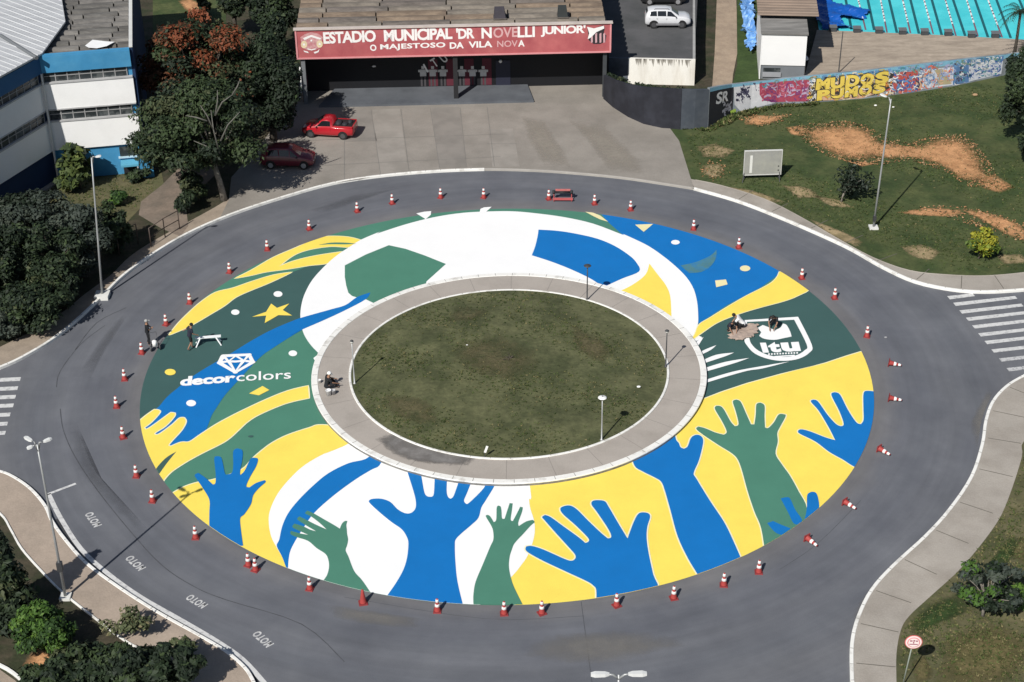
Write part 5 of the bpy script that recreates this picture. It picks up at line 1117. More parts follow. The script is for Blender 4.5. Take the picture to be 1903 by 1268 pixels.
# bottom left corner
tree('conifer', 'dark pointed tree cut by the left edge at the bottom of the photo', 'tree', (6, 1150), (10, 1078, 46, 88), 5000, .38, LD, [1, 1, 1, .2], 51, 16, .4, .14, conic=True)
tree('round_bush', 'bright green round bush in the bottom left corner', 'shrub', (84, 1212), (82, 1168, 60, 50), 7000, .21, LG, [1, .45, 1, .06], 52, 26, .34, .05, shrub=True)
for i, (lab, bs, cr, n_) in enumerate((('dark leafy bush at the bottom edge right of the bright round bush', (150, 1268), (150, 1232, 66, 46), 4200), ('dark leafy bush in the middle of the bottom left planting', (235, 1275), (238, 1238, 58, 44), 4200), ('dark leafy bush nearest the kerb at the bottom edge', (325, 1290), (322, 1240, 52, 52), 4200), ('dark bush at the bottom edge below the bright round bush', (90, 1300), (90, 1262, 60, 34), 3000))):
    tree('leafy_bush', lab, 'shrub', bs, cr, n_, .30, LD, [1, .7, 1.4, .1], 53+i, 16, .40, .06, shrub=True, group='dark bushes of the bottom left planting')
tree('sparse_shrub', 'thin pale shrub spilling over the sandy pavement', 'shrub', (216, 1185), (236, 1152, 52, 30), 620, .24, LP, [1, .6, 1], 58, 10, .35, .03, shrub=True, sparse=1.1)
tree('sparse_shrub', 'thin pale shrub at the kerb beside the dark bushes', 'shrub', (345, 1225), (345, 1200, 30, 24), 320, .28, LP, [.6, .4, 1.2], 59, 8, .36, .03, shrub=True)
# right side
tree('sparse_tree', 'spreading small tree on the grass at the lower right', 'tree', (1826, 1146), (1842, 1086, 72, 50), 2600, .24, LS+LG[:1], [1, 1, 1, .6], 61, 22, .24, .07, BARKP, sparse=1.1)
tree('shrub', 'green shrub at the right edge beside the spreading small tree', 'shrub', (1898, 1130), (1900, 1108, 24, 26), 700, .3, LG, [1, .3, 1, .1], 62, 8, .45, .04, shrub=True)
tree('round_bush', 'round yellow green bush on the lawn near the right edge', 'shrub', (1820, 483), (1829, 446, 31, 32), 1500, .27, LY, [1, .8, .8], 63, 14, .42, .05, limbs=False, shrub=True)
tree('thin_tree', 'small thin dark grey tree on the lawn left of the street lamp', 'tree', (1563, 376), (1584, 333, 40, 38), 1000, .26, LS, [.5, .3, 1.3], 64, 14, .38, .06, BARKP, sparse=1.05)
tree('broadleaf_tree', 'dark tree at the right edge in front of the graffiti wall end', 'tree', (1915, 272), (1898, 165, 44, 84), 10000, .27, LD, [1, .8, 1.2, .15], 65, 18, .38, .2)
tree('broadleaf_tree', 'dark low tree at the right edge casting shade on the lawn', 'tree', (1930, 310), (1918, 262, 34, 44), 2200, .4, LD, [.8, .5, 1.2, .1], 66, 10, .42, .12)
# palm at the pool corner
pb_ = G(1880, 128, ZP); pm = empty('palm_tree', pb_); tag(pm, 'palm with thin dark fronds in front of the swimming pool', 'palm')
zt_ = HT(pb_, 22); b = MB(); b.tube([(0, 0, 0), (.1, .1, zt_*.5), (.05, 0, zt_)], [.16, .12, .10], 8); b.build('trunk', BARK, pm, smooth=True)
rnd = random.Random(7); b = MB()
for i in range(15):
    a = i*2*math.pi/15+rnd.uniform(-.2, .2); L_ = rnd.uniform(1.5, 2.2); up_ = rnd.uniform(.1, 1.0); pts = []
    for k in range(7):
        t = k/6; pts.append(Vector((.05+math.cos(a)*L_*t, math.sin(a)*L_*t, zt_+up_*t*1.4-1.5*t*t)))
    for k in range(6):
        d = (pts[k+1]-pts[k]).normalized(); sd_ = d.cross(Vector((0, 0, 1))).normalized()
        for sg in (-1, 1):
            for j in range(2):
                p = pts[k].lerp(pts[k+1], j*.5); e = p+sd_*sg*.42*(1-.5*k/6)+d*.22-Vector((0, 0, .16)); b.add([p-d*.035, p+d*.05, e], [(0, 1, 2)], rnd.randrange(3))
    b.tube(pts, [.03, .028, .025, .02, .016, .012, .008], 5, mi=0)
b.build('fronds', [leafm('palm', (.018, .035, .022)), leafm('deep', (.013, .022, .012)), leafm('mid', (.036, .056, .022))], pm, fix=False)
# weeds on top of the black wall
rnd = random.Random(3); wl = []
for i in range(26):
    t = rnd.random(); k = min(int(t*5), 4); p = bB[k].lerp(bB[k+1], t*5-k); h = bT[k]+(bT[k+1]-bT[k])*(t*5-k)
    wl.append((Vector((p.x+rnd.uniform(-.1, .5), p.y+.45+rnd.uniform(0, .5), ZP+h*.86+.1)), Vector((.3, .25, .22)), None))
wv = leaves(rnd, wl, 900, .22, 4, [1, .5, 1, .6]); o = wv.build('creeper', LD, fix=False); tag(o, 'creeper and weeds growing along the top behind the black wall', 'creeper', None, 'stuff')

# bare pale limbs of the tall tree that show through its crown
rt_ = [o for o in COL.objects if o.name.startswith('broadleaf_tree') and str(o.get('label', '')).startswith('tall dark green tree')][0]
b = MB(); rr = random.Random(21)
for (u0, v0), (u1, v1) in (((408, 285), (392, 205)), ((396, 240), (372, 196)), ((400, 215), (432, 176)), ((400, 215), (404, 168)), ((385, 225), (345, 215)), ((410, 262), (446, 208)), ((404, 282), (360, 262)), ((432, 176), (446, 148))):
    o_ = rt_.location+Vector((0, -2.6, 0)); p = GP(u0, v0, o_, VD)-rt_.location; q = GP(u1, v1, o_, VD)-rt_.location; m_ = p.lerp(q, .5)+Vector((rr.uniform(-.15, .15), 0, rr.uniform(.0, .25)))
    b.tube([p, m_, q], [.06, .045, .02], 6)
b.build('branches', mat('grey_bark', (.13, .125, .11), .95, .25, 2), rt_, smooth=True)

# ------------------------------------------------------------------ traffic cones
CR = mat('cone_red', (.36, .05, .045), .6, .1, 4, fine=.08)
CW2 = mat('cone_white', (.80, .79, .77), .5, .05, 5)
CBASE = mat('cone_base', (.22, .032, .035), .7, .15, 4, fine=.1)
def cone_proto(bands):
    r_ = empty('traffic_cone')
    b = MB(); s = .21
    b.add([(-s, -s, 0), (s, -s, 0), (s, s, 0), (-s, s, 0), (-s*.9, -s*.9, .055), (s*.9, -s*.9, .055), (s*.9, s*.9, .055), (-s*.9, s*.9, .055)], [(3, 2, 1, 0), (4, 5, 6, 7), (0, 1, 5, 4), (1, 2, 6, 5), (2, 3, 7, 6), (3, 0, 4, 7)]); b.build('base', CBASE, r_)
    rz_ = lambda z: .165-(z-.055)*.155
    b = MB(); b.lathe([(.175, .055), (rz_(.09), .09), (rz_(.4), .4), (rz_(.78), .78), (.03, .80)], 16); b.build('body', CR, r_, smooth=True)
    for z0_, z1_ in bands:
        b = MB(); b.lathe([(rz_(z0_)+.001, z0_), (rz_(z0_)+.012, z0_+.008), (rz_(z1_)+.012, z1_-.008), (rz_(z1_)+.001, z1_)], 16); b.build('band', CW2, r_, smooth=True)
    return r_
CG = 'traffic cones standing around the painted roundabout'; CF = 'fallen traffic cones on the right of the roundabout'
cn = cone_proto(((.33, .48), (.60, .76))); plain = cone_proto(())
cones = [
 (664, 394, 'upright cone in front of the dark red car, left of the white paint triangle'), (729, 379, 'upright cone on the far side of the ring, just left of the white paint triangle'),
 (819, 368, 'upright cone directly beyond the white paint triangle'), (899, 368, 'upright cone beyond the white wavy paint mark at the top of the ball'),
 (1020, 371, 'upright cone touching the left end of the red and black barrier'), (1105, 380, 'upright cone between the red barrier and the upper blue field'),
 (1172, 391, 'upright cone at the left start of the upper blue field edge'), (1289, 427, 'upright cone at the blue field beside the first white dot'),
 (1373, 461, 'upright cone at the blue field edge above the cream dot'), (1490, 518, 'upright cone at the blunt end of the right yellow wave'),
 (1551, 555, 'upright cone beside the dark green field below the yellow wave'), (1611, 626, 'upright cone at the dark green field right of the city shield'),
 (1410, 1064, 'upright cone nearest the fallen ones, at the green arm with blue fingers'), (1345, 1088, 'upright cone below the long blue arm, on its right side'),
 (1252, 1112, 'upright cone below the yellow gap left of the long blue arm'), (1146, 1126, 'upright cone right below the large blue hand with spread fingers'),
 (1007, 1140, 'upright cone below the yellow tip right of the small green arm'), (937, 1141, 'upright cone below the small green arm'),
 (813, 1136, 'upright cone below the big central blue arm'), (576, 1095, 'upright cone at the white ground left of the left green arm'),
 (475, 1060, 'upright cone of the close pair, the right one, at the yellow swirl tip'), (462, 1051, 'upright cone of the close pair, the left one, at the yellow swirl tip'),
 (364, 1000, 'upright cone at the yellow patch left of the lower left blue hand'), (284, 932, 'upright cone beside the left green band, nearest below the dark slit'),
 (254, 886, 'upright cone left of the dark slit in the yellow ribbon'), (229, 814, 'upright cone left of the yellow fingers, the lower of the two'),
 (217, 757, 'upright cone farthest left, level with the yellow fingertips'), (232, 706, 'upright cone left of the yellow dot and the company lettering'),
 (264, 657, 'upright cone next to the feet of the person in black'), (309, 604, 'upright cone above the person in black, at the yellow leaf tip'),
 (353, 564, 'upright cone at the outer edge of the long yellow leaf'), (427, 507, 'upright cone at the green notch between the two yellow leaves'),
 (497, 465, 'upright cone along the upper yellow leaf'), (575, 427, 'upright slim cone beyond the top of the upper yellow leaf')]
rnd = random.Random(2)
for i, (u, v, lab) in enumerate(cones):
    o = cn if i == 0 else copy_tree(cn); place(o, G(u, v, .001), rnd.uniform(-.5, .5), .92); tag(o, lab, 'traffic cone', CG)
place(plain, G(675, 1121, .001), .2); tag(plain, 'plain all red cone without white bands below the left green arm', 'traffic cone', CG)
for (u0, v0), (u1, v1), lab in (((1651, 675), (1669, 679), 'fallen cone at the corner of dark green and yellow, uppermost of the fallen ones'), ((1651, 740), (1671, 744), 'fallen cone beside the straight blue finger at the right edge'), ((1633, 834), (1654, 846), 'fallen cone beside the palm of the right blue hand'), ((1569, 933), (1590, 946), 'fallen cone beside the yellow corner, between the other fallen ones'), ((1499, 1000), (1521, 1017), 'fallen cone beside the blue fingers on the green arm')):
    a, c = G(u0, v0, .15), G(u1, v1, .1); o = copy_tree(cn); d = (c-a); d.z = 0; d.normalize()
    zx = Vector((d.x, d.y, -.09)).normalized(); yx = Vector((0, 0, 1)).cross(zx).normalized(); xx = yx.cross(zx)
    Mx = Matrix((xx, yx, zx)).transposed(); o.rotation_euler = Mx.to_euler(); o.location = (a.x, a.y, .19); tag(o, lab, 'traffic cone', CF)

# ------------------------------------------------------------------ lamps
GALV = mat('galvanised', (.38, .39, .39), .45, .1, 3, metal=.35)
DKM = mat('dark_metal', (.05, .052, .055), .5, .15, 3)
def disc_lamp(u, v, vt, headm, polem, lab, rx=.21, tilt=0.0, uoff=0):
    B = G(u, v, ZI+.02); h = HT(B, vt); r_ = empty('garden_lamp', B); tag(r_, lab, 'lamp post', 'garden lamps on the island')
    b = MB(); b.lathe([(.09, 0), (.09, .04), (.045, .06), (.035, h*.5), (.03, h-.06)], 10); b.build('post', polem, r_, smooth=True)
    b = MB(); b.lathe([(.03, h-.12), (.09, h-.10), (.10, h-.03), (.05, h-.015)], 14); b.build('lantern', mat('lantern_glass', (.55, .55, .52), .3), r_, smooth=True)
    b = MB(); b.lathe([(.04, h-.02), (rx, h-.012), (rx*1.02, h), (rx*.75, h+.035), (.05, h+.06), (.02, h+.08)], 20); hd = b.build('shade', headm, r_, smooth=True)
    if headm.name.startswith('lamp_white'):
        b = MB(); b.lathe([(.035, h+.062), (.045, h+.085), (.02, h+.10)], 10); b.build('cap', DKM, hd, smooth=True)
    return r_
LWm = mat('lamp_white', (.80, .80, .77), .5)
disc_lamp(1118, 818, 739, LWm, GALV, 'garden lamp with white disc shade at the lower right of the island lawn', .23)
disc_lamp(1091, 557, 494, DKM, DKM, 'garden lamp with dark disc shade standing at the far edge of the island lawn', .22)
disc_lamp(1237, 682, 615, DKM, DKM, 'garden lamp with small dark head at the right edge of the island lawn', .12)
disc_lamp(659, 713, 634, DKM, GALV, 'thin garden lamp at the left edge of the island lawn by the sitting person', .10)
B = G(900, 850, ZI+.02); r_ = empty('small_sign', B); tag(r_, 'small leaning white plate on a short post at the near edge of the island lawn', 'sign')
b = MB(); b.tube([(0, 0, 0), (.06, .0, .55)], .018, 6); b.build('post', DKM, r_)
Mx = Matrix.Translation((.10, -.02, .50)) @ Matrix.Rotation(R(18), 4, 'Y'); MB().box((-.06, -.012, -.2), (.06, .012, .22), Mx).build('plate', LWm, r_)
def streetlight(base, top, h, arms, lab, blk=None, box=None, tone=GALV, zb=ZP):
    B = G(base[0], base[1], zb); T = G(top[0], top[1], h) - B
    r_ = empty('street_lamp', B); tag(r_, lab, 'street lamp', 'tall street lamps')
    b = MB(); b.tube([(0, 0, 0), T*.4, T*.75, T], [.075, .060, .050, .042], 10); b.build('pole', tone, r_, smooth=True)
    for (au, av, dz) in arms:
        e = G(au, av, h+dz)-B; d = (e-T); n = d.normalized(); k = T+d*.45
        b = MB(); b.tube([T-Vector((0, 0, .35)), T+d*.18+Vector((0, 0, .05)), k], [.05, .045, .04], 8); b.build('arm', tone, r_, smooth=True)
        sd_ = n.cross(Vector((0, 0, 1))).normalized(); up_ = sd_.cross(n); vs = []
        for t, w_, hh in ((.40, .04, .03), (.55, .09, .05), (.85, .10, .06), (1.0, .06, .03)):
            p = T+d*t
            vs += [p-sd_*w_-up_*hh*.6, p+sd_*w_-up_*hh*.6, p+sd_*w_*.8+up_*hh, p-sd_*w_*.8+up_*hh]
        b = MB(); b.add(vs, [(i*4+k_, i*4+(k_+1) % 4, (i+1)*4+(k_+1) % 4, (i+1)*4+k_) for i in range(3) for k_ in range(4)]+[(3, 2, 1, 0), (12, 13, 14, 15)]); b.build('lamp_head', LHEAD, r_)
    if blk: MB().box((-blk, -blk, -.15), (blk, blk, .12)).build('footing', mat('footing_white', (.66, .66, .63), .85, .12, 2), r_)
    if box:
        z0_, s_, m_ = box; MB().box((T.x*z0_/T.z-s_*.6, T.y*z0_/T.z-s_*.7, z0_), (T.x*z0_/T.z+s_*.6, T.y*z0_/T.z+s_*.5, z0_+s_*2.4)).build('control_box', m_, r_)
    return r_
LHEAD = mat('lamp_head', (.62, .63, .62), .45, .05, 3)
streetlight((190, 549), (170, 293), 8.9, [(188, 290, .1)], 'tall thin street lamp with one short arm at the left kerb thicket', .42)
streetlight((1623, 424), (1656, 184), 9.1, [(1636, 175, .15)], 'tall street lamp with one arm standing on the right lawn', .28, (.5, .16, DKM))
streetlight((122, 1111), (69, 826), 8.7, [(96, 815, .05), (46, 812, .0), (50, 834, -.1)], 'tall street lamp with several heads at the lower left sandy pavement', .25, (1.6, .2, DKM))
zt2 = 8.7; pt = G(1150, 1254, zt2); fu = pt.copy()
Bp = Vector((pt.x, pt.y, 0)); r_ = empty('street_lamp', (Bp.x, Bp.y, 0)); tag(r_, 'street lamp with two opposite heads cut off by the bottom edge of the photo', 'street lamp', 'tall street lamps')
b = MB(); b.tube([(0, 0, 0), (0, 0, 4), (0, 0, zt2)], [.075, .06, .042], 10); b.build('pole', GALV, r_, smooth=True)
for sg in (-1, 1):
    b = MB(); b.tube([(0, 0, zt2-.2), (sg*.22, 0, zt2), (sg*.45, 0, zt2+.03)], [.05, .045, .04], 8); b.build('arm', GALV, r_, smooth=True)
    vs = []
    for t, w_, hh in ((.34, .04, .03), (.5, .10, .05), (.86, .11, .06), (1.02, .07, .03)):
        vs += [(sg*t, -w_, zt2-hh*.6), (sg*t, w_, zt2-hh*.6), (sg*t, w_*.8, zt2+.05+hh), (sg*t, -w_*.8, zt2+.05+hh)]
    b = MB(); b.add(vs, [(i*4+k_, i*4+(k_+1) % 4, (i+1)*4+(k_+1) % 4, (i+1)*4+k_) for i in range(3) for k_ in range(4)]+[(3, 2, 1, 0), (12, 13, 14, 15)]); b.build('lamp_head', LHEAD, r_)

# ------------------------------------------------------------------ signs, board, railings, barrier, trestle
B = G(1677, 1276, ZP); h = HT(B, 1192); r_ = empty('round_sign', B, R(-4)); tag(r_, 'round red and white road sign on a thin post at the lower right pavement', 'road sign')
b = MB(); b.tube([(0, 0, 0), (.18, .0, h*.97)], .03, 8); b.build('post', mat('post_green_grey', (.26, .29, .25), .6), r_, smooth=True)
def disc(rad, y, m, nm, par):
    b = MB(); c = Vector((.20, 0, h)); vs = [c+Vector((rad*math.cos(k*.2244), y, rad*math.sin(k*.2244))) for k in range(28)]+[c+Vector((rad*math.cos(k*.2244), y+.012, rad*math.sin(k*.2244))) for k in range(28)]
    b.add(vs, [tuple(range(28)), tuple(range(55, 27, -1))]+[(k, (k+1) % 28, 28+(k+1) % 28, 28+k) for k in range(28)]); return b.build(nm, m, par)
pl_ = disc(.37, -.045, mat('sign_red', (.62, .13, .13), .5), 'plate', r_); disc(.335, -.06, mat('sign_face', (.80, .70, .68), .5), 'face', pl_); disc(.27, -.074, mat('sign_pink', (.66, .26, .27), .5), 'ring', pl_); disc(.225, -.088, mat('sign_face', (.80, .70, .68), .5), 'face', pl_)
b = MB()
for x0_, x1_, z0_, z1_ in ((-.17, -.06, .06, .13), (-.03, .05, .07, .15), (.08, .17, .06, .13), (-.18, .18, -.11, -.06), (-.03, .02, -.04, .05)):
    b.add([(.2+x0_, -.0895, h+z0_), (.2+x1_, -.0895, h+z0_), (.2+x1_, -.0895, h+z1_), (.2+x0_, -.0895, h+z1_)], [(0, 1, 2, 3)])
b.build('marks', mat('sign_mark', (.32, .08, .12), .6), pl_, fix=False)
B0, B1 = G(1382, 334, ZP), G(1449, 332, ZP); BFr = Fr(B0, B1); r_ = empty('notice_board', BFr.o, BFr.rz); tag(r_, 'grey notice board seen from its plain side on the right lawn', 'notice board')
W_ = BFr.W; z0_ = HT(B0, 321); z1_ = HT(B0, 278)
BG = mat('board_grey', (.34, .34, .30), .5, .1, 1.2, (.27, .27, .255), (.35, .7), fine=.06)
pn = MB().box((-.02, -.05, z0_), (W_+.02, .05, z1_)).build('panel', BG, r_)
fr_ = mat('board_frame', (.58, .58, .55), .5); b = MB()
for a, c in (((-.06, -.07, z0_-.06), (W_+.06, .07, z0_-.002)), ((-.06, -.07, z1_+.002), (W_+.06, .07, z1_+.05)), ((-.06, -.07, z0_), (-.022, .07, z1_)), ((W_+.022, -.07, z0_), (W_+.06, .07, z1_))): b.box(a, c)
b.build('frame', fr_, pn)
MB().box((W_*.14, -.053, z0_+.12), (W_*.21, -.0505, z1_-.3)).build('tape', mat('board_tape', (.66, .66, .62), .5), pn)
for z_ in (z0_+.22, z0_+.52):
    b = MB(); b.box((W_*.92, -.056, z_), (W_*.955, -.0505, z_+.10)); b.build('bolt_plate', DKM, pn)
for x in (.05, W_-.05):
    MB().box((x-.05, .075, -.1), (x+.05, .16, z1_-.1)).build('post', DKM, r_)
    b = MB(); b.tube([(x, .12, z0_+.3), (x-.25 if x < 1 else x-.05, -.6, 0)], .03, 6); b.build('brace', DKM, r_)
MB().box((.0, .17, .0), (W_, .45, .06)).build('ground_beam', mat('beam_dark', (.04, .045, .05), .8), r_)
def railing(pts, posts_h, lab, nr):
    P = [G(u, v, ZP) for u, v in pts]; r_ = empty('railing', P[0]); tag(r_, lab, 'railing', 'metal railings beside the footpath')
    for p in P:
        q = p-P[0]; b = MB(); b.tube([q, q+Vector((0, 0, posts_h))], .035, 7); b.build('post', RAILM, r_, smooth=True)
    for z_ in ([posts_h-.02] if nr == 1 else [posts_h-.02, posts_h*.5]):
        b = MB(); b.tube([p-P[0]+Vector((0, 0, z_)) for p in P], .028, 7); b.build('rail', RAILM, r_, smooth=True)
RAILM = mat('railing_brown', (.075, .055, .045), .6, .2, 3)
railing([(257, 453), (222, 475), (190, 492)], 1.45, 'short brown railing left of the footpath opening', 1)
railing([(281, 459), (307, 441), (334, 426)], 1.35, 'brown two bar railing right of the footpath opening', 2)
B = G(1046, 374, 0); r_ = empty('road_barrier', B, R(-2)); tag(r_, 'low red barrier with black top bar lying on the far side of the ring', 'barrier')
b = MB(); b.tube([(-.5, .28, .52), (.5, .28, .52)], .085, 10); b.build('top_bar', mat('bar_black', (.015, .015, .018), .6), r_, smooth=True)
for x in (-.6, .58):
    b = MB(); b.tube([(x-.1, .28, .52), (x+.09, .28, .52)], .13, 12); b.build('end_roller', mat('roller_black', (.02, .02, .022), .6), r_, smooth=True)
    b = MB(); b.tube([(x, .28, .50), (x, -.12, .03)], .03, 6); b.tube([(x, .28, .50), (x, .55, .03)], .03, 6); b.build('leg', CR, r_)
MB().box((-.50, .38, .56), (.50, .50, .66)).build('rail', mat('barrier_pink', (.52, .16, .15), .6, .15, 4), r_)
MB().box((-.66, -.16, .14), (.66, -.10, .30)).build('rail', mat('barrier_red', (.46, .10, .10), .6, .15, 4), r_)
B = G(388, 640, .0); r_ = empty('trestle_bench', B, R(8)); tag(r_, 'white splay-legged trestle bench on the dark green field beside a person', 'trestle')
WT_ = mat('trestle_white', (.80, .82, .82), .6, .06, 3)
MB().box((-.74, -.1, .46), (.74, .1, .52)).build('top', WT_, r_)
for sx in (-1, 1):
    for sy in (-1, 1):
        b = MB(); b.tube([(sx*.45, sy*.06, .46), (sx*.72, sy*.26, .0)], [.045, .04], 6); b.build('leg', WT_, r_)
def bucket(u, v, zb, s, col, lab):
    B = G(u, v, zb); r_ = empty('paint_bucket', B); tag(r_, lab, 'bucket'); b = MB(); b.lathe([(.12*s, 0), (.15*s, .33*s), (.16*s, .335*s), (.16*s, .36*s), (.13*s, .36*s), (.12*s, .30*s)], 14); b.build('pail', mat('bucket_'+lab[:5], col, .5), r_, smooth=True)
    b = MB(); b.tube([(-.15*s, 0, .33*s), (-.1*s, -.1*s, .2*s), (.1*s, -.1*s, .2*s), (.15*s, 0, .33*s)], .008, 5); b.build('handle', DKM, r_)
bucket(611, 735, ZI, 1.0, (.72, .72, .72), 'white paint bucket on the island footway beside the sitting person')
bucket(594, 712, ZI, .6, (.75, .75, .74), 'small white pot left of the sitting person on the island footway')
bucket(620, 733, ZI, .8, (.42, .42, .43), 'grey paint pot right of the white bucket on the island footway')
cloth('drop_cloth', zC([(735, 965), (755, 925), (800, 905), (850, 912), (910, 905), (930, 955), (905, 995), (850, 1005), (800, 1022), (745, 1005), (725, 1000)]), .046, mat('drop_cloth_tan', (.42, .33, .27), .9, .12, 3, (.34, .27, .23), fine=.1), 'crumpled tan drop cloth over the left edge of the city shield', 'drop cloth', .14, 5, .14)
# spray cart beside the person in black
B = G(289, 651, 0); r_ = empty('paint_cart', B, R(20)); tag(r_, 'small dark two-wheeled cart with white tank beside the person in black', 'cart')
for sx in (-1, 1):
    b = MB(); b.tube([(sx*.24, 0, .20), (sx*.28, 0, .20)], .20, 16); w_ = b.build('wheel', DKM, r_); b = MB(); b.tube([(sx*.235, 0, .20), (sx*.285, 0, .20)], .10, 12); b.build('rim', GALV, w_)
b = MB(); b.tube([(-.2, .05, .2), (-.2, -.05, .5), (-.2, .35, 1.0), (.2, .35, 1.0), (.2, -.05, .5), (.2, .05, .2)], .022, 6); b.build('frame', DKM, r_)
b = MB(); b.lathe([(.10, .3), (.14, .32), (.14, .62), (.06, .66)], 12); b.build('tank', CW2, r_, smooth=True)

# ------------------------------------------------------------------ cars
GLASS = mat('car_glass', (.012, .014, .017), .08, 0, spec=.6)
TYRE = mat('tyre', (.018, .018, .019), .85); RIM = mat('rim_grey', (.42, .42, .43), .35, metal=.5); BLK = mat('car_black', (.015, .015, .016), .6)
LAMPW = mat('headlight', (.70, .70, .70), .15); LAMPR = mat('tail_light', (.35, .012, .015), .25)
CLG = mat('cloth_grey', (.30, .30, .31), .9, .1, 5)
def carpaint(n, c):
    m = mat(n, c, .32, .03, 2, spec=.5); m.node_tree.nodes['Principled BSDF'].inputs['Coat Weight'].default_value = .6; return m
def car(name, lab, cat, pos, rz, st_, side, screen, rear, wheels, wr, paint, s=1.0, extra=None, rim=RIM, group=None):
    r_ = empty(name, pos, rz); r_.scale = (s, s, s); tag(r_, lab, cat, group)
    def sec(x):
        for a, c in zip(st_, st_[1:]):
            if x <= c[0]: k = (x-a[0])/(c[0]-a[0]); return [a[i]+(c[i]-a[i])*k for i in range(6)]
        return list(st_[-1])
    def ring_(q):
        x, zb, w_, bl, ro, rw = q; return [(x, -w_*.84, zb), (x, -w_, zb+.13), (x, -w_*1.0, (zb+bl)/2+.02), (x, -w_*.985, bl-.10), (x, -w_*.94, bl), (x, -rw, ro-.045), (x, -rw*.84, ro), (x, 0, ro+.015)]
    b = MB(); vs = []
    for q in st_:
        h_ = ring_(q); vs += h_+[(p[0], -p[1], p[2]) for p in h_[-2::-1]]
    n = 15; fs = [(i*n+k, i*n+k+1, (i+1)*n+k+1, (i+1)*n+k) for i in range(len(st_)-1) for k in range(n-1)]+[(i*n+n-1, i*n, (i+1)*n, (i+1)*n+n-1) for i in range(len(st_)-1)]
    fs += [tuple(range(n-1, -1, -1)), tuple(range((len(st_)-1)*n, len(st_)*n))]
    bd = b.add(vs, fs).build('body', paint, r_, smooth=True)
    def sp_(x, t, sg): h_ = ring_(sec(x)); a, c = Vector(h_[4]), Vector(h_[5]); p = a.lerp(c, t); p.y = p.y-.012; p.y *= -sg; return p
    for x0_, x1_, x2_, x3_ in side:                          # lower rear, lower front, upper front, upper rear
        for sg in (-1, 1):
            m_ = 5; low = [sp_(x0_+(x1_-x0_)*k/m_, .10, sg) for k in range(m_+1)]; hi = [sp_(x3_+(x2_-x3_)*k/m_, .90, sg) for k in range(m_+1)]
            b = MB(); b.add(low+hi, [(k, k+1, m_+2+k, m_+1+k) for k in range(m_)]); b.build('side_window', GLASS, r_)
    for nm, (xa_, xb_) in (('windscreen', screen), ('rear_window', rear)):
        if xa_ == xb_: continue
        vs = []
        for k in range(4):
            x = xa_+(xb_-xa_)*k/3; q = sec(x); d = .014
            vs += [(x+(d if nm == 'windscreen' else -d), -q[5]*.80, q[4]+d), (x+(d if nm == 'windscreen' else -d), 0, q[4]+d+.018), (x+(d if nm == 'windscreen' else -d), q[5]*.80, q[4]+d)]
        b = MB(); b.add(vs, [(k*3+j, k*3+j+1, k*3+j+4, k*3+j+3) for k in range(3) for j in range(2)]); b.build(nm, GLASS, r_)
    for x in wheels:
        for sg in (-1, 1):
            w_ = sec(x)[2]; b = MB(); b.tube([(x, sg*(w_-.19), wr), (x, sg*(w_+.015), wr)], wr, 18); wl_ = b.build('wheel', TYRE, r_)
            b = MB(); b.tube([(x, sg*(w_-.05), wr), (x, sg*(w_+.025), wr)], wr*.62, 14); b.build('rim', rim, wl_)
            b = MB(); pts = [(x+(wr+.07)*math.cos(k*math.pi/10), sg*(w_+.006), wr+(wr+.07)*math.sin(k*math.pi/10)) for k in range(11)]; b.add(pts, [tuple(range(11))]); b.build('wheel_arch', BLK, r_)
    f, rr_ = st_[-1], st_[0]
    for sg in (-1, 1):
        b = MB(); b.ball((f[0]-.13, sg*f[2]*.82, f[3]-.03), (.15, .13, .075), 8, 6); b.build('headlight', LAMPW, r_, smooth=True)
        b = MB(); b.ball((rr_[0]+.08, sg*rr_[2]*.88, rr_[3]-.02), (.09, .10, .13), 8, 6); b.build('tail_light', LAMPR, r_, smooth=True)
        b = MB(); b.ball((screen[1]-.22, sg*(sec(screen[1])[2]+.07), sec(screen[1])[3]+.04), (.06, .09, .06), 8, 6); b.build('wing_mirror', BLK, r_, smooth=True)
    MB().box((f[0]-.05, -f[2]*.7, f[1]+.02), (f[0]+.02, f[2]*.7, f[1]+.13)).build('bumper', BLK, r_)
    for xe, sg in ((f[0]+.022, 1), (rr_[0]-.03, -1)): MB().box((min(xe, xe-.01*sg), -.2, .50), (max(xe, xe+.01*sg), .2, .62)).build('number_plate', CLG, r_)
    for x in {round(q_[0], 2) for q_ in side}|{round(q_[1], 2) for q_ in side}:
        for sg in (-1, 1):
            q_ = sec(x); MB().box((x-.008, sg*(q_[2]*.985)-.008, q_[1]+.12), (x+.008, sg*(q_[2]*.985)+.012*sg if sg > 0 else sg*(q_[2]*.985)+.008, q_[3]-.1)).build('door_seam', BLK, r_)
    if extra: extra(r_)
    return r_
hatch = [(-1.92, .36, .62, .78, .80, .50), (-1.84, .27, .74, .93, .98, .60), (-1.62, .22, .80, .97, 1.22, .60), (-1.30, .2, .82, .97, 1.42, .58), (-.8, .2, .82, .95, 1.49, .59), (.0, .2, .82, .93, 1.49, .59), (.32, .2, .82, .92, 1.44, .58), (.98, .2, .82, .90, .95, .68), (1.45, .2, .80, .84, .885, .64), (1.76, .25, .74, .72, .765, .58), (1.90, .33, .60, .60, .63, .48)]
WINE = carpaint('wine_red', (.12, .010, .022)); REDP = carpaint('bright_red', (.42, .012, .022)); SILV = carpaint('silver_white', (.62, .63, .65)); BLKP = carpaint('black_paint_car', (.02, .021, .024))
p = G(536, 314, ZP+.02); q0, q1 = G(490, 300, .3), G(588, 304, .3)
ang = math.atan2(-.30, 3.6)
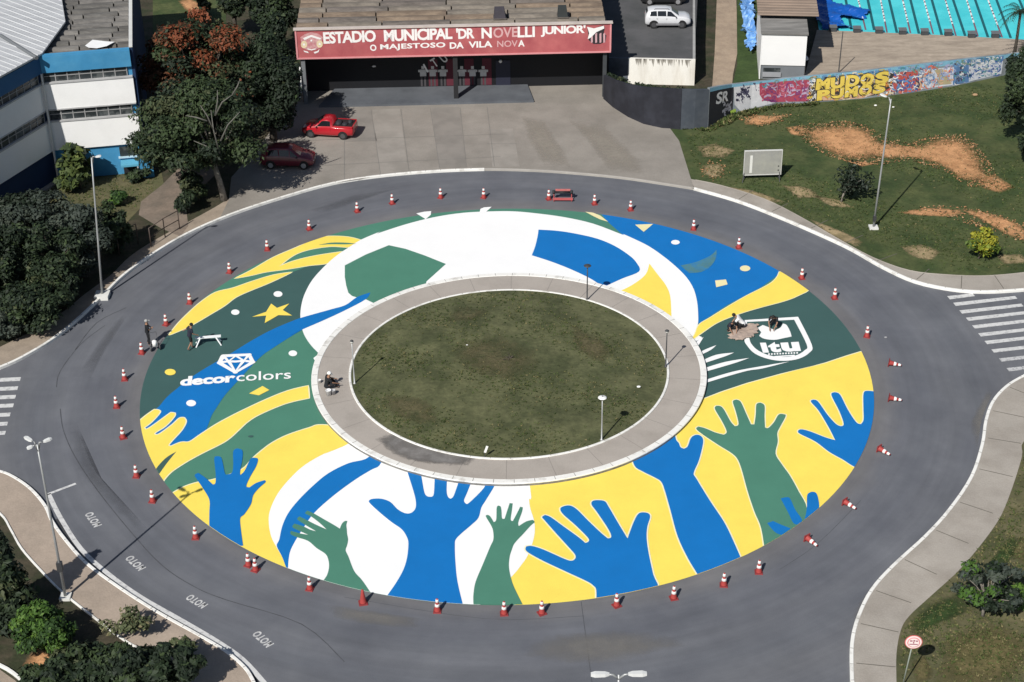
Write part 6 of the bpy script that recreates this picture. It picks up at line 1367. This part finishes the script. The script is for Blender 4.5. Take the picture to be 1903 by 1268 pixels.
car('parked_car', 'dark wine red hatchback parked in tree shade on the forecourt', 'car', G(537, 306, ZP+.02), R(-4), hatch, [(-1.35, -.55, -.60, -1.22), (-.48, .20, .18, -.52), (.27, .82, .36, .26)], (.36, .96), (-1.80, -1.36), (-1.15, 1.20), .30, WINE, .98)
pick = [(-2.0, .40, .74, .86, .88, .66), (-1.93, .3, .80, .94, .96, .74), (-1.2, .25, .82, .96, .98, .76), (-.42, .22, .82, .96, .985, .76), (-.38, .22, .82, .96, 1.40, .60), (.0, .22, .82, .95, 1.46, .59), (.35, .22, .82, .93, 1.43, .58), (1.0, .22, .82, .91, .955, .68), (1.5, .22, .80, .85, .885, .64), (1.82, .26, .74, .73, .77, .58), (1.97, .34, .60, .60, .63, .48)]
def bed(r_):
    MB().box((-1.88, -.66, .93), (-.48, .66, 1.012)).build('cargo_bed', BLK, r_)
    for i, (x, y, a, c, h_) in enumerate(((-.8, .1, .28, .42, .22), (-1.3, .25, .25, .3, .16), (-1.6, -.2, .2, .3, .2))):
        b = MB(); b.ball((x, y, 1.02), (a, c, h_), 8, 6); b.build('cargo', mat('cargo_dark', (.025, .026, .032), .7), r_, smooth=True)
    for sg in (-1, 1): MB().box((-1.95, sg*.72-.05, .955), (-.42, sg*.72+.05, 1.03)).build('bed_rail', REDP, r_)
    MB().box((-2.0, -.6, .86), (-1.94, .6, 1.02)).build('tailgate', REDP, r_)
car('pickup_truck', 'bright red pickup truck with black cargo bed parked before the stadium porch', 'pickup truck', G(613, 250, ZP+.02), R(180-10), pick, [(-.28, .78, .38, -.26)], (.40, .98), (-.3, -.3), (-1.22, 1.25), .30, REDP, .96, bed, mat('rim_dark', (.10, .10, .105), .4, metal=.4))
suv = [(-1.95, .42, .66, .90, .93, .52), (-1.88, .32, .78, 1.04, 1.15, .62), (-1.70, .28, .82, 1.06, 1.50, .62), (-1.2, .26, .84, 1.06, 1.60, .63), (-.2, .26, .84, 1.04, 1.61, .63), (.25, .26, .84, 1.03, 1.54, .62), (.92, .26, .84, 1.02, 1.07, .72), (1.5, .26, .82, .98, 1.02, .68), (1.80, .30, .76, .88, .92, .62), (1.95, .38, .64, .70, .74, .52)]
def rack(r_):
    for sg in (-1, 1):
        b = MB(); b.tube([(-1.2, sg*.52, 1.60), (-1.1, sg*.52, 1.67), (.0, sg*.52, 1.67), (.1, sg*.52, 1.60)], .022, 6); b.build('roof_rail', BLK, r_)
    for sg in (-1, 1): MB().box((-1.0, sg*.845-.02, .30), (1.0, sg*.845+.02, .48)).build('sill_trim', mat('trim_grey', (.20, .20, .21), .6), r_)
car('parked_car', 'silver white off-roader with roof rails on the raised car park', 'car', G(1240, 47, zl), R(-2), suv, [(-1.55, -.95, -.98, -1.48), (-.88, -.15, -.18, -.90), (-.08, .72, .28, -.06)], (.30, .90), (-1.84, -1.72), (-1.2, 1.2), .34, SILV, .92, rack, mat('rim_dark', (.10, .10, .105), .4, metal=.4))
car('parked_car', 'black car at the top edge on the raised car park, beyond the silver one', 'car', G(1232, 4, zl), R(-2), hatch, [(-1.35, -.55, -.60, -1.22), (-.48, .20, .18, -.52), (.27, .82, .36, .26)], (.36, .96), (-1.80, -1.36), (-1.15, 1.20), .30, BLKP, .98)

# ------------------------------------------------------------------ people
def skin(verts, edges, sub=1):
    me = bpy.data.meshes.new('figure'); me.from_pydata([v[:3] for v in verts], edges, []); o = bpy.data.objects.new('figure', me); COL.objects.link(o)
    sk = o.modifiers.new('skin', 'SKIN'); sk.use_smooth_shade = True
    for i, v in enumerate(verts): me.skin_vertices[0].data[i].radius = (v[3], v[4] if len(v) > 4 else v[3])
    me.skin_vertices[0].data[0].use_root = True
    sb2 = o.modifiers.new('sub', 'SUBSURF'); sb2.levels = sub; sb2.render_levels = sub
    bpy.context.view_layer.update(); dg = bpy.context.evaluated_depsgraph_get(); res = bpy.data.meshes.new_from_object(o.evaluated_get(dg))
    bpy.data.objects.remove(o); bpy.data.meshes.remove(me); return res
def chain(V, E, pts, start=None):
    k = start
    for p in pts:
        V.append(p); n = len(V)-1
        if k is not None: E.append((k, n))
        k = n
    return k
SKINM = mat('skin', (.30, .165, .105), .6, .05, 5)
def person(lab, pos, rz, J, shirt, pants, hair, shoes, long_legs=True, cap=False, sleeves=.9, s=1.0):
    r_ = empty('person', pos, rz); r_.scale = (s, s, s); tag(r_, lab, 'person')
    P, C_, N_, Hd = (Vector(J[k]) for k in ('pelvis', 'chest', 'neck', 'head')); fwd = Vector(J.get('face', (0, 1, 0))).normalized()
    V = []; E = []
    mid = P.lerp(C_, .5)
    chain(V, E, [(*P, .13, .10), (*mid, .115, .09), (*C_, .145, .10), (*N_, .055), (*(N_.lerp(Hd, .6)+fwd*.01), .07, .075), (*Hd, .085, .095), (*(Hd+(Hd-N_).normalized()*.08), .06, .065)])
    nose = Hd+fwd*.105-(Hd-N_).normalized()*.02; V.append((*nose, .014)); E.append((5, len(V)-1))
    for sd in ('L', 'R'):
        sh, el, wr_ = (Vector(J[k+sd]) for k in ('sh', 'el', 'wr'))
        k = chain(V, E, [(*sh, .055), (*el, .042), (*wr_, .028)], 2)
        d = (wr_-el).normalized(); palm = wr_+d*.07; V.append((*palm, .034, .022)); E.append((k, len(V)-1)); pk = len(V)-1
        sdv = d.orthogonal().normalized(); nrm = d.cross(sdv)
        for i, (o_, L_) in enumerate(((-.027, .062), (-.009, .075), (.009, .07), (.027, .055))):
            a = palm+sdv*o_+d*.03; c = a+d*L_*.6+nrm*.008; e = c+d*L_*.4+nrm*.022; chain(V, E, [(*a, .009), (*c, .0085), (*e, .0075)], pk)
        th = palm-d*.03+sdv*-.04+nrm*.01; chain(V, E, [(*th, .011), (*(th+d*.04-sdv*.015+nrm*.02), .009)], pk)
        hp, kn, an, to = (Vector(J[k+sd]) for k in ('hip', 'kn', 'an', 'to'))
        chain(V, E, [(*hp, .085), (*kn, .055), (*an, .038), (*to, .035, .028)], 0)
    bd = link('body', skin(V, E, 1), SKINM, r_, smooth=True)
    V = []; E = []
    dn = (C_-P).normalized(); chain(V, E, [(*(P-dn*.10), .19, .155), (*(P+dn*.02), .178, .145), (*mid, .165, .132), (*C_, .185, .135), (*(C_.lerp(N_, .55)), .10, .085)])
    for sd in ('L', 'R'):
        sh, el = Vector(J['sh'+sd]), Vector(J['el'+sd]); chain(V, E, [(*sh, .085), (*sh.lerp(el, sleeves), .066)], 3)
    link('shirt', skin(V, E, 1), shirt, r_, smooth=True)
    V = []; E = []; chain(V, E, [(*(P+(C_-P).normalized()*.14), .150, .122), (*P, .162, .132)])
    for sd in ('L', 'R'):
        hp, kn, an = (Vector(J[k+sd]) for k in ('hip', 'kn', 'an'))
        pts = [(*hp, .105), (*hp.lerp(kn, .9), .078)]
        if long_legs: pts += [(*kn.lerp(an, .15), .072), (*kn.lerp(an, .92), .058)]
        chain(V, E, pts, 1)
    link('trousers' if long_legs else 'shorts', skin(V, E, 1), pants, r_, smooth=True)
    for sd in ('L', 'R'):
        an, to = Vector(J['an'+sd]), Vector(J['to'+sd]); V = []; E = []; chain(V, E, [(*an, .052, .05), (*(an+Vector((0, 0, -.03))).lerp(to, .5), .05, .04), (*to, .045, .035)]); link('shoe', skin(V, E, 1), shoes, r_, smooth=True)
    upv = (Hd-N_).normalized(); b = MB(); b.ball(Hd+upv*.045-fwd*.025, (.105, .11, .095), 12, 8); b.build('cap' if cap else 'hair', hair, r_, smooth=True)
    if cap:
        b = MB(); c = Hd+upv*.05+fwd*.11; sdv = fwd.cross(upv).normalized(); b.add([c-sdv*.08-fwd*.04, c+sdv*.08-fwd*.04, c+sdv*.05+fwd*.07-upv*.02, c-sdv*.05+fwd*.07-upv*.02], [(0, 1, 2, 3)]); o = b.build('brim', hair, r_); m_ = o.modifiers.new('t', 'SOLIDIFY'); m_.thickness = .012
    sdv = fwd.cross(upv).normalized()
    for k in (-1, 1): b = MB(); b.ball(Hd+fwd*.088+sdv*.034*k+upv*.0, .012, 6, 5); b.build('eye', BLK, r_)
    return r_
def pose(**kw):
    J = dict(pelvis=(0, 0, .93), chest=(0, .02, 1.30), neck=(0, .02, 1.47), head=(0, .04, 1.60), shL=(-.19, .01, 1.40), elL=(-.26, -.02, 1.13), wrL=(-.26, .10, .90), shR=(.19, .01, 1.40), elR=(.26, -.02, 1.13), wrR=(.26, .10, .90),
             hipL=(-.09, 0, .90), knL=(-.11, .03, .50), anL=(-.12, 0, .09), toL=(-.14, .15, .045), hipR=(.09, 0, .90), knR=(.11, .03, .50), anR=(.12, 0, .09), toR=(.14, .15, .045))
    J.update(kw); return J
CLB = mat('cloth_black', (.014, .015, .018), .9, .1, 5); CLN = mat('cloth_navy', (.022, .024, .040), .9, .1, 5); CLW = mat('cloth_white', (.72, .72, .73), .9, .05, 5); CLG = mat('cloth_grey', (.30, .30, .31), .9, .1, 5)
HAIR = mat('hair_black', (.012, .011, .010), .7); CAPG = mat('cap_grey', (.34, .34, .33), .8); CAPW = mat('cap_white', (.78, .78, .77), .8); SHO = mat('shoe_dark', (.04, .04, .042), .7); SHW = mat('shoe_pale', (.5, .5, .5), .7)
person('person in black clothes and grey cap standing with folded arms on the road', G(277, 642, .0), R(-75), pose(elL=(-.27, .12, 1.15), wrL=(.02, .27, 1.17), elR=(.27, .12, 1.15), wrR=(-.02, .30, 1.12), knL=(-.15, .08, .5), anL=(-.16, -.05, .09), toL=(-.18, .10, .045)), CLB, CLB, CAPG, SHW, cap=True)
person('person in navy shirt and dark shorts walking with bare legs beside the white trestle', G(355, 649, .008), R(-62), pose(pelvis=(0, 0, .92), chest=(.0, .10, 1.28), neck=(0, .15, 1.44), head=(0, .20, 1.56), shL=(-.18, .09, 1.37), elL=(-.30, -.05, 1.20), wrL=(-.42, -.12, 1.10), shR=(.18, .10, 1.37), elR=(.24, .14, 1.10), wrR=(.22, .34, .98), knL=(-.10, .14, .50), anL=(-.10, .10, .09), toL=(-.11, .25, .045), knR=(.10, .02, .48), anR=(.11, -.22, .10), toR=(.12, -.07, .04)), CLN, CLB, HAIR, SHO, long_legs=False)
sit = pose(pelvis=(0, 0, .14), chest=(0, .10, .52), neck=(0, .15, .68), head=(0, .20, .81), shL=(-.19, .11, .62), elL=(-.27, .28, .42), wrL=(-.2, .5, .36), shR=(.19, .11, .62), elR=(.27, .28, .42), wrR=(.2, .52, .30), hipL=(-.1, .02, .14), knL=(-.26, .38, .34), anL=(-.16, .52, .08), toL=(-.2, .66, .045), hipR=(.1, .02, .14), knR=(.26, .38, .34), anR=(.14, .48, .08), toR=(.17, .62, .045), face=(0, .8, -.5))
person('person in black with white cap sitting on the island footway', G(607, 722, ZI), R(-70), sit, CLB, CLB, CAPW, SHO, cap=True, s=1.1)
crouch = pose(pelvis=(0, -.12, .36), chest=(0, .18, .68), neck=(0, .32, .80), head=(0, .42, .86), shL=(-.19, .22, .74), elL=(-.25, .38, .50), wrL=(-.15, .56, .22), shR=(.19, .22, .74), elR=(.25, .38, .50), wrR=(.13, .60, .18), hipL=(-.1, -.1, .34), knL=(-.22, .26, .42), anL=(-.15, .0, .09), toL=(-.19, .14, .045), hipR=(.1, -.1, .34), knR=(.2, .24, .30), anR=(.15, -.12, .09), toR=(.17, .03, .045), face=(0, .6, -.8))
person('crouching person in white shirt and black trousers beside the tan drop cloth', G(1377, 612, .01), R(82), crouch, CLW, CLB, HAIR, SHO, s=1.05)
person('crouching person all in black painting inside the city shield', G(1438, 607, .04), R(160), crouch, CLB, CLB, HAIR, SHO)
person('crouching person in dark clothes at the far left of the tan drop cloth', G(1357, 616, .01), R(200), crouch, CLN, CLB, HAIR, SHO, s=.9)

# ------------------------------------------------------------------ loose grass tufts, clods of soil, litter
def inpoly(x, y, pl):
    r_ = False
    for j in range(len(pl)):
        a, c = pl[j-1], pl[j]
        if (a[1] > y) != (c[1] > y) and x < (c[0]-a[0])*(y-a[1])/(c[1]-a[1])+a[0]: r_ = not r_
    return r_
def scatter(pl, n, rnd, dens=None):
    xs = [p[0] for p in pl]; ys = [p[1] for p in pl]; out = []
    while len(out) < n:
        x, y = rnd.uniform(min(xs), max(xs)), rnd.uniform(min(ys), max(ys))
        if inpoly(x, y, pl) and (dens is None or rnd.random() < dens(x, y)): out.append((x, y))
    return out
def clumpy(s, seed):
    rr = random.Random(seed); w = [(rr.uniform(.5, 1.6)*s, rr.uniform(.5, 1.6)*s, rr.uniform(0, 6)) for _ in range(5)]
    return lambda x, y: max(0.05, .5+.5*sum(math.sin(x*a+y*b+c) for a, b, c in w)/2.2)
def tufts(name, lab, pts, zf, size, pal, wts, seed, blades=5):
    rr = random.Random(seed); mb = MB()
    for x, y in pts:
        k = rr.choices(range(len(pal)), wts)[0]; s = size*rr.uniform(.5, 1.4); z = zf(x, y)
        for _ in range(blades):
            a = rr.uniform(0, 6.283); t = rr.uniform(.3, 1.1); d = Vector((math.cos(a), math.sin(a), 0)); p = Vector((x, y, z-.01))+d*rr.uniform(0, s*.5); sd_ = Vector((-d.y, d.x, 0))*s*rr.uniform(.18, .34)
            mb.add([p-sd_, p+sd_, p+d*s*t+Vector((0, 0, s*rr.uniform(.35, .9)))], [(0, 1, 2)], k)
    return tag(mb.build(name, pal, fix=False), lab, 'grass', None, 'stuff')
TG = [mat('tuft_'+n, c, .9, .2, 3, spec=.15) for n, c in (('green', (.070, .098, .030)), ('dark', (.036, .054, .016)), ('olive', (.110, .112, .044)), ('straw', (.19, .165, .08)))]
zg = lambda x, y: ZP+.01
zis = lambda x, y: ZI+.04+.28*(1-(x*x+y*y)/78.3)
rnd = random.Random(77)
isl = [(8.7*math.cos(k*.1309), 8.7*math.sin(k*.1309)) for k in range(48)]
tufts('grass_tufts', 'short mixed grass tufts over the island lawn', scatter(isl, 5200, rnd, clumpy(.8, 1)), zis, .075, TG, [1, 1.2, .9, .35], 1)
px2w = lambda px: [tuple(p.xy) for p in GL(px, ZP)]
lawnpx = px2w([(1275, 255), (1316, 242), (1395, 206), (1522, 195), (1700, 176), (1850, 148), (1940, 140), (1940, 500), (1760, 505), (1690, 498), (1550, 436), (1420, 366), (1300, 333)])
tufts('grass_tufts', 'grass tufts over the right lawn below the graffiti wall', scatter(lawnpx, 9000, rnd, clumpy(.4, 2)), zg, .085, TG, [1.2, 1.3, .5, .12], 2)
ver = px2w([(1903, 850), (1960, 840), (1960, 1300), (1670, 1300), (1676, 1175), (1732, 1110), (1795, 1052), (1852, 978), (1878, 926)])
tufts('grass_tufts', 'grass tufts over the lower right verge', scatter(ver, 4200, rnd, clumpy(.6, 3)), zg, .085, TG, [.8, 1, 1.1, .5], 3)
schl = px2w([(110, 350), (200, 322), (300, 320), (290, 350), (262, 375), (225, 415), (150, 425), (80, 410)])
tufts('grass_tufts', 'grass tufts in front of the school', scatter(schl, 900, rnd), zg, .10, TG, [1, 1, .9, .3], 4)
edge = px2w([(1262, 238), (1320, 245), (1380, 218), (1450, 200), (1522, 196), (1522, 191), (1440, 194), (1357, 211), (1315, 238), (1264, 242)])
tufts('grass_tufts', 'ragged weeds at the foot of the black and graffiti walls', scatter(edge, 420, rnd), zg, .22, TG, [.6, 1.2, .6, .4], 5)
# crumbly soil lying on the lawn
cl = [mat('clod_orange', (.36, .185, .09), .95, .2, 4), mat('clod_pale', (.38, .25, .14), .95, .2, 4), mat('clod_dark', (.10, .075, .04), .95, .2, 4)]
mb = MB(); tp = []
for q, n in (([(1468, 238), (1510, 229), (1570, 225), (1612, 233), (1645, 258), (1690, 266), (1740, 250), (1795, 250), (1818, 270), (1838, 300), (1855, 336), (1885, 352), (1800, 348), (1752, 318), (1690, 298), (1645, 306), (1590, 308), (1535, 292), (1498, 268)], 2600), ([(1370, 222), (1400, 210), (1445, 213), (1475, 211), (1452, 228), (1410, 238)], 160), ([(1700, 385), (1770, 382), (1850, 396), (1930, 425), (1930, 465), (1860, 438), (1810, 422), (1750, 402)], 420), ([(1300, 300), (1345, 298), (1358, 322), (1325, 338), (1298, 326)], 70)):
    pts = scatter(px2w(q), n, rnd); tp += pts[::2]
    for x, y in pts:
        s = rnd.uniform(.03, .09)*(1.4 if rnd.random() < .1 else 1); c = Vector((x, y, ZP+.03+s*.2)); k = rnd.choices((0, 1, 2), (5, 1.2, 2.4))[0]
        v_ = [c+Vector((rnd.uniform(.6, 1.3)*s*dx, rnd.uniform(.6, 1.2)*s*dy, s*dz*rnd.uniform(.4, .8))) for dx, dy, dz in ((1, 0, 0), (0, 1, 0), (-1, 0, 0), (0, -1, 0), (0, 0, 1))]
        mb.add(v_, [(0, 1, 4), (1, 2, 4), (2, 3, 4), (3, 0, 4)], k)
tag(mb.build('soil_clods', cl, fix=True), 'crumbly clods scattered over the orange bare soil', 'soil', None, 'stuff')
tufts('grass_tufts', 'dark tufts growing through the orange soil', tp, lambda x, y: ZP+.05, .12, TG, [.6, 1.6, .6, .3], 6, 4)
# small litter on the road, lawn and footway
for u, v, z, s, c, lab in ((1187, 720, ZI+.14, .12, LWm, 'small white scrap on the right side of the island lawn'), (868, 642, ZI+.26, .07, LWm, 'tiny white scrap left of the centre of the island lawn'), (1646, 628, .0, .10, CLG, 'small grey stone on the road right of the city shield'), (1812, 178, ZP, .22, cl[1], 'pale stone on the lawn near the far end of the graffiti wall'), (1627, 197, ZP, .12, LWm, 'white scrap on the lawn under the street lamp arm'), (1660, 200, ZP, .10, LWm, 'white scrap on the lawn right of the street lamp top')):
    p = G(u, v, z); b = MB(); b.ball((p.x, p.y, z+s*.35), (s, s*.7, s*.45), 7, 5); o = b.build('litter' if c is not cl[1] else 'stone', c); tag(o, lab, 'litter' if c is not cl[1] else 'stone')
p = G(947, 668, ZI+.27); b = MB(); rr = random.Random(9)
for i in range(16):
    a = rr.uniform(0, 6.28); l = rr.uniform(.15, .55); b.tube([(p.x, p.y, p.z), (p.x+math.cos(a)*l*.5, p.y+math.sin(a)*l*.5, p.z+rr.uniform(.05, .2)), (p.x+math.cos(a)*l, p.y+math.sin(a)*l, p.z+rr.uniform(-.02, .25))], [.03, .02, .008], 5)
tag(b.build('dead_stump', BARK), 'dry brown stump with dead twigs at the centre of the island lawn', 'stump')
